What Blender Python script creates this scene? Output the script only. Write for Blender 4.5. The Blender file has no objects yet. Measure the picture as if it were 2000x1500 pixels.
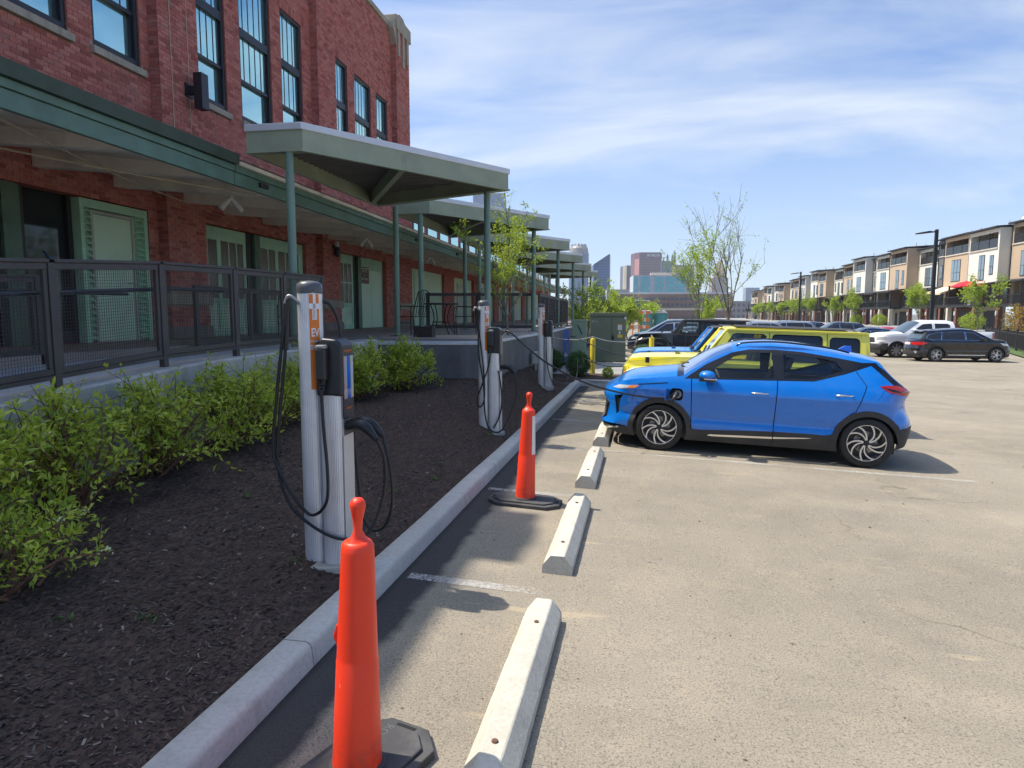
import bpy, bmesh, math, random
import numpy as np
from mathutils import Vector, Matrix, geometry as MG
R = math.radians
rnd = random.Random(7)
SC = bpy.context.scene
COL = SC.collection

# ------------------------------------------------------------------ camera, sky, sun, exposure
cam = bpy.data.objects.new('camera', bpy.data.cameras.new('camera'))
COL.objects.link(cam); SC.camera = cam
cam.location = (0, 0, 2.0)
cam.rotation_euler = (R(90 - 5.972), 0, R(9.81))
cam.data.sensor_width = 36; cam.data.lens = 23.4
cam.data.clip_start = .05; cam.data.clip_end = 12000

W = bpy.data.worlds.new('World'); SC.world = W; W.use_nodes = True
SUN_EL, SUN_AZ = 58.6, -3.0            # height of the sun; heading of the shadows, from +X
CLOUD_AT = (3.3, 1.7, 0)
def world_nodes():
    nt = W.node_tree; N = nt.nodes; L = nt.links
    bg = N['Background']; bg.inputs['Strength'].default_value = .15
    sky = N.new('ShaderNodeTexSky'); sky.sky_type = 'NISHITA'; sky.sun_disc = False
    sky.sun_elevation = R(SUN_EL); sky.sun_rotation = R(270 - SUN_AZ)
    sky.air_density = 1.0; sky.dust_density = .25; sky.ozone_density = 2.4
    tc = N.new('ShaderNodeTexCoord'); sep = N.new('ShaderNodeSeparateXYZ')
    L.new(tc.outputs['Generated'], sep.inputs[0])
    # thin cirrus: noise on the plane of the cloud layer (direction divided by its height)
    def math_(op, a, b=None, clamp=False):
        n = N.new('ShaderNodeMath'); n.operation = op; n.use_clamp = clamp
        for k, q in enumerate((a, b)):
            if q is None: continue
            if isinstance(q, (int, float)): n.inputs[k].default_value = q
            else: L.new(q, n.inputs[k])
        return n.outputs[0]
    zz = math_('ADD', math_('MAXIMUM', sep.outputs[2], 0.0), .30)
    cx = math_('DIVIDE', sep.outputs[0], zz); cy = math_('DIVIDE', sep.outputs[1], zz)
    cmb = N.new('ShaderNodeCombineXYZ'); L.new(cx, cmb.inputs[0]); L.new(cy, cmb.inputs[1])
    def noise(scale, rough, dist, sx, sy, rot):
        mp = N.new('ShaderNodeMapping'); mp.inputs['Scale'].default_value = (sx, sy, 1); mp.inputs['Rotation'].default_value = (0, 0, rot)
        mp.inputs['Location'].default_value = CLOUD_AT
        L.new(cmb.outputs[0], mp.inputs[0])
        n = N.new('ShaderNodeTexNoise'); n.inputs['Scale'].default_value = scale; n.inputs['Detail'].default_value = 9
        n.inputs['Roughness'].default_value = rough; n.inputs['Distortion'].default_value = dist
        L.new(mp.outputs[0], n.inputs['Vector']); return n.outputs[0]
    a = noise(.8, .55, .6, .75, .75, -.4); b = noise(2.4, .6, .7, .5, 1.2, -.2)
    mix = math_('ADD', math_('MULTIPLY', a, .68), math_('MULTIPLY', b, .32))
    rp = N.new('ShaderNodeValToRGB'); rp.color_ramp.elements[0].position = .45; rp.color_ramp.elements[1].position = .655
    rp.color_ramp.elements[0].color = (0, 0, 0, 1); rp.color_ramp.elements[1].color = (.84, .84, .84, 1)
    L.new(mix, rp.inputs[0])
    hz = math_('POWER', math_('SUBTRACT', 1.0, math_('MAXIMUM', sep.outputs[2], 0.0)), 4.2)   # thin veil low down, all round
    fac = math_('MAXIMUM', rp.outputs[0], math_('MULTIPLY', hz, .86), True)
    mx = N.new('ShaderNodeMixRGB'); L.new(fac, mx.inputs[0])
    deep = N.new('ShaderNodeMixRGB'); deep.blend_type = 'MULTIPLY'; deep.inputs[0].default_value = 1; deep.inputs[2].default_value = (.052, .205, .36, 1); L.new(sky.outputs[0], deep.inputs[1]); L.new(deep.outputs[0], mx.inputs[1])
    # thin cloud scatters sunlight forward: whiter and brighter towards the sun; boost added out of view to lift the shade
    dt = N.new('ShaderNodeVectorMath'); dt.operation = 'DOT_PRODUCT'; L.new(tc.outputs['Generated'], dt.inputs[0])
    dt.inputs[1].default_value = (-math.cos(R(SUN_EL)) * math.cos(R(SUN_AZ)), -math.cos(R(SUN_EL)) * math.sin(R(SUN_AZ)), math.sin(R(SUN_EL)))
    fwd = math_('ADD', math_('MULTIPLY', math_('POWER', math_('MAXIMUM', dt.outputs['Value'], 0.0), 7.0), 7.0), 1.0)
    cc = N.new('ShaderNodeVectorMath'); cc.operation = 'SCALE'; cc.inputs[0].default_value = (2.1, 2.2, 2.27); L.new(fwd, cc.inputs['Scale']); L.new(cc.outputs[0], mx.inputs[2])
    L.new(mx.outputs[0], bg.inputs[0])
world_nodes()
sun_dir = Vector((math.cos(R(SUN_EL)) * math.cos(R(SUN_AZ)), math.cos(R(SUN_EL)) * math.sin(R(SUN_AZ)), -math.sin(R(SUN_EL))))
sl = bpy.data.lights.new('sun', 'SUN'); sl.energy = 2.2; sl.angle = R(.53); sl.color = (1, .925, .80)
so = bpy.data.objects.new('sun', sl); COL.objects.link(so); so.rotation_euler = sun_dir.to_track_quat('-Z', 'Y').to_euler(); so.location = (-30, 0, 60)
vs = SC.view_settings; vs.view_transform = 'Standard'; vs.look = 'None'; vs.gamma = 1; vs.use_curve_mapping = False
vs.exposure = 1.66
SC.render.engine = 'CYCLES'; SC.cycles.use_denoising = True
try: SC.cycles.denoiser = 'OPENIMAGEDENOISE'
except Exception: pass
SC.cycles.max_bounces = 8; SC.cycles.transparent_max_bounces = 24; SC.cycles.caustics_reflective = False; SC.cycles.caustics_refractive = False

# ------------------------------------------------------------------ materials
MATS = {}
def srgb(r, g, b):
    f = lambda c: (c / 255 / 12.92) if c <= 10 else ((c / 255 + .055) / 1.055) ** 2.4
    return (f(r), f(g), f(b))
class NT:
    def __init__(s, name):
        s.m = bpy.data.materials.new(name); s.m.use_nodes = True; s.nt = s.m.node_tree; s.N = s.nt.nodes; s.L = s.nt.links
        s.b = s.N['Principled BSDF']; s.tc = s.N.new('ShaderNodeTexCoord'); s.geo = s.N.new('ShaderNodeNewGeometry')
    def lk(s, a, b): s.L.new(a, b)
    def n(s, t, **kw):
        x = s.N.new(t)
        for k, v in kw.items(): setattr(x, k, v)
        return x
    def noise(s, scale, detail=4, rough=.55, dist=0, vec=None, stretch=None):
        x = s.n('ShaderNodeTexNoise'); x.inputs['Scale'].default_value = scale; x.inputs['Detail'].default_value = detail
        x.inputs['Roughness'].default_value = rough; x.inputs['Distortion'].default_value = dist
        v = vec or s.tc.outputs['Object']
        if stretch:
            mp = s.n('ShaderNodeMapping'); mp.inputs['Scale'].default_value = stretch; s.lk(v, mp.inputs[0]); v = mp.outputs[0]
        s.lk(v, x.inputs['Vector']); return x.outputs[0]
    def ramp(s, fac, stops):
        x = s.n('ShaderNodeValToRGB'); e = x.color_ramp.elements
        while len(e) < len(stops): e.new(.5)
        for k, (p, c) in enumerate(stops):
            e[k].position = p; e[k].color = (c, c, c, 1) if isinstance(c, (int, float)) else (*c, 1)
        s.lk(fac, x.inputs[0]); return x.outputs[0]
    def mix(s, fac, a, b, mode='MIX'):
        x = s.n('ShaderNodeMixRGB', blend_type=mode)
        for k, q in enumerate((fac, a, b)):
            if isinstance(q, (int, float)): x.inputs[k].default_value = q if k == 0 else (q, q, q, 1)
            elif isinstance(q, tuple): x.inputs[k].default_value = (*q, 1)
            else: s.lk(q, x.inputs[k])
        return x.outputs[0]
    def math(s, op, a, b=None, clamp=False):
        x = s.n('ShaderNodeMath', operation=op, use_clamp=clamp)
        for k, q in enumerate((a, b)):
            if q is None: continue
            if isinstance(q, (int, float)): x.inputs[k].default_value = q
            else: s.lk(q, x.inputs[k])
        return x.outputs[0]
    def bump(s, h, strength=.3, dist=.01):
        x = s.n('ShaderNodeBump'); x.inputs['Strength'].default_value = strength; x.inputs['Distance'].default_value = dist
        s.lk(h, x.inputs['Height']); s.lk(x.outputs[0], s.b.inputs['Normal'])
    def set(s, **kw):
        for k, v in kw.items():
            i = s.b.inputs[k.replace('_', ' ')]
            if hasattr(v, 'is_output') or isinstance(v, bpy.types.NodeSocket): s.lk(v, i)
            else: i.default_value = (*v, 1) if isinstance(v, tuple) else v
def M(name, col, rough=.6, metal=0., var=.14, vs=3., fine=40., bump=.15, coat=0., dirt=None, damt=.35, dscale=1.2, spec=.5, bd=.004):
    """painted or plain surface: two scales of tone variation, dirt patches, fine relief"""
    if name in MATS: return MATS[name]
    t = NT(name); a = t.noise(vs, 5); f = t.noise(fine, 3)
    c = t.mix(t.ramp(a, [(.3, 0), (.7, 1)]), tuple(q * (1 - var) for q in col), tuple(min(1, q * (1 + var)) for q in col))
    c = t.mix(t.math('MULTIPLY', t.ramp(f, [(.35, 0), (.75, 1)]), var * .8), c, tuple(q * .6 for q in col))
    if dirt:
        d = t.noise(dscale, 7, .65, .4)
        c = t.mix(t.math('MULTIPLY', t.ramp(d, [(.48, 0), (.7, 1)]), damt), c, dirt)
    t.set(Base_Color=c, Roughness=t.math('ADD', t.math('MULTIPLY', a, .18), rough - .09, True), Metallic=metal)
    t.b.inputs['Specular IOR Level'].default_value = spec
    if coat: t.set(Coat_Weight=coat, Coat_Roughness=.04)
    if bump: t.bump(f, bump, bd)
    MATS[name] = t.m; return t.m
def paint(name, col, metal=.25, rough=.32):
    if name in MATS: return MATS[name]
    t = NT(name); a = t.noise(2.2, 4); d = t.noise(9, 6, .6)
    c = t.mix(t.math('MULTIPLY', t.ramp(d, [(.5, 0), (.75, 1)]), .05), col, (.34, .31, .27))   # thin road dust
    t.set(Base_Color=c, Roughness=t.math('ADD', t.math('MULTIPLY', a, .1), rough - .05), Metallic=metal, Coat_Weight=.9, Coat_Roughness=t.math('MULTIPLY', d, .06))
    MATS[name] = t.m; return t.m
def glassy(name, tint=(.75, .82, .82), alpha=.5, dark=(.015, .02, .024), rough=.02):
    """thin pane: mirror-like fresnel reflection over a tinted see-through layer"""
    if name in MATS: return MATS[name]
    t = NT(name); t.N.remove(t.b); out = t.N['Material Output']
    tr = t.n('ShaderNodeBsdfTransparent'); tr.inputs[0].default_value = (*tint, 1)
    df = t.n('ShaderNodeBsdfDiffuse'); df.inputs[0].default_value = (*dark, 1)
    gl = t.n('ShaderNodeBsdfGlossy'); gl.inputs['Roughness'].default_value = rough; gl.inputs[0].default_value = (.95, .97, 1, 1)
    fr = t.n('ShaderNodeFresnel'); fr.inputs[0].default_value = 1.5
    m1 = t.n('ShaderNodeMixShader'); m1.inputs[0].default_value = alpha; t.lk(tr.outputs[0], m1.inputs[1]); t.lk(df.outputs[0], m1.inputs[2])
    m2 = t.n('ShaderNodeMixShader'); t.lk(fr.outputs[0], m2.inputs[0]); t.lk(m1.outputs[0], m2.inputs[1]); t.lk(gl.outputs[0], m2.inputs[2])
    t.lk(m2.outputs[0], out.inputs[0]); MATS[name] = t.m; return t.m
def mirror_glass(name, col=(.35, .55, .6), rough=.04, metal=.8, wav=.02):
    if name in MATS: return MATS[name]
    t = NT(name); a = t.noise(.7, 3)
    t.set(Base_Color=t.mix(a, tuple(q * .75 for q in col), tuple(min(1, q * 1.2) for q in col)), Roughness=rough, Metallic=metal)
    t.bump(t.noise(1.1, 2), wav, .05); MATS[name] = t.m; return t.m
def leafmat(name, c1, c2, trans=.35):
    if name in MATS: return MATS[name]
    t = NT(name); r = t.geo.outputs['Random Per Island']
    oi = t.n('ShaderNodeObjectInfo')
    c = t.mix(r, c1, c2); c = t.mix(t.math('MULTIPLY', t.math('FRACT', t.math('MULTIPLY', r, 7.3)), .35), c, (c2[0] * 1.15, c2[1] * .95, c2[2] * .5))
    t.set(Base_Color=c, Roughness=.5); out = t.N['Material Output']
    tl = t.n('ShaderNodeBsdfTranslucent'); t.lk(t.mix(.5, c, (c2[0] * 1.3, c2[1] * 1.3, c2[2] * .6)), tl.inputs[0])
    ms = t.n('ShaderNodeMixShader'); ms.inputs[0].default_value = trans
    t.lk(t.b.outputs[0], ms.inputs[1]); t.lk(tl.outputs[0], ms.inputs[2]); t.lk(ms.outputs[0], out.inputs[0])
    MATS[name] = t.m; return t.m

# ------------------------------------------------------------------ mesh helpers
def origin(o):
    p = Vector((0, 0, 0))
    while o is not None: p += o.location; o = o.parent
    return p
def tag(o, label=None, cat=None, group=None, kind=None):
    if label: o['label'] = label
    if cat: o['category'] = cat
    if group: o['group'] = group
    if kind: o['kind'] = kind
    return o
def empty(name, loc, label=None, cat=None, group=None, rz=0):
    o = bpy.data.objects.new(name, None); COL.objects.link(o); o.location = loc; o.rotation_euler = (0, 0, rz); o.empty_display_size = .2
    return tag(o, label, cat, group)
def copy_tree(o, parent=None):
    c = o.copy(); COL.objects.link(c); c.parent = parent
    for ch in o.children: copy_tree(ch, c)
    return c
class MB:
    def __init__(s): s.v = []; s.f = []; s.mi = []
    def add(s, vs, fs, mi=0):
        o = len(s.v); s.v.extend(tuple(p) for p in vs); s.f.extend(tuple(i + o for i in f) for f in fs); s.mi.extend([mi] * len(fs)); return s
    BF = [(0, 3, 2, 1), (4, 5, 6, 7), (0, 1, 5, 4), (1, 2, 6, 5), (2, 3, 7, 6), (3, 0, 4, 7)]
    def box(s, x0, y0, z0, x1, y1, z1, mi=0):
        x0, x1 = min(x0, x1), max(x0, x1); y0, y1 = min(y0, y1), max(y0, y1); z0, z1 = min(z0, z1), max(z0, z1)
        return s.add([(x0, y0, z0), (x1, y0, z0), (x1, y1, z0), (x0, y1, z0), (x0, y0, z1), (x1, y0, z1), (x1, y1, z1), (x0, y1, z1)], s.BF, mi)
    def bar(s, a, b, w, h, mi=0, upv=(0, 0, 1)):
        a = Vector(a); b = Vector(b); d = (b - a).normalized(); u = Vector(upv)
        if abs(d.dot(u)) > .98: u = Vector((1, 0, 0))
        r = d.cross(u).normalized() * w / 2; u = r.cross(d).normalized() * h / 2
        P = [p + q for p in (a, b) for q in (-r - u, r - u, r + u, -r + u)]
        return s.add(P, [(0, 3, 2, 1), (4, 5, 6, 7), (0, 1, 5, 4), (1, 2, 6, 5), (2, 3, 7, 6), (3, 0, 4, 7)], mi)
    def prism(s, poly, lo, hi, axis='z', mi=0):
        f = {'z': lambda p, q: (p[0], p[1], q), 'x': lambda p, q: (q, p[0], p[1]), 'y': lambda p, q: (p[0], q, p[1])}[axis]
        n = len(poly); A = [f(p, lo) for p in poly] + [f(p, hi) for p in poly]
        F = [tuple(range(n - 1, -1, -1)), tuple(range(n, 2 * n))] + [(i, (i + 1) % n, (i + 1) % n + n, i + n) for i in range(n)]
        return s.add(A, F, mi)
    def tube(s, pts, r, n=8, caps=True, mi=0):
        pts = [Vector(p) for p in pts]; k = len(pts); rr = r if isinstance(r, (list, tuple)) else [r] * k
        prev = None; V = []
        for i, p in enumerate(pts):
            d = (pts[min(i + 1, k - 1)] - pts[max(i - 1, 0)]); d = d.normalized() if d.length > 1e-9 else Vector((0, 0, 1))
            if prev is None:
                u = Vector((0, 0, 1)) if abs(d.z) < .9 else Vector((1, 0, 0)); a = d.cross(u).normalized()
            else: a = (prev - d * prev.dot(d)); a = a.normalized() if a.length > 1e-6 else d.orthogonal().normalized()
            prev = a; b = d.cross(a)
            for j in range(n):
                t = 2 * math.pi * j / n; V.append(p + (a * math.cos(t) + b * math.sin(t)) * rr[i])
        F = [(i * n + j, i * n + (j + 1) % n, (i + 1) * n + (j + 1) % n, (i + 1) * n + j) for i in range(k - 1) for j in range(n)]
        if caps: F += [tuple(range(n - 1, -1, -1)), tuple(range((k - 1) * n, k * n))]
        return s.add(V, F, mi)
    def lathe(s, prof, c=(0, 0, 0), n=24, axis='z', mi=0, caps=True):
        V = []; c = Vector(c)
        for r, h in prof:
            for j in range(n):
                t = 2 * math.pi * j / n; x, y = r * math.cos(t), r * math.sin(t)
                V.append(c + Vector({'z': (x, y, h), 'y': (x, h, -y), 'x': (h, x, y)}[axis]))
        k = len(prof)
        F = [(i * n + j, i * n + (j + 1) % n, (i + 1) * n + (j + 1) % n, (i + 1) * n + j) for i in range(k - 1) for j in range(n)]
        if caps: F += [tuple(range(n - 1, -1, -1)), tuple(range((k - 1) * n, k * n))]
        return s.add(V, F, mi)
    def grid(s, P, mi=0, closed=False):
        """P: rows x cols of points"""
        nr, nc = len(P), len(P[0]); V = [p for row in P for p in row]
        return s.add(V, [(i * nc + j, i * nc + (j + 1) % nc, (i + 1) * nc + (j + 1) % nc, (i + 1) * nc + j) for i in range(nr - 1) for j in range(nc if closed else nc - 1)], mi)
    def xf(s, M4):
        s.v = [tuple(M4 @ Vector(p)) for p in s.v]; return s
    def build(s, name, mat, parent=None, smooth=0, bevel=0., world=False, flip=False, seg=2):
        me = bpy.data.meshes.new(name); off = origin(parent) if (world and parent) else Vector((0, 0, 0))
        V = [(p[0] - off.x, p[1] - off.y, p[2] - off.z) for p in s.v] if world else s.v
        me.from_pydata(V, [], [f[::-1] for f in s.f] if flip else s.f)
        for m in (mat if isinstance(mat, (list, tuple)) else [mat]): me.materials.append(m)
        if any(s.mi): me.polygons.foreach_set('material_index', s.mi)
        if smooth: me.shade_smooth(); me.set_sharp_from_angle(angle=R(smooth))
        me.update()
        o = bpy.data.objects.new(name, me); COL.objects.link(o); o.parent = parent
        if bevel:
            b = o.modifiers.new('bevel', 'BEVEL'); b.width = bevel; b.segments = seg; b.limit_method = 'ANGLE'; b.angle_limit = R(40)
        return o
def part(name, mat, parent, fn, **kw):
    m = MB(); fn(m); return m.build(name, mat, parent, **kw)
def catmull(pts, n=6):
    P = [Vector(p) for p in pts]; out = []
    for i in range(len(P) - 1):
        a = P[max(i - 1, 0)]; b = P[i]; c = P[i + 1]; d = P[min(i + 2, len(P) - 1)]
        for k in range(n):
            t = k / n; out.append(.5 * ((2 * b) + (c - a) * t + (2 * a - 5 * b + 4 * c - d) * t * t + (3 * b - a - 3 * c + d) * t ** 3))
    out.append(P[-1]); return out
def rrect(x0, y0, x1, y1, r, n=4):
    out = []
    for cx, cy, a0 in ((x1 - r, y1 - r, 0), (x0 + r, y1 - r, 90), (x0 + r, y0 + r, 180), (x1 - r, y0 + r, 270)):
        for k in range(n + 1):
            t = R(a0 + 90 * k / n); out.append((cx + r * math.cos(t), cy + r * math.sin(t)))
    return out
def inpoly(P, poly):
    """P (n,2) array -> bool array"""
    x, y = P[:, 0], P[:, 1]; r = np.zeros(len(P), bool); n = len(poly)
    for i in range(n):
        (x1, y1), (x2, y2) = poly[i], poly[(i + 1) % n]
        if y1 == y2: continue
        c = ((y1 > y) != (y2 > y)) & (x < (x2 - x1) * (y - y1) / (y2 - y1) + x1); r ^= c
    return r
def cdt(loops, pts=()):
    """constrained triangulation of closed loops and loose points -> verts (n,2), tris (m,3)"""
    V = []; E = []
    for lp in loops:
        o = len(V); V.extend(Vector((p[0], p[1])) for p in lp); E.extend((o + i, o + (i + 1) % len(lp)) for i in range(len(lp)))
    V.extend(Vector((p[0], p[1])) for p in pts)
    r = MG.delaunay_2d_cdt(V, E, [], 0, 1e-5)
    return np.array([tuple(p) for p in r[0]]), np.array([tuple(f) for f in r[2]], int)
def plate(outline, holes, f3):
    """flat sheet with holes, mapped to space by f3(a, b)"""
    V, T = cdt([outline] + list(holes)); c = V[T].mean(1); k = inpoly(c, outline)
    for h in holes: k &= ~inpoly(c, h)
    m = MB(); m.add([f3(a, b) for a, b in V], [tuple(t) for t in T[k]]); return m
def ss(a, b, x):
    t = min(1, max(0, (x - a) / (b - a))); return t * t * (3 - 2 * t)
def text_mesh(txt, size, mat, parent, M4, name='lettering', ext=.0006, bold=0., sx=1.):
    cu = bpy.data.curves.new('t', 'FONT'); cu.body = txt; cu.size = size; cu.align_x = 'CENTER'; cu.align_y = 'CENTER'; cu.extrude = ext; cu.offset = bold; cu.resolution_u = 2
    ob = bpy.data.objects.new('t', cu); COL.objects.link(ob); bpy.context.view_layer.update()
    me = bpy.data.meshes.new_from_object(ob); bpy.data.objects.remove(ob); bpy.data.curves.remove(cu)
    me.transform(M4 @ Matrix.Diagonal((sx, 1, 1, 1))); me.materials.clear(); me.materials.append(mat); me.name = name
    o = bpy.data.objects.new(name, me); COL.objects.link(o); o.parent = parent; return o
def frame4(o, ex, ey, ez):
    m = Matrix.Identity(4)
    for k, v in enumerate((ex, ey, ez, o)):
        for j in range(3): m[j][k] = v[j]
    return m
def lot_z(x, y):
    b = .0986 - .039 * x if x < 4.5 else .0986 - .039 * 4.5 - .2 * (1 - math.exp(-(x - 4.5) / 5.1))
    return b
# ------------------------------------------------------------------ surface materials
def asphalt_mat():
    t = NT('asphalt'); p = t.geo.outputs['Position']
    big = t.noise(.32, 6, .6, .6, p); mid = t.noise(1.7, 6, .6, .3, p); grit = t.noise(95, 2, .7, 0, p); grit2 = t.noise(240, 2, .6, 0, p)
    c = t.mix(t.ramp(big, [(.35, 0), (.68, 1)]), (.228, .200, .158), (.315, .276, .216))
    sand = t.math('MULTIPLY', t.ramp(mid, [(.5, 0), (.74, 1)]), .36)
    c = t.mix(sand, c, (.42, .345, .24))
    c = t.mix(t.math('MULTIPLY', t.ramp(t.noise(.7, 7, .7, 1., p), [(.54, 0), (.72, 1)]), .35), c, (.15, .142, .13)); c = t.mix(t.math('MULTIPLY', t.ramp(t.noise(.5, 5, .6, .4, p, (.35, 1.6, 1)), [(.52, 0), (.7, 1)]), .28), c, (.43, .37, .28))
    c = t.mix(t.ramp(grit, [(.34, .7), (.47, 0), (.60, 0), (.72, .6)]), c, t.mix(t.ramp(grit, [(.5, 0), (.55, 1)]), (.07, .066, .06), (.46, .42, .36)))
    c = t.mix(t.ramp(grit2, [(.3, .5), (.44, 0)]), c, (.09, .085, .08))
    # sand smears blown behind pebbles
    sm = t.noise(2.3, 3, .5, .2, p, (.55, 3.4, 1))
    c = t.mix(t.math('MULTIPLY', t.ramp(sm, [(.66, 0), (.74, 1)]), .5), c, (.44, .36, .24))
    # dark strip of new tar along the kerb
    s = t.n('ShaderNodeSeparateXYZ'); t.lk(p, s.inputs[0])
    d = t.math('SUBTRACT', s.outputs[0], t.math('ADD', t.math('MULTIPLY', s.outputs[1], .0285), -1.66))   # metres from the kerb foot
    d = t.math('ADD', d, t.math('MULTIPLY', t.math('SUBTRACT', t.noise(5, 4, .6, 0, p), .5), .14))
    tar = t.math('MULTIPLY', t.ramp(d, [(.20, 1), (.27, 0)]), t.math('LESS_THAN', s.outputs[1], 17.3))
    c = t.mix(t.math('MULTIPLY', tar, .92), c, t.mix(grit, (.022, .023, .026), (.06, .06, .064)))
    # hairline cracks
    v = t.n('ShaderNodeTexVoronoi', feature='DISTANCE_TO_EDGE'); v.inputs['Scale'].default_value = .33
    wv = t.n('ShaderNodeVectorMath', operation='ADD'); nz = t.n('ShaderNodeTexNoise'); nz.inputs['Scale'].default_value = 1.6; t.lk(p, nz.inputs['Vector'])
    sc = t.n('ShaderNodeVectorMath', operation='SCALE'); sc.inputs['Scale'].default_value = .9; t.lk(nz.outputs[1], sc.inputs[0])
    t.lk(p, wv.inputs[0]); t.lk(sc.outputs[0], wv.inputs[1]); t.lk(wv.outputs[0], v.inputs['Vector'])
    cr = t.math('MULTIPLY', t.ramp(v.outputs[0], [(.0, 1), (.006, 0)]), t.ramp(t.noise(.5, 2, .5, 0, p), [(.5, 0), (.6, .55)]))
    c = t.mix(cr, c, (.05, .046, .04))
    t.set(Base_Color=c, Roughness=.95); t.b.inputs['Specular IOR Level'].default_value = .12
    t.bump(t.math('ADD', grit, t.math('MULTIPLY', grit2, .5)), .55, .006); return t.m
def concrete_mat(name, c1, c2, stain=(.12, .11, .1), damt=.5, streak=True, rust=0, sc=1.):
    t = NT(name); p = t.geo.outputs['Position']
    a = t.noise(.9 * sc, 6, .6, .3, p); f = t.noise(42, 4, .6, 0, p); f2 = t.noise(170, 2, .6, 0, p)
    c = t.mix(t.ramp(a, [(.32, 0), (.68, 1)]), c1, c2)
    c = t.mix(t.math('MULTIPLY', t.ramp(f, [(.3, 1), (.55, 0)]), .35), c, tuple(q * .6 for q in c1))
    if streak:
        st = t.noise(1.6, 6, .65, .2, p, (3.5, 3.5, .32))
        c = t.mix(t.math('MULTIPLY', t.ramp(st, [(.5, 0), (.72, 1)]), damt), c, stain)
    if rust:
        rs = t.noise(1.1, 5, .6, .3, p, (1.6, 1.6, .35)); c = t.mix(t.math('MULTIPLY', t.ramp(rs, [(.6, 0), (.72, 1)]), rust), c, (.33, .17, .07))
    c = t.mix(t.ramp(f2, [(.24, .7), (.36, 0)]), c, tuple(q * .35 for q in c1))
    t.set(Base_Color=c, Roughness=.85); t.bump(t.math('ADD', f, t.math('MULTIPLY', f2, .4)), .4, .006); return t.m
def mulch_mat():
    t = NT('mulch'); p = t.geo.outputs['Position']
    a = t.noise(.8, 5, .6, 0, p); v = t.n('ShaderNodeTexVoronoi'); v.inputs['Scale'].default_value = 42
    mp = t.n('ShaderNodeMapping'); mp.inputs['Scale'].default_value = (1, .5, 1); mp.inputs['Rotation'].default_value = (0, 0, .7); t.lk(p, mp.inputs[0]); t.lk(mp.outputs[0], v.inputs['Vector'])
    t.b.inputs['Specular IOR Level'].default_value = .1; c = t.mix(a, (.05, .035, .028), (.09, .064, .052))
    bw = t.n('ShaderNodeRGBToBW'); t.lk(v.outputs['Color'], bw.inputs[0])
    c = t.mix(t.ramp(bw.outputs[0], [(.35, 0), (.8, .75)]), c, (.12, .085, .068))
    t.set(Base_Color=c, Roughness=.95); t.bump(t.math('ADD', v.outputs[0], t.noise(30, 5, .7, 0, p)), .9, .02); return t.m
def line_mat():
    t = NT('parking_paint'); p = t.geo.outputs['Position']; out = t.N['Material Output']
    w = t.math('ADD', t.math('MULTIPLY', t.noise(38, 4, .7, 0, p), .6), t.math('MULTIPLY', t.noise(1.1, 4, .6, 0, p), .5))
    s = t.n('ShaderNodeSeparateXYZ'); t.lk(p, s.inputs[0])
    w = t.math('ADD', w, t.math('MULTIPLY', t.math('MULTIPLY', t.math('ADD', s.outputs[0], .9, True), t.math('LESS_THAN', s.outputs[1], 8.3)), .16))     # worn away where tyres cross
    k = t.math('MULTIPLY', t.ramp(w, [(.44, 1), (.62, 0)]), .5)
    t.set(Base_Color=t.mix(t.noise(3, 4, .6, 0, p), (.5, .49, .46), (.74, .73, .7)), Roughness=.8)
    tr = t.n('ShaderNodeBsdfTransparent'); ms = t.n('ShaderNodeMixShader'); t.lk(k, ms.inputs[0]); t.lk(tr.outputs[0], ms.inputs[1]); t.lk(t.b.outputs[0], ms.inputs[2]); t.lk(ms.outputs[0], out.inputs[0]); return t.m
ASPH = asphalt_mat()
KERB = concrete_mat('kerb_concrete', (.40, .388, .36), (.53, .515, .475), (.25, .23, .2), .35)
STOP = concrete_mat('wheel_stop_concrete', (.45, .42, .35), (.60, .57, .49), (.3, .26, .2), .35, rust=.1)
WALLC = concrete_mat('ramp_concrete', (.42, .405, .37), (.58, .56, .51), (.16, .15, .13), .4, rust=.65)
SLAB = concrete_mat('slab_concrete', (.60, .585, .55), (.74, .72, .68), (.2, .19, .18), .3)
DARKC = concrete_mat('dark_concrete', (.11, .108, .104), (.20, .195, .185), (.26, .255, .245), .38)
BROWNF = concrete_mat('dock_floor', (.30, .24, .20), (.44, .37, .31), (.3, .27, .24), .4, sc=.7)
MULCH = mulch_mat(); LINE = line_mat()
PADG = concrete_mat('pad_concrete', (.24, .235, .22), (.34, .33, .31), (.15, .14, .13), .4)
GRASS = M('grass_ground', (.075, .12, .028), .95, var=.35, vs=1.5, fine=60, bump=.8, bd=.03)

def structure(o): o['kind'] = 'structure'; return o
def sheet(name, xs, ys, zf, mat):
    m = MB(); m.grid([[(x, y, zf(x, y)) for x in xs] for y in ys]); return structure(m.build(name, mat, smooth=60))
structure(part('ground', M('far_ground', (.13, .125, .11), .95, var=.25, vs=.05, fine=2), None, lambda m: m.add([(-6000, -300, -.4), (6000, -300, -.4), (6000, 9000, -.4), (-6000, 9000, -.4)], [(0, 1, 2, 3)])))
xs = list(np.arange(-2.2, 6, .35)) + list(np.arange(6, 46, 2.)); ys = list(np.arange(-3, 20, .5)) + list(np.arange(20, 60, 2.)) + list(np.arange(60, 345, 12.))
sheet('parking_lot', xs, ys, lot_z, ASPH)
# driveway apron and lawn strip in front of the town houses
structure(part('sidewalk', PADG, None, lambda m: m.add([(35.5, 24, .17), (62, 24, .17), (62, 345, .17), (35.5, 345, .17)], [(0, 1, 2, 3)])))
structure(part('lawn', GRASS, None, lambda m: m.add([(19.4, 36.0, -.2), (34, 36, -.2), (38, 62, -.2), (28.4, 62, -.2)], [(0, 1, 2, 3)])))

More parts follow.
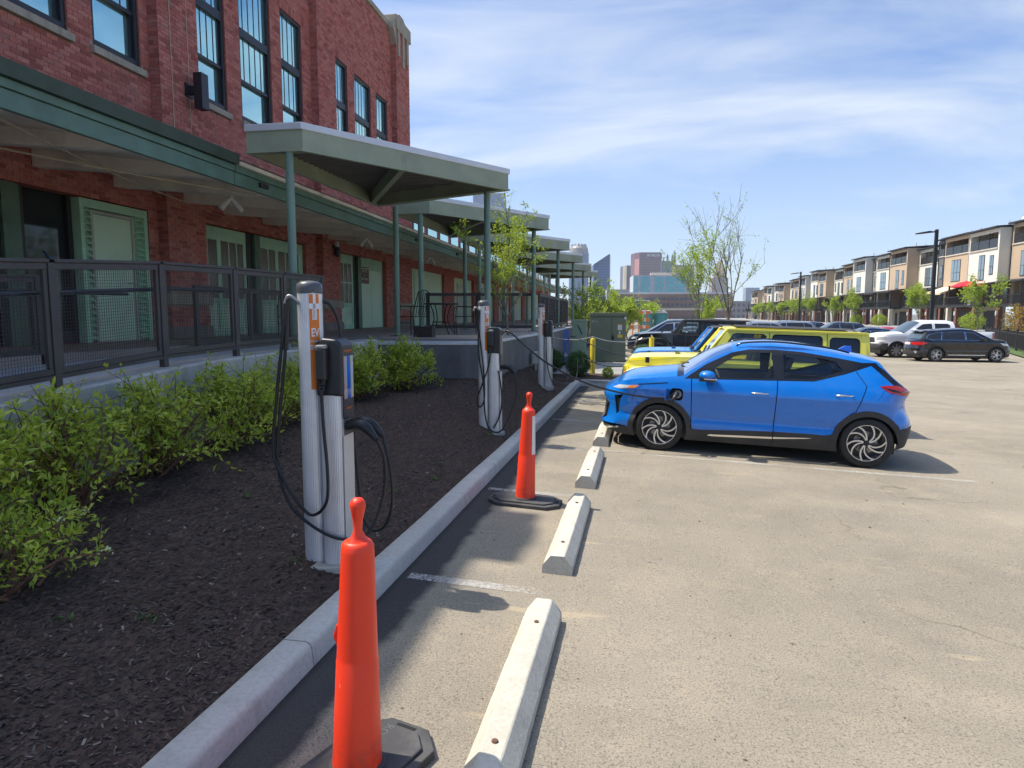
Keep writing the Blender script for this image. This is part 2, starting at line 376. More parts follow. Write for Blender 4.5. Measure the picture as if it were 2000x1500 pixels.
# ------------------------------------------------------------------ kerb, bed of mulch, stall lines
KX = lambda y: -1.856 + .0285 * y            # inner edge of the kerb
kerb = structure(empty('kerb', (-1.7, 8, .15)))
def kerb_piece(y0, y1):
    m = MB(); n = 6; P = []
    for i in range(n + 1):
        y = y0 + (y1 - y0) * i / n; x = KX(y); zb = lot_z(x + .2, y); zt = .285 + .004 * math.sin(y * 2.1)
        P.append([(x, y, zb - .15), (x, y, zt), (x + .012, y, zt + .008), (x + .135, y, zt + .006), (x + .158, y, zt - .008), (x + .166, y, zt - .03), (x + .185, y, zb - .1)])
    m.grid(P); a = len(P[0]); m.f.append(tuple(range(a))); m.mi.append(0); m.f.append(tuple(range(n * a + a - 1, n * a - 1, -1))); m.mi.append(0)
    return m.build('kerb_segment', KERB, kerb, smooth=50, world=True, flip=True)
yk = [-3, .1, 3.1, 6.1, 9.1, 12.1, 15.1, 17.0]
for a, b in zip(yk[:-1], yk[1:]): kerb_piece(a + .004, b - .004)
# rounded return and the cross piece at the end of the bed
pts = [(KX(17.0) + .085, 17.0), (-1.285, 17.2), (-1.22, 17.35), (-1.08, 17.45), (-.8, 17.48)] + [(x, 17.48 - (x + .8) * .03) for x in (-.2, .5, 1.2, 2.)]
def kerb_run(m):
    P = []
    for i, (x, y) in enumerate(pts):
        a = Vector(pts[max(i - 1, 0)]); b = Vector(pts[min(i + 1, len(pts) - 1)]); d = (b - a).normalized(); n = Vector((d.y, -d.x)); zb = .05
        P.append([(x + n.x * o, y + n.y * o, z) for o, z in ((-.085, zb), (-.085, .285), (-.07, .293), (.055, .291), (.08, .27), (.1, zb))])
    m.grid(P)
structure(part('kerb_return', KERB, kerb, kerb_run, smooth=50, world=True, flip=True))
def bed_z(x, y):
    k = ss(3, 11, y); A = .30 + .30 * k - .12 * ss(11.5, 16, y); w = 2.6 - 1.5 * k - .35 * ss(11.5, 14, y)
    return .268 + .05 * ss(0, .3, -1.74 - x) + (A - .05) * ss(0, 1, (-1.72 - x) / w) + .018 * math.sin(x * 5.1 + y * 2.3) * math.sin(y * 3.7 - x)
def mulch(m):
    ys = np.arange(-3, 17.4, .2)
    m.grid([[(x0, y, bed_z(x0, y)) for x0 in (KX(y) + .005 - (1 - j / 30) ** 1.0 * (KX(y) + 4.75) for j in range(31))] for y in ys])
structure(part('planting_bed', MULCH, None, mulch, smooth=60))
structure(part('planting_bed', MULCH, None, lambda m: m.grid([[(x, y, .272 + .02 * math.sin(x * 4) * math.sin(y * 3)) for x in np.arange(-2.6, 2.2, .2)] for y in np.arange(17.38, 19.6, .2)]), smooth=60))
structure(part('equipment_pad', PADG, None, lambda m: m.box(-2.6, 19.6, -.1, 2.6, 30, .22)))
# loose bark chips: too many to count, one object
def chips(m):
    r = random.Random(3); n = 0
    while n < 42000:
        y = 1.2 + 15.5 * r.random() ** 1.9; x = r.uniform(-4.6, KX(y) - .02)
        if r.random() > min(1, 3.5 / (.3 + y)) : continue
        n += 1; z = bed_z(x, y); a = r.uniform(0, 6.28); l = r.uniform(.004, .015) * (1 + y * .05); w = l * r.uniform(.18, .42)
        ca, sa = math.cos(a) * l, math.sin(a) * l; nx, ny = -math.sin(a) * w, math.cos(a) * w; t1, t2 = r.uniform(-.3, .6) * l, r.uniform(-.4, .4) * w; z += .003 + abs(t1) * .6
        m.add([(x - ca - nx, y - sa - ny, z - t1 - t2), (x + ca - nx, y + sa - ny, z + t1 - t2), (x + ca * .8 + nx, y + sa * .8 + ny, z + t1 + t2), (x - ca * .9 + nx, y - sa * .9 + ny, z - t1 + t2)], [(0, 1, 2, 3)])
def chip_mat():
    t = NT('bark_chips'); r = t.geo.outputs['Random Per Island']
    t.set(Base_Color=t.ramp(r, [(0, (.02, .015, .014)), (.5, (.05, .036, .03)), (.88, (.10, .074, .06)), (.97, (.15, .115, .092)), (1, (.28, .25, .22))]), Roughness=.85); return t.m
tag(part('bark_chips', chip_mat(), None, chips), 'dark brown bark chips loose on the planting bed', 'mulch', kind='stuff')
def stall_line(x0, y0, x1, y1, w=.1):
    d = Vector((x1 - x0, y1 - y0)).normalized(); n = Vector((-d.y, d.x)) * w / 2; k = 14; P = []
    for i in range(k + 1):
        x = x0 + (x1 - x0) * i / k; y = y0 + (y1 - y0) * i / k
        P.append([(x + n.x * s, y + n.y * s, lot_z(x + n.x * s, y) + .005) for s in (1, -1)])
    m = MB(); m.grid(P); structure(m.build('parking_line', LINE))
for k in range(-1, 4):
    y = 4.36 + 2.43 * k; stall_line(KX(y) + .24, y, (.55, .75, 1.0, 4.3, 4.3)[k + 1], y - .06 * ((.55, .75, 1.0, 4.3, 4.3)[k + 1] + 1.4) * .8)
stall_line(-1.15, 14.4, 4.5, 14.1)
for y in (25.2, 33.0, 36.5): stall_line(6.6, y, 10.4, y - .12)
for k in range(4): stall_line(5.4 + .0, 16.8 + 2.7 * k, 8.2, 16.7 + 2.7 * k, .08)
# pebbles, twigs and seed husks on the asphalt
def debris(m):
    r = random.Random(11)
    for k in range(300):
        y = 1.9 + 9.5 * r.random() ** 1.5; x = r.uniform(-1.3, 5.5); z = lot_z(x, y); a = r.uniform(0, 6.3); l = r.uniform(.005, .014) * (2.1 if r.random() < .14 else 1); w = l * r.uniform(.25, .8)
        m.add([(x + math.cos(a + t) * (l if i % 2 == 0 else w), y + math.sin(a + t) * (l if i % 2 == 0 else w), z + .002) for i, t in enumerate((0, 1.57, 3.14, 4.71))] + [(x, y, z + w * .9)], [(0, 1, 4), (1, 2, 4), (2, 3, 4), (3, 0, 4)])
def debris_mat():
    t = NT('debris'); t.set(Base_Color=t.ramp(t.geo.outputs['Random Per Island'], [(0, (.05, .03, .02)), (.5, (.13, .075, .045)), (.85, (.2, .15, .1)), (1, (.55, .5, .42))]), Roughness=.8); return t.m
tag(part('debris', debris_mat(), None, debris), 'seed husks, twigs and pebbles scattered over the asphalt', 'debris', kind='stuff')

# ------------------------------------------------------------------ dock platform and ramp
PZ = 1.53
structure(part('dock_platform', BROWNF, None, lambda m: (m.prism([(-8.9, 12.35), (-2.62, 12.55), (-2.42, 18.2), (-2.42, 75), (-8.9, 75)], .2, PZ), m.box(-8.9, 3., .2, -6.75, 12.35, PZ - .002))))
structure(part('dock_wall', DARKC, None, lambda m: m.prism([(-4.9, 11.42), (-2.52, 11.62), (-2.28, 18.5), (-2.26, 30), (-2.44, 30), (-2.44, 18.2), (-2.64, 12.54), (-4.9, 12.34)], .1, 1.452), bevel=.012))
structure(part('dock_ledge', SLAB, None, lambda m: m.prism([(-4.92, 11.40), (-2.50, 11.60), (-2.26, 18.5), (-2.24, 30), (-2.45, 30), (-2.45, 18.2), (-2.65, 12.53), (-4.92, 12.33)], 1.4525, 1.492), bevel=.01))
def ramp_z(y): return 1.08 + .062 * (y - 1.0) if y < 6.3 else 1.4086 + .012 * (y - 6.3)
def ramp(m):
    ys = list(np.arange(-2, 12.4, .6))
    P = [[(-6.74, y, .2), (-6.74, y, ramp_z(y)), (-4.74, y, ramp_z(y)), (-4.74, y, ramp_z(y) - .6)] for y in ys]; m.grid(P)
structure(part('ramp', SLAB, None, ramp))
def rampwall(m):
    ys = list(np.arange(-2, 11.41, .6)) + [11.40]
    P = [[(-4.735, y, ramp_z(y) - .3), (-4.735, y, ramp_z(y) + .075), (-4.72, y, ramp_z(y) + .09), (-4.44, y, ramp_z(y) + .088), (-4.42, y, ramp_z(y) + .07), (-4.42, y, .1)] for y in ys]; m.grid(P)
    n = len(ys) - 1; m.f.append(tuple(range(n * 6, n * 6 + 6))); m.mi.append(0)
structure(part('ramp_wall', WALLC, None, rampwall, smooth=40))
# ------------------------------------------------------------------ brick warehouse
def brick_mats():
    t = NT('brick'); oi = t.n('ShaderNodeObjectInfo'); p = t.geo.outputs['Position']
    r = t.math('FRACT', t.math('ADD', t.geo.outputs['Random Per Island'], oi.outputs['Random']))
    c = t.ramp(r, [(0, (.36, .11, .088)), (.25, (.50, .158, .125)), (.6, (.59, .20, .158)), (.85, (.64, .25, .195)), (1, (.46, .19, .158))])
    c = t.mix(t.math('MULTIPLY', t.ramp(t.noise(.7, 5, .6, .3, p), [(.52, 0), (.75, 1)]), .22), c, (.42, .3, .26))      # lime bloom
    c = t.mix(t.math('MULTIPLY', t.ramp(t.noise(55, 4, .6, 0, p), [(.35, 1), (.6, 0)]), .4), c, (.10, .035, .03))
    t.set(Base_Color=c, Roughness=.9); t.b.inputs['Specular IOR Level'].default_value = .15; t.bump(t.noise(70, 4, .6, 0, p), .35, .004); MATS['brick'] = t.m
    t = NT('brick_course'); p = t.geo.outputs['Position']; s = t.n('ShaderNodeSeparateXYZ'); t.lk(p, s.inputs[0]); k = t.n('ShaderNodeCombineXYZ')
    t.lk(t.math('ADD', s.outputs[1], s.outputs[0]), k.inputs[0]); t.lk(s.outputs[2], k.inputs[1])
    b = t.n('ShaderNodeTexBrick'); t.lk(k.outputs[0], b.inputs['Vector']); b.inputs['Scale'].default_value = 1; b.inputs['Brick Width'].default_value = .213; b.inputs['Row Height'].default_value = .0755
    b.inputs['Mortar Size'].default_value = .005; b.inputs['Color1'].default_value = (.46, .12, .088, 1); b.inputs['Color2'].default_value = (.6, .165, .12, 1); b.inputs['Mortar'].default_value = (.17, .12, .1, 1)
    t.set(Base_Color=t.mix(t.math('MULTIPLY', t.noise(.7, 5, .6, .2, p), .35), b.outputs[0], (.2, .07, .06)), Roughness=.88); t.bump(b.outputs['Fac'], -.5, .006); MATS['brick_course'] = t.m
brick_mats()
MORTAR = concrete_mat('mortar', (.30, .20, .16), (.42, .3, .24), (.3, .26, .22), .25)
STONE = concrete_mat('buff_stone', (.34, .29, .215), (.47, .41, .31), (.16, .14, .11), .55)
PLINTH = concrete_mat('plinth', (.22, .19, .165), (.32, .28, .24), (.14, .12, .1), .5)
FRAMEB = M('window_frame_black', (.022, .022, .027), .45, var=.2, bump=.05)
MINT = M('mint_paint', (.42, .68, .47), .55, var=.08, fine=25, bump=.12, dirt=(.12, .2, .15), damt=.35)
MINTD = M('mint_door', (.58, .77, .56), .5, var=.05, vs=1.2, bump=.06, dirt=(.15, .26, .2), damt=.25)
GREEN = M('green_paint', (.10, .17, .11), .5, var=.2, vs=2, fine=18, bump=.3, dirt=(.03, .05, .04), damt=.5)
SKYG = mirror_glass('window_glass', (.52, .82, .78), .03, .85, .03)
DARKG = mirror_glass('shop_glass', (.03, .036, .036), .05, .2, .01)
FROST = M('frosted_pane', (.16, .13, .125), .25, var=.25, vs=1.5, bump=0)
XF, XP = -8.7, -8.5
BLD = empty('brick_building', (-8.7, 16, PZ), 'red brick warehouse with tall black framed windows and mint green dock doors', 'building')
def bp(name, mat, fn, parent=None, **kw):
    m = MB(); fn(m); return m.build(name, mat, parent or BLD, world=True, **kw)
PIL = [(5.25, 6.4), (11.4, 12.56), (17.87, 19.05), (24.3, 25.8)]
WINS = []
for s_ in (6.4, 12.56, 19.05):
    for a, b in ((.27, 1.27), (1.83, 3.18), (3.68, 4.78)): WINS.append((s_ + a, s_ + b, 6.4, 9.63))
OPEN = [(6.62, 11.15, PZ, 3.9), (12.57, 17.25, PZ, 3.9), (19.06, 23.42, PZ, 3.9)]
bp('wall', MATS['brick_course'], lambda m: (m.box(-9.6, -4, .2, -9.0, 25.7, 12.3), m.box(-22, 25.2, .2, -9.0, 25.74, 12.3)))
w_ = plate([(-4, PZ - .3), (25.75, PZ - .3), (25.75, 12.3), (-4, 12.3)], [[(a, c), (b, c), (b, d), (a, d)] for a, b, c, d in WINS + OPEN], lambda a, b: (XF - .009, a, b))
w_.build('mortar_face', MORTAR, BLD, world=True)
for a, b, c, d in WINS + OPEN:
    bp('reveal', MATS['brick_course'], lambda m: m.add([(x, y, z) for x in (XF - .004, -9.0) for y, z in ((a, c), (b, c), (b, d), (a, d))], [(0, 1, 5, 4), (1, 2, 6, 5), (2, 3, 7, 6), (3, 0, 4, 7)]))
for a, b in PIL: bp('pilaster', MORTAR, lambda m: m.box(XF - .02, a + .009, PZ, XP - .009, b - .009, 12.5))
# --- bricks: single pieces, seen side on at the left, joined further off
BL, BH, BW, J = .203, .0655, .01, .010
unit = MB(); unit.add([(0, y, z) for y, z in ((-BL / 2, -BH / 2), (BL / 2, -BH / 2), (BL / 2, BH / 2), (-BL / 2, BH / 2))] + [(-BW, y, z) for y, z in ((-BL / 2, -BH / 2), (BL / 2, -BH / 2), (BL / 2, BH / 2), (-BL / 2, BH / 2))], [(0, 1, 2, 3), (0, 4, 5, 1), (1, 5, 6, 2), (2, 6, 7, 3), (3, 7, 4, 0)])
CAND = []; rest = MB(); rb = random.Random(5)
def top_seen(y): return 6.6 + (y - 8.2) * .42 + .9
def brick_field(x, y0, y1, z0, z1, holes, single=True):
    row = 0; z = z0 + BH / 2
    while z + BH / 2 <= z1 + .02:
        y = y0 - (BL + J) / 2 * (row % 2)
        while y < y1:
            a, b = max(y, y0), min(y + BL, y1); y += BL + J
            if b - a < .03 or z > top_seen((a + b) / 2): continue
            for h0, h1, k0, k1 in holes:
                if z + BH / 2 > k0 and z - BH / 2 < k1:
                    if h0 <= a < h1: a = h1 + .004
                    elif a < h0 < b: b = h0 - .004
            if b - a < .03: continue
            c = (a + b) / 2; dx = rb.uniform(-.0022, .0022)
            if single and abs((b - a) - BL) < 1e-6: CAND.append((x + dx, c, z))
            else: rest.add([(x + dx + p[0], c + p[1] * (b - a) / BL, z + p[2]) for p in unit.v], unit.f)
        z += BH + J; row += 1
SOLD = (9.63, 9.86)
def bays(): 
    e = [-2] + [q for p in PIL for q in p]
    return [(e[2 * i], e[2 * i + 1]) for i in range(len(PIL))]
for a, b in bays():
    a = max(a, 5.2)
    if b <= a: continue
    H = WINS + OPEN + [(w0 - .06, w1 + .06, 6.24, 6.4) for w0, w1, _, _ in WINS] + [(a, b, *SOLD)]
    brick_field(XF, a, b, 3.9, 12.3, H); brick_field(XF, a, b, PZ, 3.9, H, False)
for a, b in PIL:
    if b > 7: brick_field(XP, a, b, PZ + .24, 12.45, [(a - 1, b + 1, 2.16, 2.42)])
    # returns of the pilaster, seen from the camera side
    z = PZ + BH / 2; k = 0
    while z < 12.4:
        if z < top_seen(a) and not 2.16 < z < 2.42:
            for x0, x1 in (((XF, XP - .10), (XP - .09, XP)) if k % 2 else ((XF, XP),)):
                rest.add([(x1, a, z - BH / 2), (x0, a, z - BH / 2), (x0, a, z + BH / 2), (x1, a, z + BH / 2), (x1, a + .008, z - BH / 2), (x0, a + .008, z - BH / 2), (x0, a + .008, z + BH / 2), (x1, a + .008, z + BH / 2)], [(1, 0, 3, 2), (0, 1, 5, 4), (3, 7, 6, 2), (0, 4, 7, 3)])
        z += BH + J; k += 1
for a, b in bays():      # soldier course over the windows
    if a < 5: continue
    y = a + .035
    while y < b:
        if SOLD[0] < top_seen(y): rest.add([(XF + rb.uniform(-.002, .002) + p[0], y + p[2] * .95, (SOLD[0] + SOLD[1]) / 2 + p[1] * 1.06) for p in unit.v], unit.f)
        y += BH + J
CAND.sort(key=lambda q: (q[1] + 0) ** 2 + 75 + (q[2] - 2) ** 2 + (0 if q[2] > 4.5 and q[1] > 8.3 else 1e4))
bme = None
for k, (x, y, z) in enumerate(CAND):
    if k < 300:
        if bme is None:
            o = unit.build('brick', MATS['brick'], BLD); bme = o.data
        else: o = bpy.data.objects.new('brick', bme); COL.objects.link(o); o.parent = BLD
        o.location = Vector((x, y, z)) - BLD.location
    else: rest.add([(x + p[0], y + p[1], z + p[2]) for p in unit.v], unit.f)
ro = rest.build('brickwork', MATS['brick'], BLD, world=True); ro['kind'] = 'stuff'
# --- coping, caps, bands
bp('coping', STONE, lambda m: [m.box(-9.2, a, 12.3, XF + .07, b, 12.47) for a, b in bays()], bevel=.012)
for i, (a, b) in enumerate(PIL):
    h = 12.5 if i < 3 else 12.62
    bp('pilaster_cap', STONE, lambda m: (m.box(-9.2, a - .06, h - .28, XP + .07, b + .06, h + .2), m.prism([(a + .05, h + .2), (b - .05, h + .2), ((a + b) / 2 + .2, h + .42), ((a + b) / 2 - .2, h + .42)], -9.1, XP - .02, 'x')), bevel=.015)
    bp('stone_band', STONE, lambda m: m.box(XF - .01, a - .05, 2.18, XP + .055, b + .05, 2.40), bevel=.02)
    bp('plinth', PLINTH, lambda m: m.box(XF - .01, a - .04, PZ, XP + .045, b + .04, PZ + .24), bevel=.015)
a, b = PIL[3]
for y in (a + .25, (a + b) / 2, b - .25): bp('drip_stone', STONE, lambda m: m.box(XP - .02, y - .1, 11.2 + .25 * (y != (a + b) / 2), XP + .05, y + .1, 12.36))
bp('corbel', STONE, lambda m: m.prism([(a - .34, 12.62), (a + .02, 12.62), (a + .02, 11.75), (a - .12, 12.0), (a - .34, 12.25)], XF - .1, XP + .03, 'x'))
# --- windows
for w0, w1, z0, z1 in WINS:
    if z0 > top_seen(w1) + .6: continue
    xw = XF - .085; fr = .075
    r1, r2 = 7.30, 8.36
    wo = bp('window', FRAMEB, lambda m: (m.box(xw - .1, w0, z0, xw + .05, w0 + fr, z1), m.box(xw - .1, w1 - fr, z0, xw + .05, w1, z1), m.box(xw - .1, w0 + fr, z1 - fr, xw + .048, w1 - fr, z1), m.box(xw - .1, w0 + fr, z0, xw + .048, w1 - fr, z0 + .11),
        m.box(xw - .1, w0 + fr, r1 - .035, xw + .02, w1 - fr, r1 + .035), m.box(xw - .1, w0 + fr, r2 - .09, xw + .045, w1 - fr, r2 + .09), m.box(xw - .1, w1 - fr - .05, z0 + .11, xw - .01, w1 - fr, r2 - .09), m.box(xw - .1, w0 + fr, z0 + .11, xw - .01, w0 + fr + .05, r2 - .09)))
    for p0, p1, dx in ((z0 + .11, r1 - .035, -.06), (r1 + .035, r2 - .09, -.02), (r2 + .09, z1 - fr, -.02)):
        bp('pane', SKYG, lambda m: m.box(xw + dx - .015, w0 + fr, p0, xw + dx, w1 - fr, p1), wo)
    for p0, p1 in ((r1 + .035, r2 - .09), (r2 + .09, z1 - fr)):
        for k in range(1, 4 if w1 - w0 < 1.2 else 5):
            y = w0 + fr + (w1 - w0 - 2 * fr) * k / (4 if w1 - w0 < 1.2 else 5)
            bp('muntin', FRAMEB, lambda m: m.box(xw - .025, y - .011, p0, xw - .012, y + .011, p1), wo)
    bp('window_sill', STONE, lambda m: m.add([(XF - .2, w0 - .06, 6.25), (XF + .075, w0 - .06, 6.25), (XF + .075, w1 + .06, 6.25), (XF - .2, w1 + .06, 6.25), (XF - .2, w0 - .06, 6.40), (XF + .075, w0 - .06, 6.37), (XF + .075, w1 + .06, 6.37), (XF - .2, w1 + .06, 6.40)], MB.BF), wo, bevel=.008)
# --- dock level: shop front, louvred door, overhead doors
xs_ = XF - .22
bp('shop_window', FRAMEB, lambda m: [m.box(xs_ - .05, y, PZ, xs_ + .06, y + .08, 3.9) for y in (6.62, 7.5, 8.22, 8.62, 9.5)])
bp('shop_pane', DARKG, lambda m: m.box(xs_ - .04, 6.66, PZ, xs_ - .02, 9.55, 3.9))
bp('mullion', GREEN, lambda m: (m.box(xs_ - .03, 8.30, PZ, xs_ + .12, 8.44, 3.9), m.box(xs_ - .03, 8.44, PZ, xs_ + .09, 8.62, 3.9)))
bp('base_panel', FRAMEB, lambda m: m.box(xs_ - .03, 8.7, PZ, xs_ + .03, 9.5, PZ + .2))
bp('tape', M('blue_tape', (.03, .14, .5), .5, bump=0), lambda m: m.bar((xs_ - .012, 9.08, 2.98), (xs_ - .012, 9.22, 2.82), .03, .006))
dr = bp('door_surround', MINT, lambda m: (m.box(xs_, 9.6, PZ, XF - .02, 9.68, 3.88), m.box(xs_, 11.05, PZ, XF - .02, 11.14, 3.88), m.box(xs_, 9.68, 3.74, XF - .02, 11.05, 3.88), m.box(xs_, 9.68, PZ, XF - .12, 9.84, 3.74), m.box(xs_, 10.82, PZ, XF - .12, 11.05, 3.74)), bevel=.006)
for y0, y1 in ((9.685, 9.835), (10.845, 11.045)):
    for k in range(21):
        z = PZ + .06 + k * .105; bp('louver', MINT, lambda m: m.add([(XF - .125, y0, z + .09), (XF - .03, y0, z), (XF - .03, y1, z), (XF - .125, y1, z + .09), (XF - .125, y0, z + .075), (XF - .035, y0, z - .012), (XF - .035, y1, z - .012), (XF - .125, y1, z + .075)], MB.BF), dr)
d_ = bp('door', MINTD, lambda m: m.box(XF - .14, 9.90, PZ + .02, XF - .08, 10.78, 3.66))
bp('door_frame', M('door_frame_pale', (.42, .44, .38), .5), lambda m: (m.box(XF - .15, 9.845, PZ, XF - .05, 9.895, 3.72), m.box(XF - .15, 10.785, PZ, XF - .05, 10.83, 3.72), m.box(XF - .15, 9.895, 3.665, XF - .05, 10.785, 3.72), m.box(XF - .15, 9.895, PZ, XF - .06, 10.785, PZ + .02)), d_)
bp('door_knob', M('steel', (.55, .55, .53), .3, 1), lambda m: m.tube([(XF - .08, 10.68, 2.55), (XF - .03, 10.68, 2.55), (XF - .025, 10.6, 2.55)], .013), d_)
def panel_door(y0, y1, cols, pane_z0, split=None):
    xd = XF - .12; zt = 3.88; st = .12
    m = plate([(y0, PZ), (y1, PZ), (y1, zt), (y0, zt)], [], lambda a, b: (xd, a, b)); n = len(cols)
    o = bp('dock_door', MINTD, lambda m: m.box(xd - .05, y0, PZ, xd, y1, zt))
    for z0, z1 in ((pane_z0, pane_z0 + .62), (pane_z0 + .66, pane_z0 + 1.24)):
        for c0, c1 in cols:
            bp('pane', FROST, lambda m: m.box(xd, c0, z0, xd + .006, c1, z1), o)
    def rails(m):
        edges = sorted({y0, y1} | {c for q in cols for c in q}); m.box(xd, y0, pane_z0 + 1.24, xd + .03, y1, zt); m.box(xd, y0, pane_z0 - .12, xd + .03, y1, pane_z0); m.box(xd, y0, PZ, xd + .03, y1, PZ + .16)
        last = y0
        for c0, c1 in cols: m.box(xd, last, PZ + .16, xd + .028, c0, pane_z0 - .12) if c0 - last > .08 else None; m.box(xd, last, pane_z0, xd + .028, c0, pane_z0 + 1.24); last = c1
        m.box(xd, last, pane_z0, xd + .028, y1, pane_z0 + 1.24); m.box(xd, y1 - st, PZ + .16, xd + .028, y1, pane_z0 - .12); m.box(xd, y0 + st, pane_z0 + .62, xd + .026, y1 - st, pane_z0 + .66)
    bp('door_rail', MINT, rails, o, bevel=.005); return o
panel_door(12.60, 14.46, [(12.66, 12.98), (13.02, 13.34), (13.48, 13.76), (13.80, 14.06), (14.10, 14.34)], 2.36)
panel_door(15.02, 17.22, [(15.10, 15.42), (15.46, 15.78), (15.92, 16.26), (16.30, 16.62), (16.66, 16.98)], 2.36)
panel_door(19.10, 20.62, [(19.16, 19.5), (19.56, 19.86), (19.9, 20.18), (20.22, 20.5)], 2.36)
for y0, y1 in ((14.5, 14.98), (20.66, 21.16)):
    bp('door_post', GREEN, lambda m: m.box(XF - .2, y0 + .24, PZ, XF - .03, y1, 3.88)); bp('door_post', FRAMEB, lambda m: m.box(XF - .25, y0, PZ, XF - .1, y0 + .24, 3.88))
def shutter(m, y0, y1, z0, z1, x, p=.075):
    z = z0; P = []
    while z < z1: P += [(x + .004, z), (x + .02, z + p * .3), (x + .02, z + p * .75), (x + .004, z + p * .95)]; z += p
    m.grid([[(a, y, b) for y in (y0, y1)] for a, b in P])
bp('door_leaf', MINTD, lambda m: m.box(XF - .17, 21.2, PZ + .02, XF - .12, 22.22, 3.5)); bp('door_leaf', MINTD, lambda m: m.box(XF - .17, 22.235, PZ + .02, XF - .12, 23.2, 3.5))
bp('shutter_box', MINT, lambda m: (shutter(m, 21.2, 23.3, 3.5, 3.9, XF - .13), m.box(XF - .2, 21.17, PZ, XF - .15, 23.4, 3.9)), smooth=40)
sg = bp('door_sign', M('maroon_sign', (.085, .022, .035), .4, bump=0), lambda m: m.box(XF - .119, 21.27, 3.04, XF - .112, 22.02, 3.60)); WHITE = M('white_paint', (.7, .7, .68), .5, var=.06)
for t_, dz in (('FINE WINE', .13), ('&', 0), ('GOOD SPIRITS', -.13)):
    text_mesh(t_, .11, WHITE, sg, frame4(Vector((XF - .110, 21.645, 3.32 + dz)) - BLD.location, (0, 1, 0), (0, 0, 1), (1, 0, 0)), sx=.85)
# --- lower range beyond the corner, piers, roller doors and clerestory
bp('wall', MATS['brick_course'], lambda m: [m.box(XF - .3, a, PZ, XF - .02, b, 4.6) for a, b in ((31.35, 33.2), (37.6, 39.2), (43.6, 45.2), (49.6, 51.2), (55.6, 57.2), (61.6, 63.2), (67.6, 69.2))] + [m.box(XF - .3, 25.8, 3.9, XF - .03, 75, 6.9), m.box(-9.6, 25.8, PZ, -9.05, 75, 6.9)])
bp('coping', STONE, lambda m: m.box(-9.3, 25.85, 6.9, XF + .06, 75, 7.05))
for i, y0 in enumerate((25.62, 33.25, 39.3, 45.3, 51.3, 57.3, 63.3)):
    y1 = 31.3 if i == 0 else y0 + 4.25
    ro_ = bp('roller_door', MINTD, lambda m: shutter(m, y0 + (1.5 if i == 0 else .1), y1, PZ, 3.9, XF - .16, .085), smooth=40)
    if i == 0: bp('door_leaf', MINTD, lambda m: m.box(XF - .2, y0, PZ, XF - .14, y0 + 1.35, 3.6)); bp('door_rail', MINT, lambda m: (m.box(XF - .2, y0, 3.6, XF - .1, y0 + 1.5, 3.9), m.box(XF - .2, y0 + 1.36, PZ, XF - .1, y0 + 1.5, 3.6)))
    else: bp('door_leaf', M('pale_door', (.5, .55, .48), .5), lambda m: m.box(XF - .14, y0 + .9, PZ, XF - .1, y0 + 2.3, 3.6))
for k in range(24):
    y = 26.6 + k * 1.95; wo = bp('window', FRAMEB, lambda m: m.box(XF - .06, y, 4.85, XF - .01, y + 1.6, 6.2)); bp('pane', SKYG, lambda m: m.box(XF - .02, y + .12, 4.95, XF + .005, y + 1.48, 6.1), wo)

# ------------------------------------------------------------------ dock roof along the wall
CREAM = M('cream_paint', (.87, .80, .68), .6, var=.1, vs=1.3, fine=25, bump=.15, dirt=(.26, .2, .14), damt=.4)
TIMBER = M('green_timber', (.11, .20, .15), .55, var=.25, vs=3, fine=22, bump=.5, dirt=(.12, .17, .14), damt=.5, dscale=2.5)
TIMBD = M('green_gutter', (.035, .066, .05), .5, var=.25, bump=.3)
DR = empty('dock_roof', (-7.1, 16, 3.85), 'long timber dock roof with green fascia and cream boarded soffit', 'canopy')
def dp(name, mat, fn, parent=None, **kw):
    m = MB(); fn(m); return m.build(name, mat, parent or DR, world=True, **kw)
for y0, y1 in ((-3, 8.95), (8.97, 16.2), (16.22, 24), (24.02, 40), (40.02, 75)):
    dp('fascia_board', TIMBER, lambda m: m.box(-5.64, y0, 3.85, -5.58, y1, 4.03), bevel=.006); dp('fascia_board', TIMBER, lambda m: m.box(-5.64, y0, 4.035, -5.555, y1, 4.12), bevel=.006)
    dp('gutter', TIMBD if y1 < 9 else CREAM, lambda m: m.prism([(-5.64, 4.125), (-5.50, 4.125), (-5.47, 4.26 if y1 < 9 else 4.17), (-5.64, 4.28 if y1 < 9 else 4.19)], y0, y1, 'y'))
for k in range(64):
    y = -2 + k * 1.2; dp('soffit_panel', CREAM, lambda m: m.add([(-5.66, y + .003, 4.04), (-8.7, y + .003, 4.43), (-8.7, y + 1.197, 4.43), (-5.66, y + 1.197, 4.04), (-5.66, y + .003, 4.08), (-8.7, y + .003, 4.47), (-8.7, y + 1.197, 4.47), (-5.66, y + 1.197, 4.08)], MB.BF), bevel=.004)
for k in range(36):
    y = 4.0 + k * 1.58
    dp('beam', CREAM, lambda m: m.prism([(-5.66, 3.9), (-5.66, 4.04), (-8.69, 4.43), (-8.69, 4.17)], y, y + .16, 'y'), bevel=.008)
dp('roof_sheet', M('roof_felt', (.06, .06, .06), .9), lambda m: m.add([(-5.5, -3, 4.2), (-8.7, -3, 4.6), (-8.7, 75, 4.6), (-5.5, 75, 4.2), (-5.5, -3, 4.13), (-8.7, -3, 4.5), (-8.7, 75, 4.5), (-5.5, 75, 4.13)], MB.BF))
for y in (9.6, 17.2, 21.5, 27.6, 33.5): dp('bolt_plate', FRAMEB, lambda m: m.box(-5.585, y, 3.93, -5.53, y + .22, 4.0), bevel=.01)
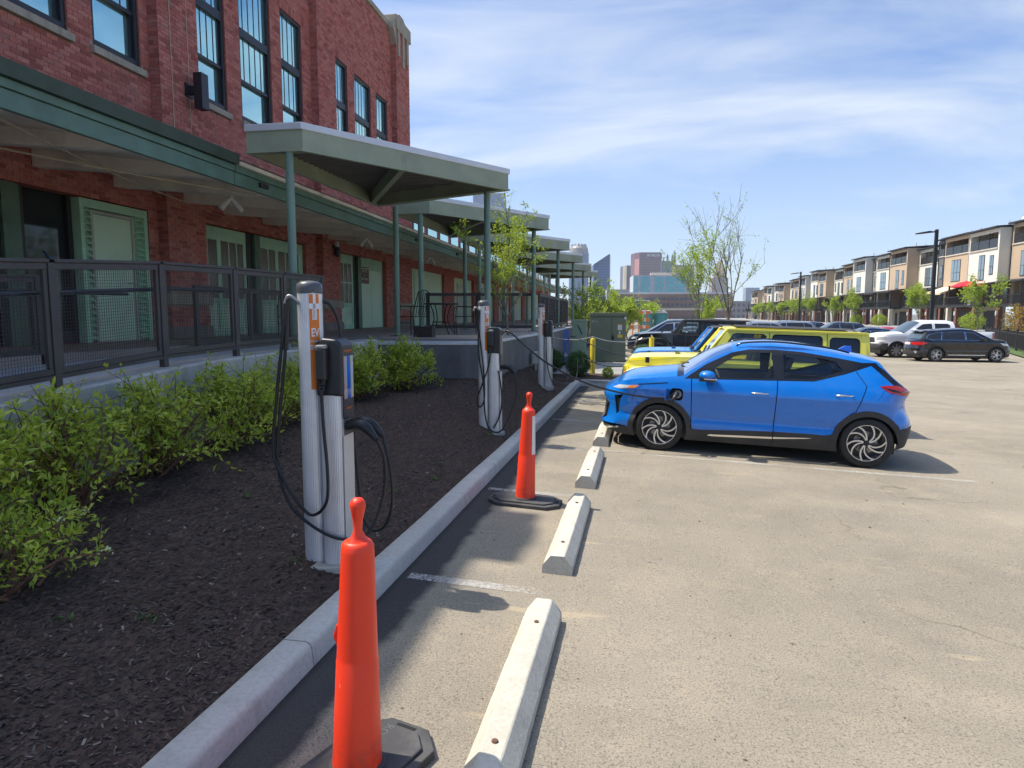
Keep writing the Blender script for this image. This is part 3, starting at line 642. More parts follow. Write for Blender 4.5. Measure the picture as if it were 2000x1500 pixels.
# cords strung under the soffit
CORD = M('cream_cord', (.55, .47, .34), .7, bump=.2)
def cord(name, pts, label, r=.011, mat=CORD, cat='cord', group=None, n=5):
    m = MB(); P = catmull(pts, 6); m.tube(P, r, n); o = m.build(name, mat, None, smooth=60)
    return tag(o, label, cat, group)
cord('rope', [(-5.75, 4.6, 3.98), (-6.4, 6.1, 4.0), (-7.5, 9.1, 4.04), (-8.45, 11.9, 4.15)], 'cream rope slanting under the soffit from front left to first brick pier', .014)
cord('rope', [(-7.7, 6.2, 4.02), (-7.4, 7.02, 3.97), (-6.6, 8.31, 3.89), (-6.25, 9.5, 3.92), (-6.0, 10.54, 3.955)], 'cream rope crossing the other rope and ending beside the nearest spotlight', .014)
cord('rope', [(-8.5, 18.7, 4.15), (-7.6, 20.6, 4.02), (-7.0, 22.7, 4.02), (-6.6, 25, 4.03)], 'cream rope under the soffit running right from the second brick pier', .012)
def spot(x, y, z, label):
    o = empty('spotlight', (x, y, z), label, 'spotlight', 'twin spotlights under the dock roof')
    part('stem', WHITE, o, lambda m: m.tube([(0, 0, .22), (0, 0, 0)], .035, 10)); part('mount', WHITE, o, lambda m: m.lathe([(.07, .2), (.07, .24)], n=14))
    for s in (-1, 1): part('lamp_head', WHITE, o, lambda m: m.tube([(0, s * .03, .02), (s * .05, s * .1, -.06), (s * .1, s * .17, -.17)], [.035, .05, .055], 10), smooth=50)
for (x, y, z), l in (((-7.0, 11.1, 4.02), 'white twin spotlight under the soffit nearest the camera'), ((-7.1, 17.6, 4.02), 'white twin spotlight right of the second brick pier'), ((-7.1, 23.6, 4.02), 'white twin spotlight in front of the roller shutter')): spot(x, y, z, l)
sc_ = empty('wall_sconce', (XP, 12.15, 6.3), 'black box wall light on the brick pilaster', 'wall light')
part('box', FRAMEB, sc_, lambda m: m.box(.16, -.02, -.33, .34, .2, .34), bevel=.008); part('bracket', FRAMEB, sc_, lambda m: (m.box(0, -.0, -.05, .17, .1, .1), m.box(-.005, -.06, -.1, .03, .16, .15)))
for y, z in ((11.75, 4.62), (18.3, 4.62)):
    o = empty('roof_floodlight', (-7.4, y, z), 'rusty white floodlight on the dock roof ' + ('behind the nearest canopy post' if y < 12 else 'under the first steel canopy'), 'floodlight')
    part('hood', M('rusty_white', (.5, .45, .38), .6, dirt=(.25, .11, .05), damt=.8, dscale=6), o, lambda m: m.lathe([(.05, .0), (.13, .1), (.15, .24), (.1, .32), (.02, .34)], n=14), smooth=50).rotation_euler = (R(50), 0, R(30))
    part('stem', WHITE, o, lambda m: m.tube([(0, 0, -.2), (0, 0, .05)], .025))
cm = empty('security_camera', (XP + .02, 18.55, 3.95), 'black and white security camera on the second brick pier', 'camera')
part('body', FRAMEB, cm, lambda m: m.lathe([(.03, -.28), (.075, -.22), (.085, -.05), (.07, 0)], (.1, 0, 0), 14), smooth=50); part('mount', WHITE, cm, lambda m: m.lathe([(.06, 0), (.06, .12), (.03, .16)], (.1, 0, 0), 12)); part('arm', FRAMEB, cm, lambda m: m.box(-.02, -.03, -.02, .1, .03, .06))
for y, z in ((11.72, 0), (12.22, 0)):
    cord('conduit', [(XP + .012, y, 2.6), (XP + .012, y, 4.2)] if 0 else [(XP + .010, y, 4.6), (XP + .010, y + .01, 8.2)], 'thin pale cable running up the brick pilaster ' + ('left' if y < 12 else 'right') + ' of the black wall light', .007, cat='cable')

# ------------------------------------------------------------------ steel canopies
STEEL = M('sage_steel', (.33, .365, .25), .5, var=.15, vs=1.6, fine=20, bump=.12, dirt=(.26, .25, .17), damt=.4, dscale=1.8)
POST = M('post_paint', (.17, .27, .21), .45, var=.15, vs=1.5, fine=20, bump=.15, dirt=(.2, .26, .19), damt=.5, dscale=3)
FLASH = M('roof_flashing', (.66, .66, .68), .4, .2, var=.06, bump=.05)
DECK = M('metal_deck', (.17, .15, .13), .55, .3, var=.25, vs=1.2, bump=.1)
def canopy(oy, label):
    o = empty('steel_canopy', (-4.0, 11.3 + oy, PZ), label, 'canopy', 'steel canopies over the dock')
    q = lambda name, mat, fn, **kw: bp(name, mat, fn, o, **kw)
    P = [(-5.46, 9.05), (-4.58, 9.05), (-2.21, 12.58), (-5.35, 13.95)]; P = [(x + .011 * oy, y + oy) for x, y in P]
    c = Vector((sum(p[0] for p in P) / 4, sum(p[1] for p in P) / 4))
    def inset(k): return [(c.x + (p[0] - c.x) * k, c.y + (p[1] - c.y) * k) for p in P]
    A, B, C_ = inset(1.0), inset(.985), inset(.93)
    q('roof', FLASH, lambda m: (m.prism(A, 4.60, 4.70)), bevel=.01)
    def ring(m, out, inn, z0, z1):
        n = len(out)
        for i in range(n):
            j = (i + 1) % n; m.add([(*out[i], z0), (*out[j], z0), (*inn[j], z0), (*inn[i], z0), (*out[i], z1), (*out[j], z1), (*inn[j], z1), (*inn[i], z1)], MB.BF)
    names = ('near', 'long', 'right', 'left')
    for i in range(4):
        j = (i + 1) % 4; k = inset(.95)
        q('edge_beam', STEEL, lambda m: m.add([(*B[i], 4.33), (*B[j], 4.33), (*k[j], 4.33), (*k[i], 4.33), (*B[i], 4.60), (*B[j], 4.60), (*k[j], 4.60), (*k[i], 4.60)], MB.BF))
        q('beam_flange', STEEL, lambda m: m.add([(*A[i], 4.30), (*A[j], 4.30), (*C_[j], 4.30), (*C_[i], 4.30), (*A[i], 4.329), (*A[j], 4.329), (*C_[j], 4.329), (*C_[i], 4.329)], MB.BF))
    mid0 = Vector(P[1]).lerp(Vector(P[2]), .42); mid1 = Vector(P[3]).lerp(Vector(P[0]), .06)
    q('cross_beam', STEEL, lambda m: m.bar((mid0.x, mid0.y, 4.42), (mid1.x, mid1.y, 4.42), .1, .22))
    def deck(m):     # ribbed sheet under the roof
        x = -5.6
        while x < -2.1:
            pass; x += .2
        y0, y1 = P[0][1], P[3][1]; y = y0; rows = []
        def xr(y):
            xs = []
            n = 4
            for i in range(n):
                (xa, ya), (xb, yb) = B[i], B[(i + 1) % n]
                if (ya - y) * (yb - y) <= 0 and ya != yb: xs.append(xa + (xb - xa) * (y - ya) / (yb - ya))
            return (min(xs), max(xs)) if len(xs) >= 2 else None
        k = 0; y = y0 + .05
        while y < y1 - .05:
            e = xr(y)
            if e: rows.append([(e[0], y, 4.535 + (.035 if k % 4 in (1, 2) else 0)), (e[1], y, 4.535 + (.035 if k % 4 in (1, 2) else 0))])
            y += .045; k += 1
        m.grid(rows)
    q('metal_deck', DECK, deck)
    for (x, y) in ((-4.81, 9.12), (-2.66, 12.62), (-4.95, 13.95)):
        x += .011 * oy; zb = PZ - (.12 if y < 9.5 and oy == 0 else 0)
        q('post', POST, lambda m: m.lathe([(.061, zb), (.061, 4.30)], (x, y + oy, 0), 20), smooth=40); q('base_plate', GREEN, lambda m: m.box(x - .14, y + oy - .14, zb, x + .14, y + oy + .14, zb + .018), bevel=.004)
    return o
nm = ['nearest steel canopy, the largest, on round green posts over the dock', 'second steel canopy from the camera, behind the largest one', 'third steel canopy from the camera along the dock', 'fourth steel canopy from the camera along the dock', 'fifth steel canopy from the camera along the dock', 'farthest steel canopy along the dock']
for k, l in enumerate(nm): canopy(5.93 * k, l)
# ------------------------------------------------------------------ black mesh railings
IRON = M('railing_paint', (.062, .054, .052), .5, var=.25, vs=3, fine=30, bump=.2, dirt=(.10, .06, .045), damt=.45, dscale=4)
PIPE = M('handrail_pipe', (.035, .042, .055), .3, .3, var=.2, bump=.05)
def railing(pts, zf, label, mesh=.028, h=1.06, name='railing', wire=.0024):
    """posts at pts (x, y); framed panels of woven wire between them"""
    o = empty(name, (pts[0][0], pts[0][1], zf(*pts[0])), label, 'railing')
    q = lambda n, mat, fn, **kw: bp(n, mat, fn, o, **kw)
    for x, y in pts: q('post', IRON, lambda m: m.box(x - .03, y - .033, zf(x, y) - .02, x + .03, y + .033, zf(x, y) + h), bevel=.004)
    for (x0, y0), (x1, y1) in zip(pts[:-1], pts[1:]):
        a, b = Vector((x0, y0, zf(x0, y0))), Vector((x1, y1, zf(x1, y1))); d = (b - a); L = d.length; u = d / L
        a2, b2 = a + u * .034, b - u * .034; up = Vector((0, 0, 1))
        pn = q('panel_frame', IRON, lambda m: (m.bar(a2 + up * (h - .034), b2 + up * (h - .034), .04, .055), m.bar(a2 + up * .14, b2 + up * .14, .04, .05),
            m.bar(a2 + u * .02 + up * .165, a2 + u * .02 + up * (h - .06), .035, .04, upv=u), m.bar(b2 - u * .02 + up * .165, b2 - u * .02 + up * (h - .06), .035, .04, upv=u)), bevel=.004)
        q('top_rail', IRON, lambda m: m.bar(a - u * .03 + up * (h + .008), b + u * .03 + up * (h + .008), .07, .03), bevel=.006); q('bottom_rail', IRON, lambda m: m.bar(a2 + up * .095, b2 + up * .095, .05, .035))
        def wires(m):
            n = int((L - .07) / mesh); zz0, zz1 = .165, h - .06
            for k in range(1, n): p = a2 + u * (.04 + (L - .148) * k / n); m.bar(p + up * zz0, p + up * zz1, wire, wire, upv=u)
            k = zz0 + mesh
            while k < zz1: m.bar(a2 + up * k, b2 + up * k, wire, wire); k += mesh
        w = MB(); wires(w); wo = w.build('wire_mesh', IRON, pn, world=True); wo['kind'] = 'stuff'
    return o
rz = lambda x, y: ramp_z(y) + .09
orl = railing([(-4.58, y) for y in (1.9, 3.3, 4.69, 5.98, 7.24, 8.40, 9.53)], rz, 'black steel railing with wire mesh panels on the ramp wall behind the shrubs', h=1.02)
bp('handrail', PIPE, lambda m: m.tube([(-4.70, y, ramp_z(y) + .86) for y in (1.5, 3, 4.5, 6.3)] + [(-4.70, 7.2, ramp_z(7.2) + .85)], .02, 10), orl, smooth=60)
irl = railing([(-6.78, y) for y in (3.6, 5.2, 6.75)], lambda x, y: ramp_z(y) + .02, 'black mesh railing on the far side of the ramp, left part', h=1.0, mesh=.05, wire=.004)
bp('handrail', PIPE, lambda m: m.tube([(-6.62, y, ramp_z(y) + .84) for y in (2.5, 4.2, 6.3, 8.0)], .02, 10), irl, smooth=60)
railing([(-6.6, y) for y in (9.4, 10.9, 12.3)], lambda x, y: PZ - .08, 'black mesh railing on the far side of the ramp before the mint dock doors', h=.98, mesh=.05, wire=.004)
railing([(-5.6, 18.3), (-4.2, 18.6), (-2.62, 18.9)], lambda x, y: PZ, 'black railing crossing the dock behind the patio table', h=1.05, mesh=.03, wire=.004)
railing([(-2.5, 19.0), (-2.5, 21.0), (-2.5, 23.2), (-2.5, 25.5), (-2.5, 28)], lambda x, y: PZ, 'black railing along the dock edge behind the green transformer', h=1.05, mesh=.05, wire=.005)
# ------------------------------------------------------------------ foliage
def leaf(m, p, d, n, l, w, fold=.25, mi=0):
    d = Vector(d).normalized(); n = Vector(n); s = d.cross(n)
    s = s.normalized() if s.length > 1e-6 else d.orthogonal().normalized(); n = s.cross(d); p = Vector(p)
    a = p; b = p + d * l * .45 + s * w / 2 + n * w * fold; c = p + d * l - n * l * .12; e = p + d * l * .45 - s * w / 2 + n * w * fold; k = p + d * l * .5
    m.add([a, b, c, e, k], [(0, 1, 4), (1, 2, 4), (2, 3, 4), (3, 0, 4)], mi)
def rv(r, z=0.):
    return Vector((r.gauss(0, 1), r.gauss(0, 1), r.gauss(0, 1) + z)).normalized()
LEAF_S = leafmat('shrub_leaf', (.13, .25, .03), (.50, .60, .085)); LEAF_Y = leafmat('young_leaf', (.17, .27, .035), (.36, .46, .06), .45)
LEAF_B = leafmat('box_leaf', (.03, .085, .02), (.09, .19, .04), .2); LEAF_O = leafmat('copper_leaf', (.16, .11, .02), (.34, .24, .04), .4)
STEM_R = M('shrub_stem', (.14, .075, .045), .8, var=.3, vs=8, bump=.2); BARK = M('tree_bark', (.16, .135, .11), .85, var=.3, vs=7, bump=.5); FLOWER = M('cream_flower', (.62, .66, .38), .6, bump=0)
def shrub(x, y, h, rad, seed, label, stems=26, per=34, ll=.048, lean=(.3, 0), low=.25, flowers=10, group='leafy shrubs along the ramp wall'):
    r = random.Random(seed); z0 = bed_z(x, y) - .02; o = empty('shrub', (x, y, z0), label, 'shrub', group); sm = MB(); lm = MB(); fm = MB()
    for k in range(stems):
        a = r.uniform(0, 6.283); R_ = rad * math.sqrt(r.random()) ; hh = h * (1 - .35 * (R_ / rad) ** 2) * r.uniform(.72, 1.05)
        if k % 7 == 0: hh *= .45; R_ = rad * r.uniform(.9, 1.25)
        tip = Vector((math.cos(a) * R_ + lean[0] * hh * .35, math.sin(a) * R_ + lean[1] * hh * .35, hh)); b = Vector((r.uniform(-.12, .12), r.uniform(-.15, .15), 0))
        mid = b.lerp(tip, .5) + Vector((r.uniform(-.1, .1), r.uniform(-.1, .1), .06)); P = catmull([b, mid, tip], 5); sm.tube(P, [.009 * (1 - i / len(P)) + .0025 for i in range(len(P))], 4, False)
        tw = [(P, 1.)]
        for j in range(4):
            i = r.randint(3, len(P) - 2); q = P[i]; e = q + rv(r, .5) * r.uniform(.12, .3) * (.6 + rad); T = [q, q.lerp(e, .5) + Vector((0, 0, .02)), e]; sm.tube(T, [.004, .003, .002], 3, False); tw.append((T, .5))
        for T, wgt in tw:
            n = int(per * wgt)
            for j in range(n):
                t = low + (1 - low) * math.sqrt(r.random()) if wgt == 1. else r.random(); f = t * (len(T) - 1); i = min(int(f), len(T) - 2); p = T[i].lerp(T[i + 1], f - i); s = rv(r, .35)
                p = p + s * r.uniform(.0, .05); leaf(lm, p, s + Vector((0, 0, .15)), rv(r, 1.6), ll * r.uniform(.6, 1.3), ll * r.uniform(.34, .55))
        if r.random() < flowers / stems and hh > h * .5:
            c = tip + Vector((0, 0, .02))
            for j in range(14): leaf(fm, c + Vector((r.gauss(0, .016), r.gauss(0, .016), r.gauss(0, .006))), rv(r, .6), (0, 0, 1), .016, .014)
    sm.build('stems', STEM_R, o); lm.build('foliage', LEAF_S, o)
    if fm.v: fm.build('blossoms', FLOWER, o)
    return o
SH = [(-3.75, 3.1, 1.12, .74, 'at the left edge of the photo'), (-3.85, 4.05, 1.06, .72, 'below the leftmost whole railing post'), (-3.9, 5.1, 1.02, .70, 'below the second railing post'), (-3.9, 6.1, .96, .66, 'below the bend of the railing'), (-3.9, 7.05, .88, .62, 'below the third railing post'), (-3.85, 8.0, .84, .6, 'below the fourth railing post'), (-3.7, 8.95, .84, .6, 'left behind the nearest charging station'), (-3.3, 9.95, .92, .62, 'right behind the nearest charging station, by the dark dock wall')]
for k, (x, y, h, rd, l) in enumerate(SH):
    shrub(x - .12, y, h * .86, rd * .80, 20 + k, 'green leafy shrub ' + l, stems=40 if k < 2 else 36, per=24 if k < 6 else 50, lean=(.32, -.1), flowers=9 if k < 4 else 2, ll=.06 if k < 5 else .056, low=.58 if k < 6 else .25)
shrub(-3.35, 3.0, .42, .5, 60, 'low spreading shrub trailing over the mulch at far left', stems=14, per=26, lean=(1.2, .2), low=.1, flowers=3)
def boxwood(x, y, z, rad, hh, seed, label, n=3200, mat=None, ll=.05):
    r = random.Random(seed); o = empty('round_bush', (x, y, z), label, 'bush'); m = MB(); s = MB()
    for k in range(n):
        d = rv(r); q = r.uniform(.6, 1.03) * (1 + .12 * math.sin(d.x * 7 + seed) * math.sin(d.y * 6)); p = Vector((d.x * rad * q, d.y * rad * q, hh * .52 + d.z * hh * .5 * q)); leaf(m, p, d + rv(r) * .8, d + rv(r) * .5, ll * r.uniform(.7, 1.4), ll * .6)
    for k in range(10): e = rv(r, 1.) ; s.tube([(0, 0, -.02), (e.x * rad * .6, e.y * rad * .6, abs(e.z) * hh * .7)], [.012, .004], 4)
    s.build('stems', STEM_R, o); m.build('foliage', mat or LEAF_B, o); return o
boxwood(-1.35, 18.75, .27, .34, .66, 1, 'round clipped dark green bush left of the near yellow bollard')
boxwood(-2.05, 18.6, .4, .28, .62, 2, 'round clipped bush behind the farthest charging station')
boxwood(.62, 24.4, .22, .42, .7, 3, 'round clipped bush beside the far yellow bollard', 1300)
boxwood(-.52, 18.4, .25, .13, .3, 4, 'small bright green plant at the kerb corner', 500, LEAF_S, .05)
def weeds(m):
    r = random.Random(4)
    for k in range(16):
        y = 1.8 + 13 * r.random(); x = r.uniform(-3.2, KX(y) - .1); z = bed_z(x, y); s = r.uniform(.5, 1.)
        for j in range(r.randint(5, 16)):
            a = r.uniform(0, 6.3); leaf(m, (x + r.gauss(0, .03), y + r.gauss(0, .03), z), (math.cos(a) * .7, math.sin(a) * .7, r.uniform(.4, 1.3)), (0, 0, 1), .065 * s, .008 + .012 * r.random())
    for k in range(60):
        x, y = -2.2 + r.gauss(0, .25), 13.2 + r.gauss(0, .8); leaf(m, (x, y, bed_z(x, y)), rv(r, .8), (0, 0, 1), .1, .02)
tag(part('weeds', LEAF_B, None, weeds), 'small weeds sprouting through the mulch', 'weeds', kind='stuff')
def tree(x, y, z, h, spread, seed, label, leaves=1500, mat=None, ll=.06, trunk=.05, fork=.32, bare=.0, name='young_tree', group=None, upright=.7, levels=3, nb=7, barkm=None, cat='tree'):
    r = random.Random(seed); o = empty(name, (x, y, z), label, cat, group); tm = MB(); lm = MB(); tips = []
    top = Vector((r.uniform(-.1, .1), r.uniform(-.1, .1), h * fork)); tm.tube([(0, 0, -.1), top * .5 + Vector((.02, 0, 0)), top], [trunk, trunk * .85, trunk * .7], 8, False)
    def grow(p, d, L, rad, lev):
        n = 4; P = [p]; q = p
        for i in range(n): d = (d + rv(r) * .16 + Vector((0, 0, .08 * upright))).normalized(); q = q + d * L / n; P.append(q)
        tm.tube(P, [rad * (1 - .6 * i / n) for i in range(n + 1)], 5 if lev < 2 else 3, False)
        if lev >= levels: tips.append(P); return
        for k in range(nb if lev == 0 else max(3, nb - 3)):
            i = r.uniform(.35, 1.) * n; j = min(int(i), n - 1); b = P[j].lerp(P[j + 1], i - j); e = (d * .6 + rv(r, upright) * .8).normalized(); grow(b, e, L * r.uniform(.42, .66), rad * .45, lev + 1)
        tips.append(P)
    for k in range(5):
        a = 6.283 * k / 5 + r.uniform(-.4, .4); e = Vector((math.cos(a) * spread / h * 1.5, math.sin(a) * spread / h * 1.5, 1)).normalized() if k else Vector((0, 0, 1)); grow(top * (1 - .12 * (k % 3)), e, h * (1 - fork) * r.uniform(.5, .72), trunk * .5, 1)
    k = 0
    while k < leaves:
        P = tips[r.randrange(len(tips))]; i = r.uniform(.2, 1.) * (len(P) - 1); j = min(int(i), len(P) - 2); p = P[j].lerp(P[j + 1], i - j)
        if p.z > h * (1 - bare) and r.random() < .8: k += 1; continue
        for c in range(3): s = rv(r); leaf(lm, p + s * r.uniform(0, ll * 1.3), s, rv(r, 1.), ll * r.uniform(.6, 1.25), ll * r.uniform(.45, .7)); k += 1
    tm.build('trunk', barkm or BARK, o, smooth=60); lm.build('crown', mat or LEAF_Y, o); return o
tree(-2.62, 14.95, .72, 4.0, 1.7, 31, 'young tree with fresh yellow green leaves in front of the dock posts', leaves=4200, ll=.06, trunk=.042, fork=.33, levels=3, nb=7)
tree(3.35, 31.5, .1, 5.7, .95, 32, 'narrow young tree with green leaves behind the blue off-roader', leaves=3400, ll=.09, trunk=.05, fork=.22, upright=1.2)
tree(5.7, 40.0, .2, 8.2, 2.1, 33, 'taller young tree with mostly bare upper branches behind the parked cars', leaves=2600, ll=.11, trunk=.09, fork=.22, bare=.45, upright=1.0, nb=8)
for k, (x, y, h, s, n, mt, l) in enumerate(((-2.2, 36, 4.2, 2.0, 1400, LEAF_Y, 'twiggy pale shrub tree beside the dock behind the transformer'), (-1.6, 42, 4.0, 1.7, 3200, LEAF_Y, 'bright green bushy tree behind the transformer'), (.0, 50, 3.5, 1.5, 2600, LEAF_Y, 'light green bushy tree right of the brightest one'), (2.2, 62, 3.4, 1.4, 1600, LEAF_Y, 'small pale green tree in front of the low brown building'), (-1.2, 31, 3.4, 1.2, 500, LEAF_Y, 'half bare shrub tree close to the last dock posts'), (9, 75, 4.0, 2.0, 2200, LEAF_Y, 'soft green tree far off behind the parked cars'))):
    tree(x, y, .1, h, s, 70 + k, l, leaves=n, ll=.16 if y < 50 else .2, trunk=.06, fork=.12, mat=mt, upright=.5, name='bushy_tree', nb=6)
for k, x in enumerate((1158, 0)[:0]): pass

# ------------------------------------------------------------------ charging stations
ALU = M('ribbed_aluminium', (.80, .80, .80), .4, .5, var=.07, vs=2, fine=14, bump=.04, dirt=(.2, .18, .16), damt=.25, dscale=2)
ALUF = M('white_panel', (.62, .60, .55), .4, var=.05, bump=.03); HEADB = M('charger_black', (.025, .025, .027), .38, var=.2, bump=.06); CAPG = M('charger_cap', (.085, .088, .098), .35, var=.1, bump=.03)
ORANGE = M('orange_decal', (.75, .20, .018), .45, var=.06, bump=0); RUBBER = M('rubber_cable', (.014, .014, .015), .42, var=.2, bump=.05); DECALW = M('white_decal', (.8, .8, .8), .5, var=.02, bump=0)
PADC = concrete_mat('station_footing', (.36, .34, .3), (.5, .47, .42), (.2, .17, .14), .4)
def screen_mat():
    t = NT('station_screen'); s = t.n('ShaderNodeSeparateXYZ'); t.lk(t.tc.outputs['Generated'], s.inputs[0])
    c = t.ramp(t.math('ADD', s.outputs[1], t.math('MULTIPLY', t.noise(6, 2), .12)), [(0, (.5, .03, .03)), (.12, (.35, .33, .3)), (.34, (.4, .38, .34)), (.42, (.01, .06, .32)), (.72, (.015, .11, .5)), (.86, (.55, .5, .08)), (1, (.5, .5, .48))])
    c = t.mix(t.ramp(s.outputs[2], [(.0, 0), (.2, .35), (.24, 0), (1, 0)]), c, (.6, .6, .62)); t.set(Base_Color=c, Roughness=.12); return t.m
SCREEN = screen_mat()
def station(x, y, z, label, cables, holster=True):
    o = empty('charging_station', (x, y, z), label, 'charger', 'charging stations in the mulch bed')
    q = lambda n, mt, fn, par=None, **kw: part(n, mt, par or o, fn, **kw)
    def ribbed(rx, ry, cx, z0, z1, mt, name, nr=44, e=2.6):
        P = []
        for j in range(nr * 4):
            t = 2 * math.pi * j / (nr * 4); k = (1, 1, .985, .985)[j % 4]; c, s = math.cos(t), math.sin(t); f = (abs(c) ** e + abs(s) ** e) ** (-1 / e); P.append((cx + rx * f * c * k, ry * f * s * k))
        m = MB(); m.prism(P, z0, z1); return m.build(name, mt, o)
    ribbed(.074, .078, -.062, 0, 1.81, ALU, 'tall_column', 36); ribbed(.086, .095, .098, 0, 1.18, ALU, 'main_column', 50, 3.2)
    q('front_panel', ALUF, lambda m: m.box(.180, -.078, .02, .188, .078, .88), bevel=.004)
    q('column_cap', CAPG, lambda m: m.lathe([(.082, 1.805), (.084, 1.84), (.08, 1.868), (.055, 1.885), (.02, 1.89)], (-.062, 0, 0), 24), smooth=50)
    hd = q('head', HEADB, lambda m: m.prism([(.012, 1.14), (.192, 1.14), (.192, 1.475), (.155, 1.512), (.06, 1.518), (.012, 1.49)], -.100, .100, 'y'), bevel=.018, seg=3)
    q('screen', SCREEN, lambda m: m.box(.1925, -.074, 1.12, .1955, .074, 1.40), hd); q('panel', HEADB, lambda m: m.box(.186, -.08, .99, .194, .08, 1.135), bevel=.004)
    q('vent_grille', HEADB, lambda m: [m.box(.1885, -.075, .885 + k * .014, .193, .075, .893 + k * .014) for k in range(8)])
    for s in (-1, 1):
        pl = q('cable_plug', HEADB, lambda m: m.prism(rrect(-.036, -.03, .036, .03, .018), 1.25, 1.45), bevel=.008, smooth=0); pl.location = (.07, s * .125, 0)
        part('plug_cap', M('plug_grey', (.3, .29, .28), .4), pl, lambda m: m.prism(rrect(-.034, -.028, .034, .028, .018), 1.4505, 1.475), bevel=.008)
        part('strain_relief', RUBBER, pl, lambda m: m.lathe([(.012, 1.17), (.018, 1.18), (.015, 1.19), (.022, 1.2), (.018, 1.21), (.026, 1.22), (.022, 1.23), (.028, 1.25)], n=12), smooth=30)
    if holster:
        for s in (-1, 1):
            q('connector', RUBBER, lambda m: m.tube(catmull([(.20, s * .045, .94), (.28, s * .05, .955), (.34, s * .055, .925), (.40, s * .06, .86)], 4), [.03, .032, .034, .034, .035, .036, .036, .036, .034, .030, .026, .022, .018], 10), smooth=50)
    q('hook', M('hook_grey', (.3, .3, .3), .4, .5), lambda m: m.tube(catmull([(-.1, -.07, 1.74), (-.16, -.09, 1.79), (-.19, -.09, 1.74)], 4), .012, 8), smooth=50)
    # orange band and its lettering, wrapped on the column towards the stalls
    def band(m, a0, a1, z0, z1, rr):
        P = [[(-.062 + rr * math.cos(R(a)), rr * math.sin(R(a)), zz) for a in np.linspace(a0, a1, 9)] for zz in (z0, z1)]; m.grid(P)
    bd = q('orange_band', ORANGE, lambda m: band(m, -68, -22, 1.18, 1.80, .0835), smooth=60)
    an = R(-45); nrm = Vector((math.cos(an), math.sin(an), 0)); tan = Vector((-nrm.y, nrm.x, 0)); c0 = Vector((-.062, 0, 0)) + nrm * .0855
    F = lambda zz: frame4(c0 + Vector((0, 0, zz)), tan, (0, 0, 1), nrm)
    text_mesh('EV', .075, DECALW, bd, F(1.55), bold=.002, sx=.62); text_mesh('CHARGING', .02, DECALW, bd, F(1.495), sx=.72); text_mesh('ONLY', .045, DECALW, bd, F(1.455), bold=.001, sx=.6)
    q('plug_symbol', DECALW, lambda m: [m.add([c0 + tan * a_ + Vector((0, 0, b_)) for a_, b_ in ((x0, z0), (x1, z0), (x1, z1), (x0, z1))], [(0, 1, 2, 3)]) for x0, x1, z0, z1 in ((-.009, .009, 1.64, 1.80), (-.034, .034, 1.705, 1.74), (-.015, .015, 1.635, 1.70))], bd)
    text_mesh('-chargepoint+', .028, ORANGE, hd, frame4(Vector((.1932, 0, 1.435)), (0, 1, 0), (0, 0, 1), (1, 0, 0)), sx=.85); text_mesh('-chargepoint', .022, ORANGE, hd, frame4(Vector((.1948, 0, 1.06)), (0, 1, 0), (0, 0, 1), (1, 0, 0)), sx=.85)
    q('footing', PADC, lambda m: m.prism([(.02 + .21 * math.cos(t) * (1 + .08 * math.sin(3 * t)), .17 * math.sin(t) * (1 + .07 * math.cos(2 * t + x))) for t in np.linspace(0, 6.283, 19)[:-1]], -.15, .012), bevel=.01)
    for pts in cables: q('cable', RUBBER, lambda m: m.tube(catmull(pts, 7), .011, 8), smooth=60)
    return o
c1 = [[(.066, -.135, 1.18), (.075, -.14, .95), (.10, -.15, .62), (.08, -.15, .44), (-.02, -.15, .36), (-.13, -.15, .46), (-.24, -.13, .62), (-.30, -.11, .78), (-.27, -.10, 1.1), (-.22, -.1, 1.45), (-.17, -.09, 1.77)],
      [(-.17, -.085, 1.77), (-.20, -.095, 1.4), (-.25, -.10, 1.0), (-.27, -.11, .7), (-.20, -.13, .45), (-.05, -.14, .30), (.15, -.12, .20), (.32, -.06, .22), (.42, -.02, .45), (.44, -.02, .70), (.405, -.06, .86)],
      [(.40, .06, .86), (.45, .05, .65), (.46, .05, .4), (.38, .07, .22), (.24, .11, .25), (.17, .14, .7), (.15, .145, 1.0), (.065, .14, 1.17)],
      [(-.0, .05, 1.76), (.05, .07, 1.73), (.09, .10, 1.62), (.10, .11, 1.45)]]
station(-2.0, 4.12, .33, 'nearest silver charging station with black coiled cables and orange band', c1)
c2 = [[(.066, -.135, 1.18), (.03, -.14, .95), (-.06, -.14, .7), (-.13, -.13, .5), (-.10, -.13, .38), (-.03, -.13, .5), (-.04, -.12, .9), (-.1, -.1, 1.4), (-.12, -.08, 1.74)],
      [(-.1, -.07, 1.76), (-.12, -.1, 1.2), (-.04, -.13, .7), (-.02, -.14, .3), (.05, -.14, .07), (.2, -.1, .04), (.34, -.05, .3), (.42, -.03, .6), (.38, -.05, .84)], [(.17, -.1, .9), (.22, -.1, .5), (.18, -.1, .25), (.1, -.12, .08)]]
station(-1.95, 9.28, .31, 'middle silver charging station with a cable stretched to the blue car', c2)
c3 = [[(.066, -.135, 1.18), (.07, -.14, .8), (.1, -.15, .5), (.18, -.16, .2), (.3, -.16, .05), (.42, .02, .06)]]
station(-1.87, 15.1, .35, 'farthest silver charging station beside the kerb end', c3, False)
cord('charging_cable', [(-1.76, 9.33, 1.72), (-1.72, 9.35, 1.76), (-1.608, 9.3, 1.726), (-1.156, 9.2, 1.368), (-.655, 9.2, 1.097), (-.233, 9.25, .957), (.187, 9.3, .874), (.52, 9.36, .850), (.66, 9.44, .90)], 'long black charging cable from the middle station to the blue car', .0125, RUBBER, 'cable', n=8)
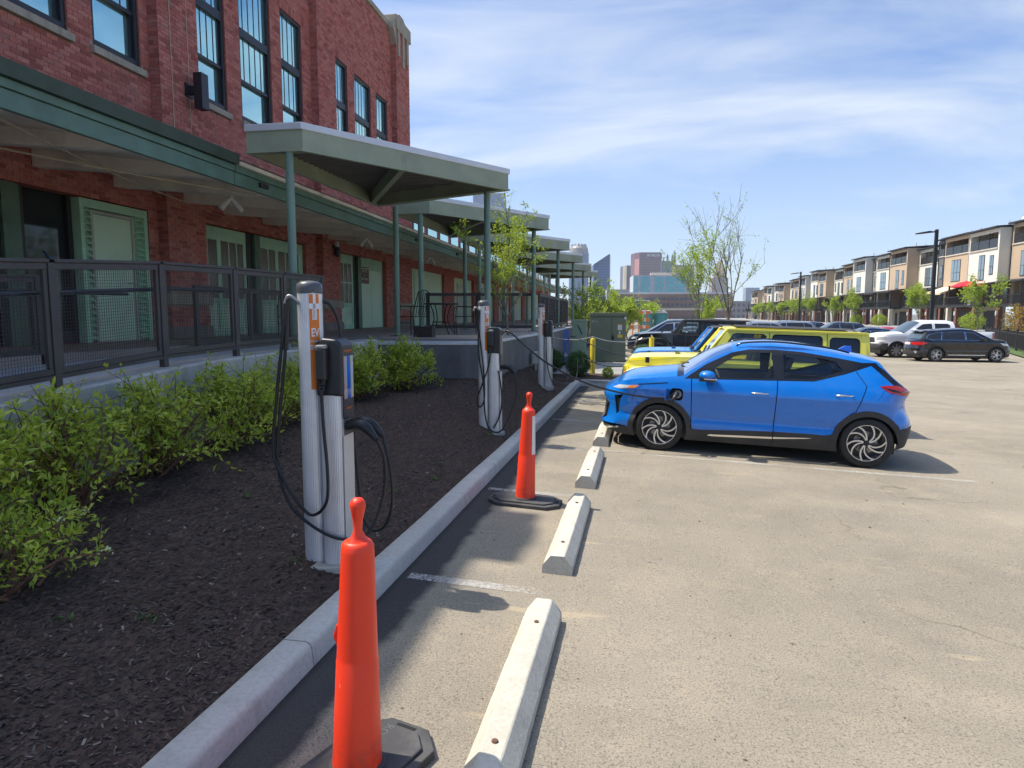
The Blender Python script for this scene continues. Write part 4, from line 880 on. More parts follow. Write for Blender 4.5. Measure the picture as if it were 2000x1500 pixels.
cord('charging_cable', [(-1.44, 15.15, .40), (-1.40, 15.8, .43), (-1.47, 16.3, 1.051), (-1.46, 16.6, 1.315), (-1.4, 16.8, 1.449), (-1.2, 16.7, 1.402), (-.521, 15.5, 1.177), (.102, 13.0, 1.167)], 'upper black charging cable from the far station towards the yellow off-roader', .012, RUBBER, 'cable', n=6)
cord('charging_cable', [(-1.45, 15.12, .40), (-1.254, 15.6, .42), (-1.19, 16.0, .515), (-1.20, 16.5, .852), (-1.175, 16.6, .922), (-.984, 16.4, .899), (-.513, 15.4, .829), (-.098, 14.2, .904), (.341, 12.8, 1.066)], 'lower black charging cable looping from the far station to the yellow off-roader', .012, RUBBER, 'cable', n=6)
CHAIN = M('chain_grey', (.38, .38, .36), .45, .5)
cord('chain', [(-2.25, 19.5, 1.33), (-1.55, 19.5, 1.256), (-.996, 19.7, 1.345)], 'grey chain from the dock wall to the near yellow bollard', .014, CHAIN, 'chain')
cord('chain', [(-.97, 19.55, 1.345), (-.539, 20.5, 1.194), (.079, 21.5, 1.143), (.814, 23.0, 1.243)], 'grey chain between the two yellow bollards', .014, CHAIN, 'chain')
# ------------------------------------------------------------------ delineator posts, wheel stops
def vest_mat():
    t = NT('orange_plastic'); a = t.noise(2.5, 4); c = t.mix(a, (.80, .038, .010), (.90, .058, .018))
    sc = t.noise(34, 3, .6, 0, None, (1, 1, .28)); c = t.mix(t.math('MULTIPLY', t.ramp(sc, [(.69, 0), (.73, 1)]), .55), c, (.9, .5, .4))          # pale scratches
    s = t.n('ShaderNodeSeparateXYZ'); t.lk(t.tc.outputs['Object'], s.inputs[0]); lo = t.ramp(t.math('ADD', s.outputs[2], t.math('MULTIPLY', t.noise(9, 5), .3)), [(.14, .55), (.42, 0)])
    c = t.mix(t.math('MULTIPLY', lo, t.ramp(t.noise(26, 5, .7), [(.42, 0), (.66, 1)])), c, (.16, .05, .035))                                   # road grime at the foot
    t.set(Base_Color=c, Roughness=t.math('ADD', t.math('MULTIPLY', sc, .3), .28)); t.bump(t.noise(16, 3), .05, .004); MATS['orange_plastic'] = t.m; return t.m
VEST = vest_mat()
BASE = M('black_rubber_base', (.045, .045, .048), .75, var=.3, vs=5, fine=60, bump=.4, dirt=(.16, .15, .135), damt=.5, dscale=3)
REFL = M('reflective_tape', (.72, .72, .70), .35, var=.06, bump=0)
def delineator(x, y, rz, label, tape):
    z = lot_z(x, y); o = empty('delineator_post', (x, y, z), label, 'traffic post', 'orange delineator posts', rz); o.rotation_euler = (0, R(2.2), rz)
    part('base', BASE, o, lambda m: (m.prism([(-.36, -.10), (-.25, -.205), (.25, -.205), (.36, -.10), (.36, .10), (.25, .205), (-.25, .205), (-.36, .10)], .0, .036), m.prism([(-.30, -.085), (-.215, -.165), (.215, -.165), (.30, -.085), (.30, .085), (.215, .165), (-.215, .165), (-.30, .085)], .0361, .052), m.lathe([(.115, .052), (.112, .066)], n=28)), bevel=.01)
    for s in (-1, 1): part('grip_slot', M('slot_black', (.01, .01, .01), .9, bump=0), o, lambda m: m.box(s * .325 - .011, -.05, .0355, s * .325 + .011, .05, .0375))
    text_mesh('ROAD', .06, M('base_relief', (.10, .10, .10), .7), o, frame4(Vector((.2, .05, .0522)), (-1, 0, 0), (0, -1, 0), (0, 0, 1)))
    part('body', VEST, o, lambda m: m.lathe([(.0985, .066), (.0965, .10), (.083, .48), (.081, .485), (.081, .50), (.0805, .505), (.065, .90), (.0635, .925), (.056, .938), (.05, .942)], n=36), smooth=45)
    def handle(m):      # flattened neck rising to a knob
        P = []
        for zz, rx, ry in ((.935, .052, .05), (.955, .04, .02), (.98, .021, .014), (1.02, .022, .018), (1.055, .028, .026), (1.075, .032, .031), (1.092, .03, .029), (1.105, .018, .018), (1.109, .004, .004)): P.append([(rx * math.cos(t), ry * math.sin(t), zz) for t in np.linspace(0, 6.283, 21)[:-1]])
        m.grid(P, closed=True)
    part('handle', VEST, o, handle, smooth=60)
    if tape: part('reflective_tape', REFL, o, lambda m: m.grid([[(rr * math.cos(a), rr * math.sin(a), zz) for a in np.linspace(-.75, .75, 12)] for zz, rr in ((.50, .0822), (.88, .0672))]), smooth=60)
    else: part('strap_lug', VEST, o, lambda m: m.prism([(-.10, .56), (-.072, .50), (-.072, .60), (-.085, .61)], -.012, .012, 'y'), bevel=.004).rotation_euler = (0, 0, -rz)
    return o
delineator(-1.045, 2.37, R(72), 'orange delineator post in the foreground, the largest, on a black rubber base', False).scale = (1, 1, 1.035)
delineator(-.975, 6.40, R(-4), 'smaller orange delineator post with a white strip standing behind the foreground one', True)
def wheel_stop(x, y0, y1, tilt, label):
    L = y1 - y0; o = empty('wheel_stop', (x, (y0 + y1) / 2, lot_z(x, 5)), label, 'wheel stop', 'concrete wheel stops', tilt); o.rotation_euler = (0, R(2.2), tilt)
    prof = [(-.11, 0), (.11, 0), (.107, .06), (.048, .135), (-.048, .135), (-.107, .06)]
    r = random.Random(int(y0 * 10))
    def body(m):
        n = 26; P = []
        for i in range(n + 1):
            t = -L / 2 + L * i / n; k = 1 - .03 * (i in (0, n)); P.append([(a * k + r.uniform(-.0016, .0016), t, b * (1 - .02 * (i in (0, n))) + r.uniform(-.0016, .0016) * (b > .1)) for a, b in prof])
        m.grid(P, closed=True); m.f += [tuple(range(6)), tuple(range(n * 6 + 5, n * 6 - 1, -1))]; m.mi += [0, 0]
    part('body', STOP, o, body, smooth=20, flip=True, bevel=.006)
    for s in (-1, 1): part('anchor_pin', M('rusty_pin', (.12, .06, .035), .8, bump=.4), o, lambda m: m.lathe([(.013, .13), (.015, .137), (.012, .142)], (0, s * (L / 2 - .32), 0), 10))
    return o
for x, y0, y1, l in ((-.50, 2.2, 3.93, 'nearest pale concrete wheel stop, cut by the bottom edge'), (-.455, 4.66, 6.40, 'second pale concrete wheel stop from the camera'), (-.405, 7.12, 8.80, 'third pale concrete wheel stop from the camera'), (-.335, 9.5, 11.25, 'pale concrete wheel stop under the nose of the blue car')):
    wheel_stop(x, y0, y1, R(-1.3), l)
# ------------------------------------------------------------------ dock furniture
BLKM = M('black_metal', (.018, .018, .02), .4, .3, var=.15, bump=.03)
tb = empty('patio_table', (-4.35, 15.3, PZ), 'round black metal patio table on the dock', 'table')
part('table_top', BLKM, tb, lambda m: m.lathe([(.40, .70), (.42, .71), (.42, .725), (.38, .735)], n=32)); part('ring', BLKM, tb, lambda m: m.lathe([(.2, .28), (.212, .29), (.2, .30), (.188, .29), (.2, .28)], n=20, caps=False))
for k in range(4):
    a = R(45 + 90 * k); part('leg', BLKM, tb, lambda m: m.tube(catmull([(.28 * math.cos(a), .28 * math.sin(a), .70), (.2 * math.cos(a), .2 * math.sin(a), .5), (.2 * math.cos(a), .2 * math.sin(a), .28), (.38 * math.cos(a), .38 * math.sin(a), .0)], 5), .013, 6), smooth=60)
def chair(x, y, rz, label):
    o = empty('patio_chair', (x, y, PZ), label, 'chair', 'black metal patio chairs', rz); t = lambda n, pts, r=.012: part(n, BLKM, o, lambda m: m.tube(catmull(pts, 4), r, 6), smooth=60)
    for s in (-1, 1):
        t('leg', [(.22, s * .25, 0), (.24, s * .25, .3), (.22, s * .25, .62), (.1, s * .25, .65), (-.2, s * .24, .64)]); t('leg', [(-.30, s * .24, 0), (-.22, s * .24, .42), (-.28, s * .23, .7), (-.34, s * .2, .95)])
    t('back_rail', [(-.34, -.2, .95), (-.36, 0, 1.0), (-.34, .2, .95)]); part('seat', BLKM, o, lambda m: m.box(-.23, -.24, .41, .23, .24, .43), bevel=.01)
    for k in range(5): part('slat', BLKM, o, lambda m: m.bar((-.235, -.16 + k * .08, .44), (-.33, -.15 + k * .075, .96), .02, .006))
    t('stretcher', [(.235, -.25, .28), (.235, .25, .28)]); return o
chair(-4.75, 14.35, R(160), 'black metal patio chair between the two green posts'); chair(-3.75, 15.25, R(200), 'black metal patio chair right of the round table'); chair(-7.0, 13.1, R(-60), 'black metal chair behind the mesh railing before the mint doors')
pb = empty('planter_box', (-4.15, 13.35, PZ), 'small dark brown box on the dock edge', 'box'); part('body', M('dark_box', (.06, .04, .035), .7), pb, lambda m: m.box(-.2, -.13, 0, .2, .13, .2), bevel=.01); part('lid_rim', M('dark_box2', (.06, .05, .045), .7), pb, lambda m: m.box(-.21, -.14, .2, .21, .14, .222), bevel=.006)
wb = empty('utility_box', (-2.22, 16.3, .8), 'white electrical box on the dark dock wall', 'utility box'); part('cover', ALUF, wb, lambda m: m.box(-.06, -.16, 0, .08, .16, .28), bevel=.01)
for s in (-.08, 0, .08): part('conduit', CHAIN, wb, lambda m: m.tube([(0, s, 0), (0, s, -.2)], .014, 6))
# ------------------------------------------------------------------ transformer, cabinet, bollards
TRG = M('transformer_green', (.16, .185, .12), .45, var=.1, vs=1.2, fine=20, bump=.08, dirt=(.16, .17, .12), damt=.35); TRP = M('cabinet_pale_green', (.25, .34, .23), .5, var=.1)
tf = empty('transformer', (-.72, 25.3, .22), 'large green padmount transformer cabinet behind the yellow bollard', 'transformer')
part('tank', TRG, tf, lambda m: m.box(-.66, -.12, 0, .66, 1.3, 1.72), bevel=.015); part('roof', TRG, tf, lambda m: m.prism([(-.17, 1.72), (1.35, 1.72), (1.35, 1.80), (-.17, 1.84)], -.69, .69, 'x'), bevel=.01)
for x0, x1 in ((-.63, .12), (.135, .63)): part('door', TRG, tf, lambda m: m.box(x0, -.14, .32, x1, -.118, 1.66), bevel=.006)
part('kick_panel', TRG, tf, lambda m: m.box(-.63, -.135, .03, .63, -.118, .30), bevel=.006); part('padlock', BLKM, tf, lambda m: (m.box(.15, -.18, .82, .23, -.14, .96), m.tube(catmull([(.17, -.17, .96), (.19, -.17, 1.02), (.22, -.17, .96)], 4), .01)))
part('warning_sticker', M('sticker', (.7, .68, .62), .5, bump=0), tf, lambda m: m.box(.36, -.1445, 1.2, .52, -.1405, 1.42)); part('orange_strip', M('sticker_orange', (.75, .25, .03), .5, bump=0), tf, lambda m: m.box(.36, -.1455, 1.39, .52, -.1447, 1.42))
part('warning_tag', M('sticker', (.7, .68, .62), .5), tf, lambda m: m.box(.41, -.1445, 1.05, .46, -.1405, 1.16)); part('warning_label', M('sticker_yellow', (.75, .55, .04), .5, bump=0), tf, lambda m: m.box(.36, -.1445, .92, .54, -.1405, 1.03)); part('number_plate', WHITE, tf, lambda m: m.box(.6, -.1755, 1.60, .68, -.1715, 1.69))
CHALK = M('chalk_writing', (.42, .46, .4), .7, bump=0); text_mesh('40-01', .14, CHALK, tf, frame4(Vector((-.48, -.1412, 1.52)), (1, 0, 0), (0, 0, 1), (0, -1, 0)), sx=.8); text_mesh('40-01', .17, CHALK, tf, frame4(Vector((-.6615, .62, .95)), (0, -1, 0), (0, 0, 1), (-1, 0, 0)), sx=.8); text_mesh('PREFERRED', .09, CHALK, tf, frame4(Vector((-.6615, .62, 1.45)), (0, -1, 0), (0, 0, 1), (-1, 0, 0)), sx=.8)
cb = empty('utility_cabinet', (-1.75, 24.6, .22), 'narrow pale green utility cabinet left of the transformer', 'cabinet'); part('body', TRP, cb, lambda m: m.box(-.26, 0, 0, .26, .5, 1.52), bevel=.012); part('lid', TRP, cb, lambda m: m.box(-.28, -.02, 1.52, .28, .52, 1.58), bevel=.01); part('handle', BLKM, cb, lambda m: m.bar((-.05, -.015, 1.4), (.12, -.015, 1.05), .03, .03))
bn = empty('blue_sign_board', (-2.12, 23.4, .22), 'narrow blue sign board between the dock wall and the green cabinet', 'sign'); part('board', M('blue_board', (.08, .16, .42), .5), bn, lambda m: m.box(-.1, 0, .1, .1, .03, 1.25)); part('arrow', WHITE, bn, lambda m: m.prism([(-.08, .3), (.08, .3), (.0, .5)], -.004, -.001, 'y')); part('foot', BLKM, bn, lambda m: m.box(-.14, -.1, 0, .14, .12, .1))
YEL = M('safety_yellow', (.72, .55, .025), .45, var=.08, vs=3, bump=.06, dirt=(.4, .3, .05), damt=.25)
def bollard(x, y, z, h, r, label):
    o = empty('bollard', (x, y, z), label, 'bollard', 'yellow bollards'); part('post', YEL, o, lambda m: m.lathe([(r, -.1), (r, h - .05), (r * .85, h - .015), (r * .4, h), (.005, h + .004)], n=24), smooth=40); part('chain_eye', CHAIN, o, lambda m: m.lathe([(.02, h), (.03, h + .03), (.02, h + .06)], n=10)); return o
bollard(-.985, 19.5, .23, 1.08, .075, 'yellow bollard in front of the green transformer'); bollard(.814, 23.0, .15, 1.1, .085, 'yellow bollard top showing behind the blue off-roader bonnet')
# ------------------------------------------------------------------ vehicles
TYRE = M('tyre', (.018, .018, .018), .75, var=.2, vs=5, fine=50, bump=.2, dirt=(.07, .065, .06), damt=.4, dscale=5); CLAD = M('black_cladding', (.028, .028, .030), .6, var=.12, vs=3, fine=60, bump=.15, dirt=(.09, .085, .075), damt=.35)
GLOSSB = M('gloss_black', (.008, .008, .009), .12, var=.05, bump=0, coat=.5); RIMS = M('machined_rim', (.70, .70, .70), .28, .85, var=.06, bump=.02); RIMB = M('rim_black', (.015, .015, .016), .35, var=.1, bump=0); CHROME = M('chrome_trim', (.75, .75, .74), .18, 1., var=.04, bump=0)
CABIN = M('cabin_dark', (.10, .10, .10), .8, var=.2, bump=.1); SEATM = M('seat_dark', (.075, .073, .075), .7, var=.2, vs=6, bump=.2); DISC = M('brake_disc', (.3, .29, .28), .4, .8)
CARGLASS = glassy('car_glass', (.86, .93, .90), .05, (.03, .04, .04)); PRIV = mirror_glass('privacy_glass', (.03, .035, .045), .03, .25, .01); WSG = mirror_glass('windscreen_glass', (.10, .13, .15), .03, .35, .01)
LENSW = M('lamp_lens', (.62, .64, .66), .12, .3, var=.1, bump=0, coat=.6); LENSR = M('tail_lens', (.42, .010, .012), .12, var=.2, vs=9, bump=0, coat=.8); LENSO = M('amber_lens', (.8, .25, .02), .2, bump=0, coat=.5); SEAM = M('panel_gap', (.006, .006, .007), .9, bump=0)
PLATE = M('number_plate', (.6, .62, .66), .5, bump=0)
def wheel(par, x, y, z, r, w, style='swirl', side=-1, rr=None):
    """side -1: outer face towards -y"""
    rr = rr or r * .70; t = MB(); s = side; P = [(rr * .97, -.42), (rr * 1.02, -.5), (r * .86, -.51), (r * .95, -.46), (r * .985, -.36), (r, -.2), (r, .2), (r * .985, .36), (r * .95, .46), (rr * 1.0, .5)]
    t.lathe([(a, b * w) for a, b in P], n=40, axis='y', caps=False); o = t.build('wheel', TYRE, par, smooth=35); o.location = (x, y, z); yo = -.36 * w
    if s > 0: o.rotation_euler = (0, 0, math.pi)
    q = lambda n, mt, fn, **kw: part(n, mt, o, fn, **kw)
    q('tread', TYRE, lambda m: [m.box(-.012, -.2 * w, 0, .012, .2 * w, .001)] if 0 else [m.bar((r * 1.0 * math.cos(a), -.34 * w, r * math.sin(a)), (r * math.cos(a + .05), .34 * w, r * math.sin(a + .05)), .006, .006) for a in np.linspace(0, 6.283, 49)[:-1]])
    q('rim', RIMS if style != 'black' else RIMB, lambda m: m.lathe([(rr * .985, yo - .01), (rr * 1.0, yo - .018), (rr * .955, yo - .018), (rr * .92, yo + .01), (rr * .9, yo + .1)], n=40, axis='y', caps=False), smooth=40)
    q('dish', RIMB, lambda m: m.lathe([(rr * .93, yo + .10), (rr * .3, yo + .085), (.001, yo + .085)], n=28, axis='y', caps=False)); q('brake_disc', DISC, lambda m: m.lathe([(rr * .6, yo + .07), (rr * .6, yo + .06), (rr * .3, yo + .06)], n=28, axis='y', caps=False))
    def blade(m, a0, sw, w0, w1, r0=.16, r1=.965, dep=.02, y0=None):
        n = 8; L, Rr = [], []
        for i in range(n + 1):
            t_ = i / n; rad = rr * (r0 + (r1 - r0) * t_); a = a0 + sw * t_ ** 1.4; hw = (w0 + (w1 - w0) * t_) * rr / 2 / rad; L.append((rad * math.cos(a - hw), rad * math.sin(a - hw))); Rr.append((rad * math.cos(a + hw), rad * math.sin(a + hw)))
        yy = yo - .012 if y0 is None else y0; m.prism(L + Rr[::-1], yy, yy + dep, 'y')
    if style in ('swirl',):
        for k in range(5):
            a = 2 * math.pi * k / 5 + .3
            q('spoke', RIMS, lambda m: blade(m, a, .50, .07, .10)); q('spoke', RIMS, lambda m: blade(m, a + .32, .78, .05, .12)); q('spoke_web', RIMB, lambda m: blade(m, a + .16, .62, .3, .3, .14, .6, .02, yo + .0))
    elif style == 'star':
        for k in range(5):
            a = 2 * math.pi * k / 5
            q('spoke', RIMS, lambda m: blade(m, a, .0, .12, .12, .15, .55)); q('spoke', RIMS, lambda m: blade(m, a, .36, .08, .07, .5)); q('spoke', RIMS, lambda m: blade(m, a, -.36, .08, .07, .5))
    else:
        for k in range(8): q('spoke', RIMS if style == 'steel' else RIMB, lambda m: blade(m, 2 * math.pi * k / 8, .0, .24, .34, .1, .96))
    q('hub_cap', RIMB if style == 'swirl' else RIMS, lambda m: m.lathe([(.001, yo - .022), (rr * .13, yo - .02), (rr * .17, yo - .005), (rr * .17, yo + .03)], n=18, axis='y', caps=False), smooth=40)
    for k in range(5): a = 2 * math.pi * k / 5 + .3; q('lug_nut', RIMS, lambda m: m.lathe([(.001, yo - .006), (.010, yo - .004), (.010, yo + .02)], (rr * .27 * math.cos(a), 0, rr * .27 * math.sin(a)), 8, 'y', caps=False))
    return o
def tab(T, x): return np.interp(x, [p[0] for p in T], [p[1] for p in T])
def dens(poly, d=.05):
    out = []
    for i, p in enumerate(poly):
        q = poly[(i + 1) % len(poly)]; n = max(1, int(math.hypot(q[0] - p[0], q[1] - p[1]) / d)); out += [(p[0] + (q[0] - p[0]) * k / n, p[1] + (q[1] - p[1]) * k / n) for k in range(n)]
    return out
def strip(pts, w):
    P = [Vector(p) for p in pts]; A, B = [], []
    for i, p in enumerate(P):
        d = (P[min(i + 1, len(P) - 1)] - P[max(i - 1, 0)]).normalized(); n = Vector((-d.y, d.x)) * w / 2; A.append(tuple(p + n)); B.append(tuple(p - n))
    return A + B[::-1]
class CarShell:
    def __init__(s, sp):
        s.sp = sp; P = np.array([tuple(p) for p in catmull([(x, y, 0) for x, y in sp['plan']], 14)])[:, :2]; s.X, s.Y = np.maximum.accumulate(P[:, 0] + np.arange(len(P)) * 1e-6), P[:, 1]
        d = np.hypot(np.diff(s.X), np.diff(s.Y)); s.U = np.concatenate([[0], np.cumsum(d)]); tx, ty = np.gradient(s.X, s.U), np.gradient(s.Y, s.U); l = np.hypot(tx, ty); s.NX, s.NY = -ty / l, tx / l
        k = int(len(P) * .4); s.yf = (s.Y[:k], s.U[:k])
        s.kx = sp['kx']                                              # x where the front and rear faces blend into the flank
    def ux(s, x): return np.interp(x, s.X, s.U)
    def uyf(s, y): return np.interp(y, *s.yf)
    def pos(s, u, z, push=0.):
        u = np.asarray(u, float); z = np.asarray(z, float); sp = s.sp; x = np.interp(u, s.U, s.X)
        f0, f1, r0, r1 = s.kx; wf = np.clip((f1 - x) / (f1 - f0), 0, 1); wr = np.clip((x - r0) / (r1 - r0), 0, 1); wf = wf * wf * (3 - 2 * wf); wr = wr * wr * (3 - 2 * wr)
        o = tab(sp['side'], z) * (1 - wf) * (1 - wr) + tab(sp['front'], z) * wf + tab(sp['rear'], z) * wr + push
        for zc, amp, wd in sp.get('crease', ()): o = o + amp * np.exp(-((z - zc) / wd) ** 2) * (1 - wf) * (1 - wr)
        return np.stack([x + np.interp(u, s.U, s.NX) * o, np.maximum(0, np.interp(u, s.U, s.Y) + np.interp(u, s.U, s.NY) * o), z], -1)
    def build(s, root, mats, step=.05):
        sp = s.sp; zt = lambda x: tab(sp['zt'], x); zb = lambda x: tab(sp['zb'], x); Un = s.U[-1]
        us = np.linspace(0, Un, int(Un / .03)); xs = np.interp(us, s.U, s.X); bottom = [(u, float(zb(x))) for u, x in zip(us, xs)]; top = [(u, float(zt(x))) for u, x in zip(us, xs)]
        arches = []
        for cx, cz, ra in sp['arches']:
            arches.append([(float(s.ux(cx + ra * math.cos(t))), cz + ra * math.sin(t)) for t in np.linspace(-.9, math.pi + .9, 40)])
        outline = bottom + top[::-1]; regs = []
        for name, mk, poly, push in sp['regions']:
            if poly and poly[0] == 'f': q = [(float(s.uyf(a)), b) for a, b in poly[1:]]
            else: q = [(float(s.ux(a)), b) for a, b in dens(poly, .06)]
            regs.append((name, mk, q, push))
        loops = [outline] + arches + [r[2] for r in regs]
        gx = np.arange(step / 2, Un, step); gz = np.arange(.15, 2.1, step); G = np.array([(a, b) for a in gx for b in gz]); G = G[inpoly(G, outline)]
        V, T = cdt(loops, [tuple(g) for g in G]); c = V[T].mean(1); keep = inpoly(c, outline)
        for a in arches: keep &= ~inpoly(c, a)
        lab = np.full(len(T), -1)
        for i, r in enumerate(regs): lab[inpoly(c, r[2])] = i
        for i in range(-1, len(regs)):
            name, mk, push = ('body_panel', 'body', 0.) if i < 0 else (regs[i][0], regs[i][1], regs[i][3]); tri = T[keep & (lab == i)]
            if not len(tri): continue
            idx, inv = np.unique(tri, return_inverse=True); P3 = s.pos(V[idx, 0], V[idx, 1], push); inv = inv.reshape(-1, 3)
            for sd in (-1, 1):
                m = MB(); Q = P3.copy(); Q[:, 1] *= sd
                if name.endswith('_near') and sd > 0: continue
                m.add(Q.tolist(), (inv if sd < 0 else inv[:, ::-1]).tolist()); m.build(name.replace('_near', ''), mats[mk], root, smooth=60)
        # hood, screens and roof between the two shoulders
        tops = sp['tops']; cuts = sorted({0.} | {float(s.ux(a)) for a, _, _ in tops} | {Un}); 
        for i, (x0, name, mk) in enumerate(tops):
            u0 = float(s.ux(x0)); u1 = float(s.ux(tops[i + 1][0])) if i + 1 < len(tops) else Un
            n = max(3, int((u1 - u0) / .05)); uu = np.linspace(u0, u1, n + 1); xx = np.interp(uu, s.U, s.X); E = s.pos(uu, zt(xx)); rows = []
            for (x, y, z) in E:
                cr = float(tab(sp['crown'], x)); cy = min(1., y / .35); e2 = sp.get('flat', 2.4); rows.append([(x - sp.get('bow', 0) * (1 - k * k) * 0, y * k, z + cr * cy * (1 - abs(k) ** e2)) for k in np.linspace(-1, 1, 15)])
            m = MB(); m.grid(rows); m.build(name, mats[mk], root, smooth=60)
        return s
def liner(root, cx, cz, ra, half, w=.26):
    for sd in (-1, 1):
        part('wheel_liner', RIMB, root, lambda m: m.grid([[(cx + ra * math.cos(t), sd * y, cz + ra * math.sin(t)) for y in (half - .005, half - w)] for t in np.linspace(.05, math.pi - .05, 20)] ))
def underbody(root, x0, x1, half, z0, z1): part('underbody', RIMB, root, lambda m: m.box(x0, -half, z0, x1, half, z1))
HERO = dict(plan=[(0, 0), (.012, .3), (.045, .5), (.12, .66), (.27, .79), (.5, .85), (.87, .88), (1.4, .885), (2.1, .885), (3.0, .885), (3.45, .88), (3.75, .85), (3.96, .765), (4.09, .6), (4.15, .35), (4.17, 0)], kx=(.08, .42, 3.7, 4.05),
    zt=[(0, .78), (.03, .82), (.1, .875), (.25, .945), (.5, 1.0), (.85, 1.045), (1.05, 1.065), (1.14, 1.08), (1.3, 1.19), (1.5, 1.32), (1.75, 1.445), (2.0, 1.515), (2.3, 1.54), (2.7, 1.53), (3.1, 1.485), (3.45, 1.435), (3.66, 1.40), (3.70, 1.385), (3.76, 1.32), (3.9, 1.19), (4.02, 1.08), (4.08, 1.03), (4.14, .99), (4.18, .98)],
    zb=[(0, .22), (.3, .19), (.5, .18), (3.6, .19), (4.0, .27), (4.2, .30)], crown=[(0, .03), (.4, .085), (1.0, .10), (1.2, .11), (1.6, .10), (2.1, .07), (3.2, .06), (3.66, .055), (3.8, .03), (4.2, .01)],
    side=[(.15, -.07), (.28, -.02), (.40, .0), (.50, -.012), (.60, -.012), (.72, .004), (.82, .012), (.90, .010), (.98, -.008), (1.06, -.045), (1.2, -.115), (1.35, -.20), (1.45, -.262), (1.55, -.34)],
    front=[(.15, -.10), (.25, -.02), (.33, .02), (.42, -.02), (.6, -.03), (.72, .0), (.80, -.02), (.9, -.12), (1.0, -.25), (1.2, -.5)],
    rear=[(.2, -.06), (.3, -.015), (.45, .02), (.58, .03), (.66, .0), (.76, -.05), (.88, -.07), (.96, -.035), (1.02, -.02), (1.12, -.07), (1.2, -.15), (1.4, -.36)], crease=[(.50, -.022, .045), (.60, .008, .03), (.865, .010, .025)],
    arches=[(.87, .315, .372), (3.545, .315, .372)], regions=[], tops=[(0, 'bonnet', 'body'), (1.07, 'cowl', 'black'), (1.16, 'windscreen', 'ws'), (1.80, 'roof', 'body'), (3.695, 'rear_window', 'black'), (3.76, 'rear_window', 'ws'), (4.03, 'tailgate', 'body')])
def arch_ring(cx, cz, ro, zlow): return [(cx + ro * math.cos(t), cz + ro * math.sin(t)) for t in np.linspace(0, math.pi, 22)] + [(cx - ro, zlow), (cx + ro, zlow)]
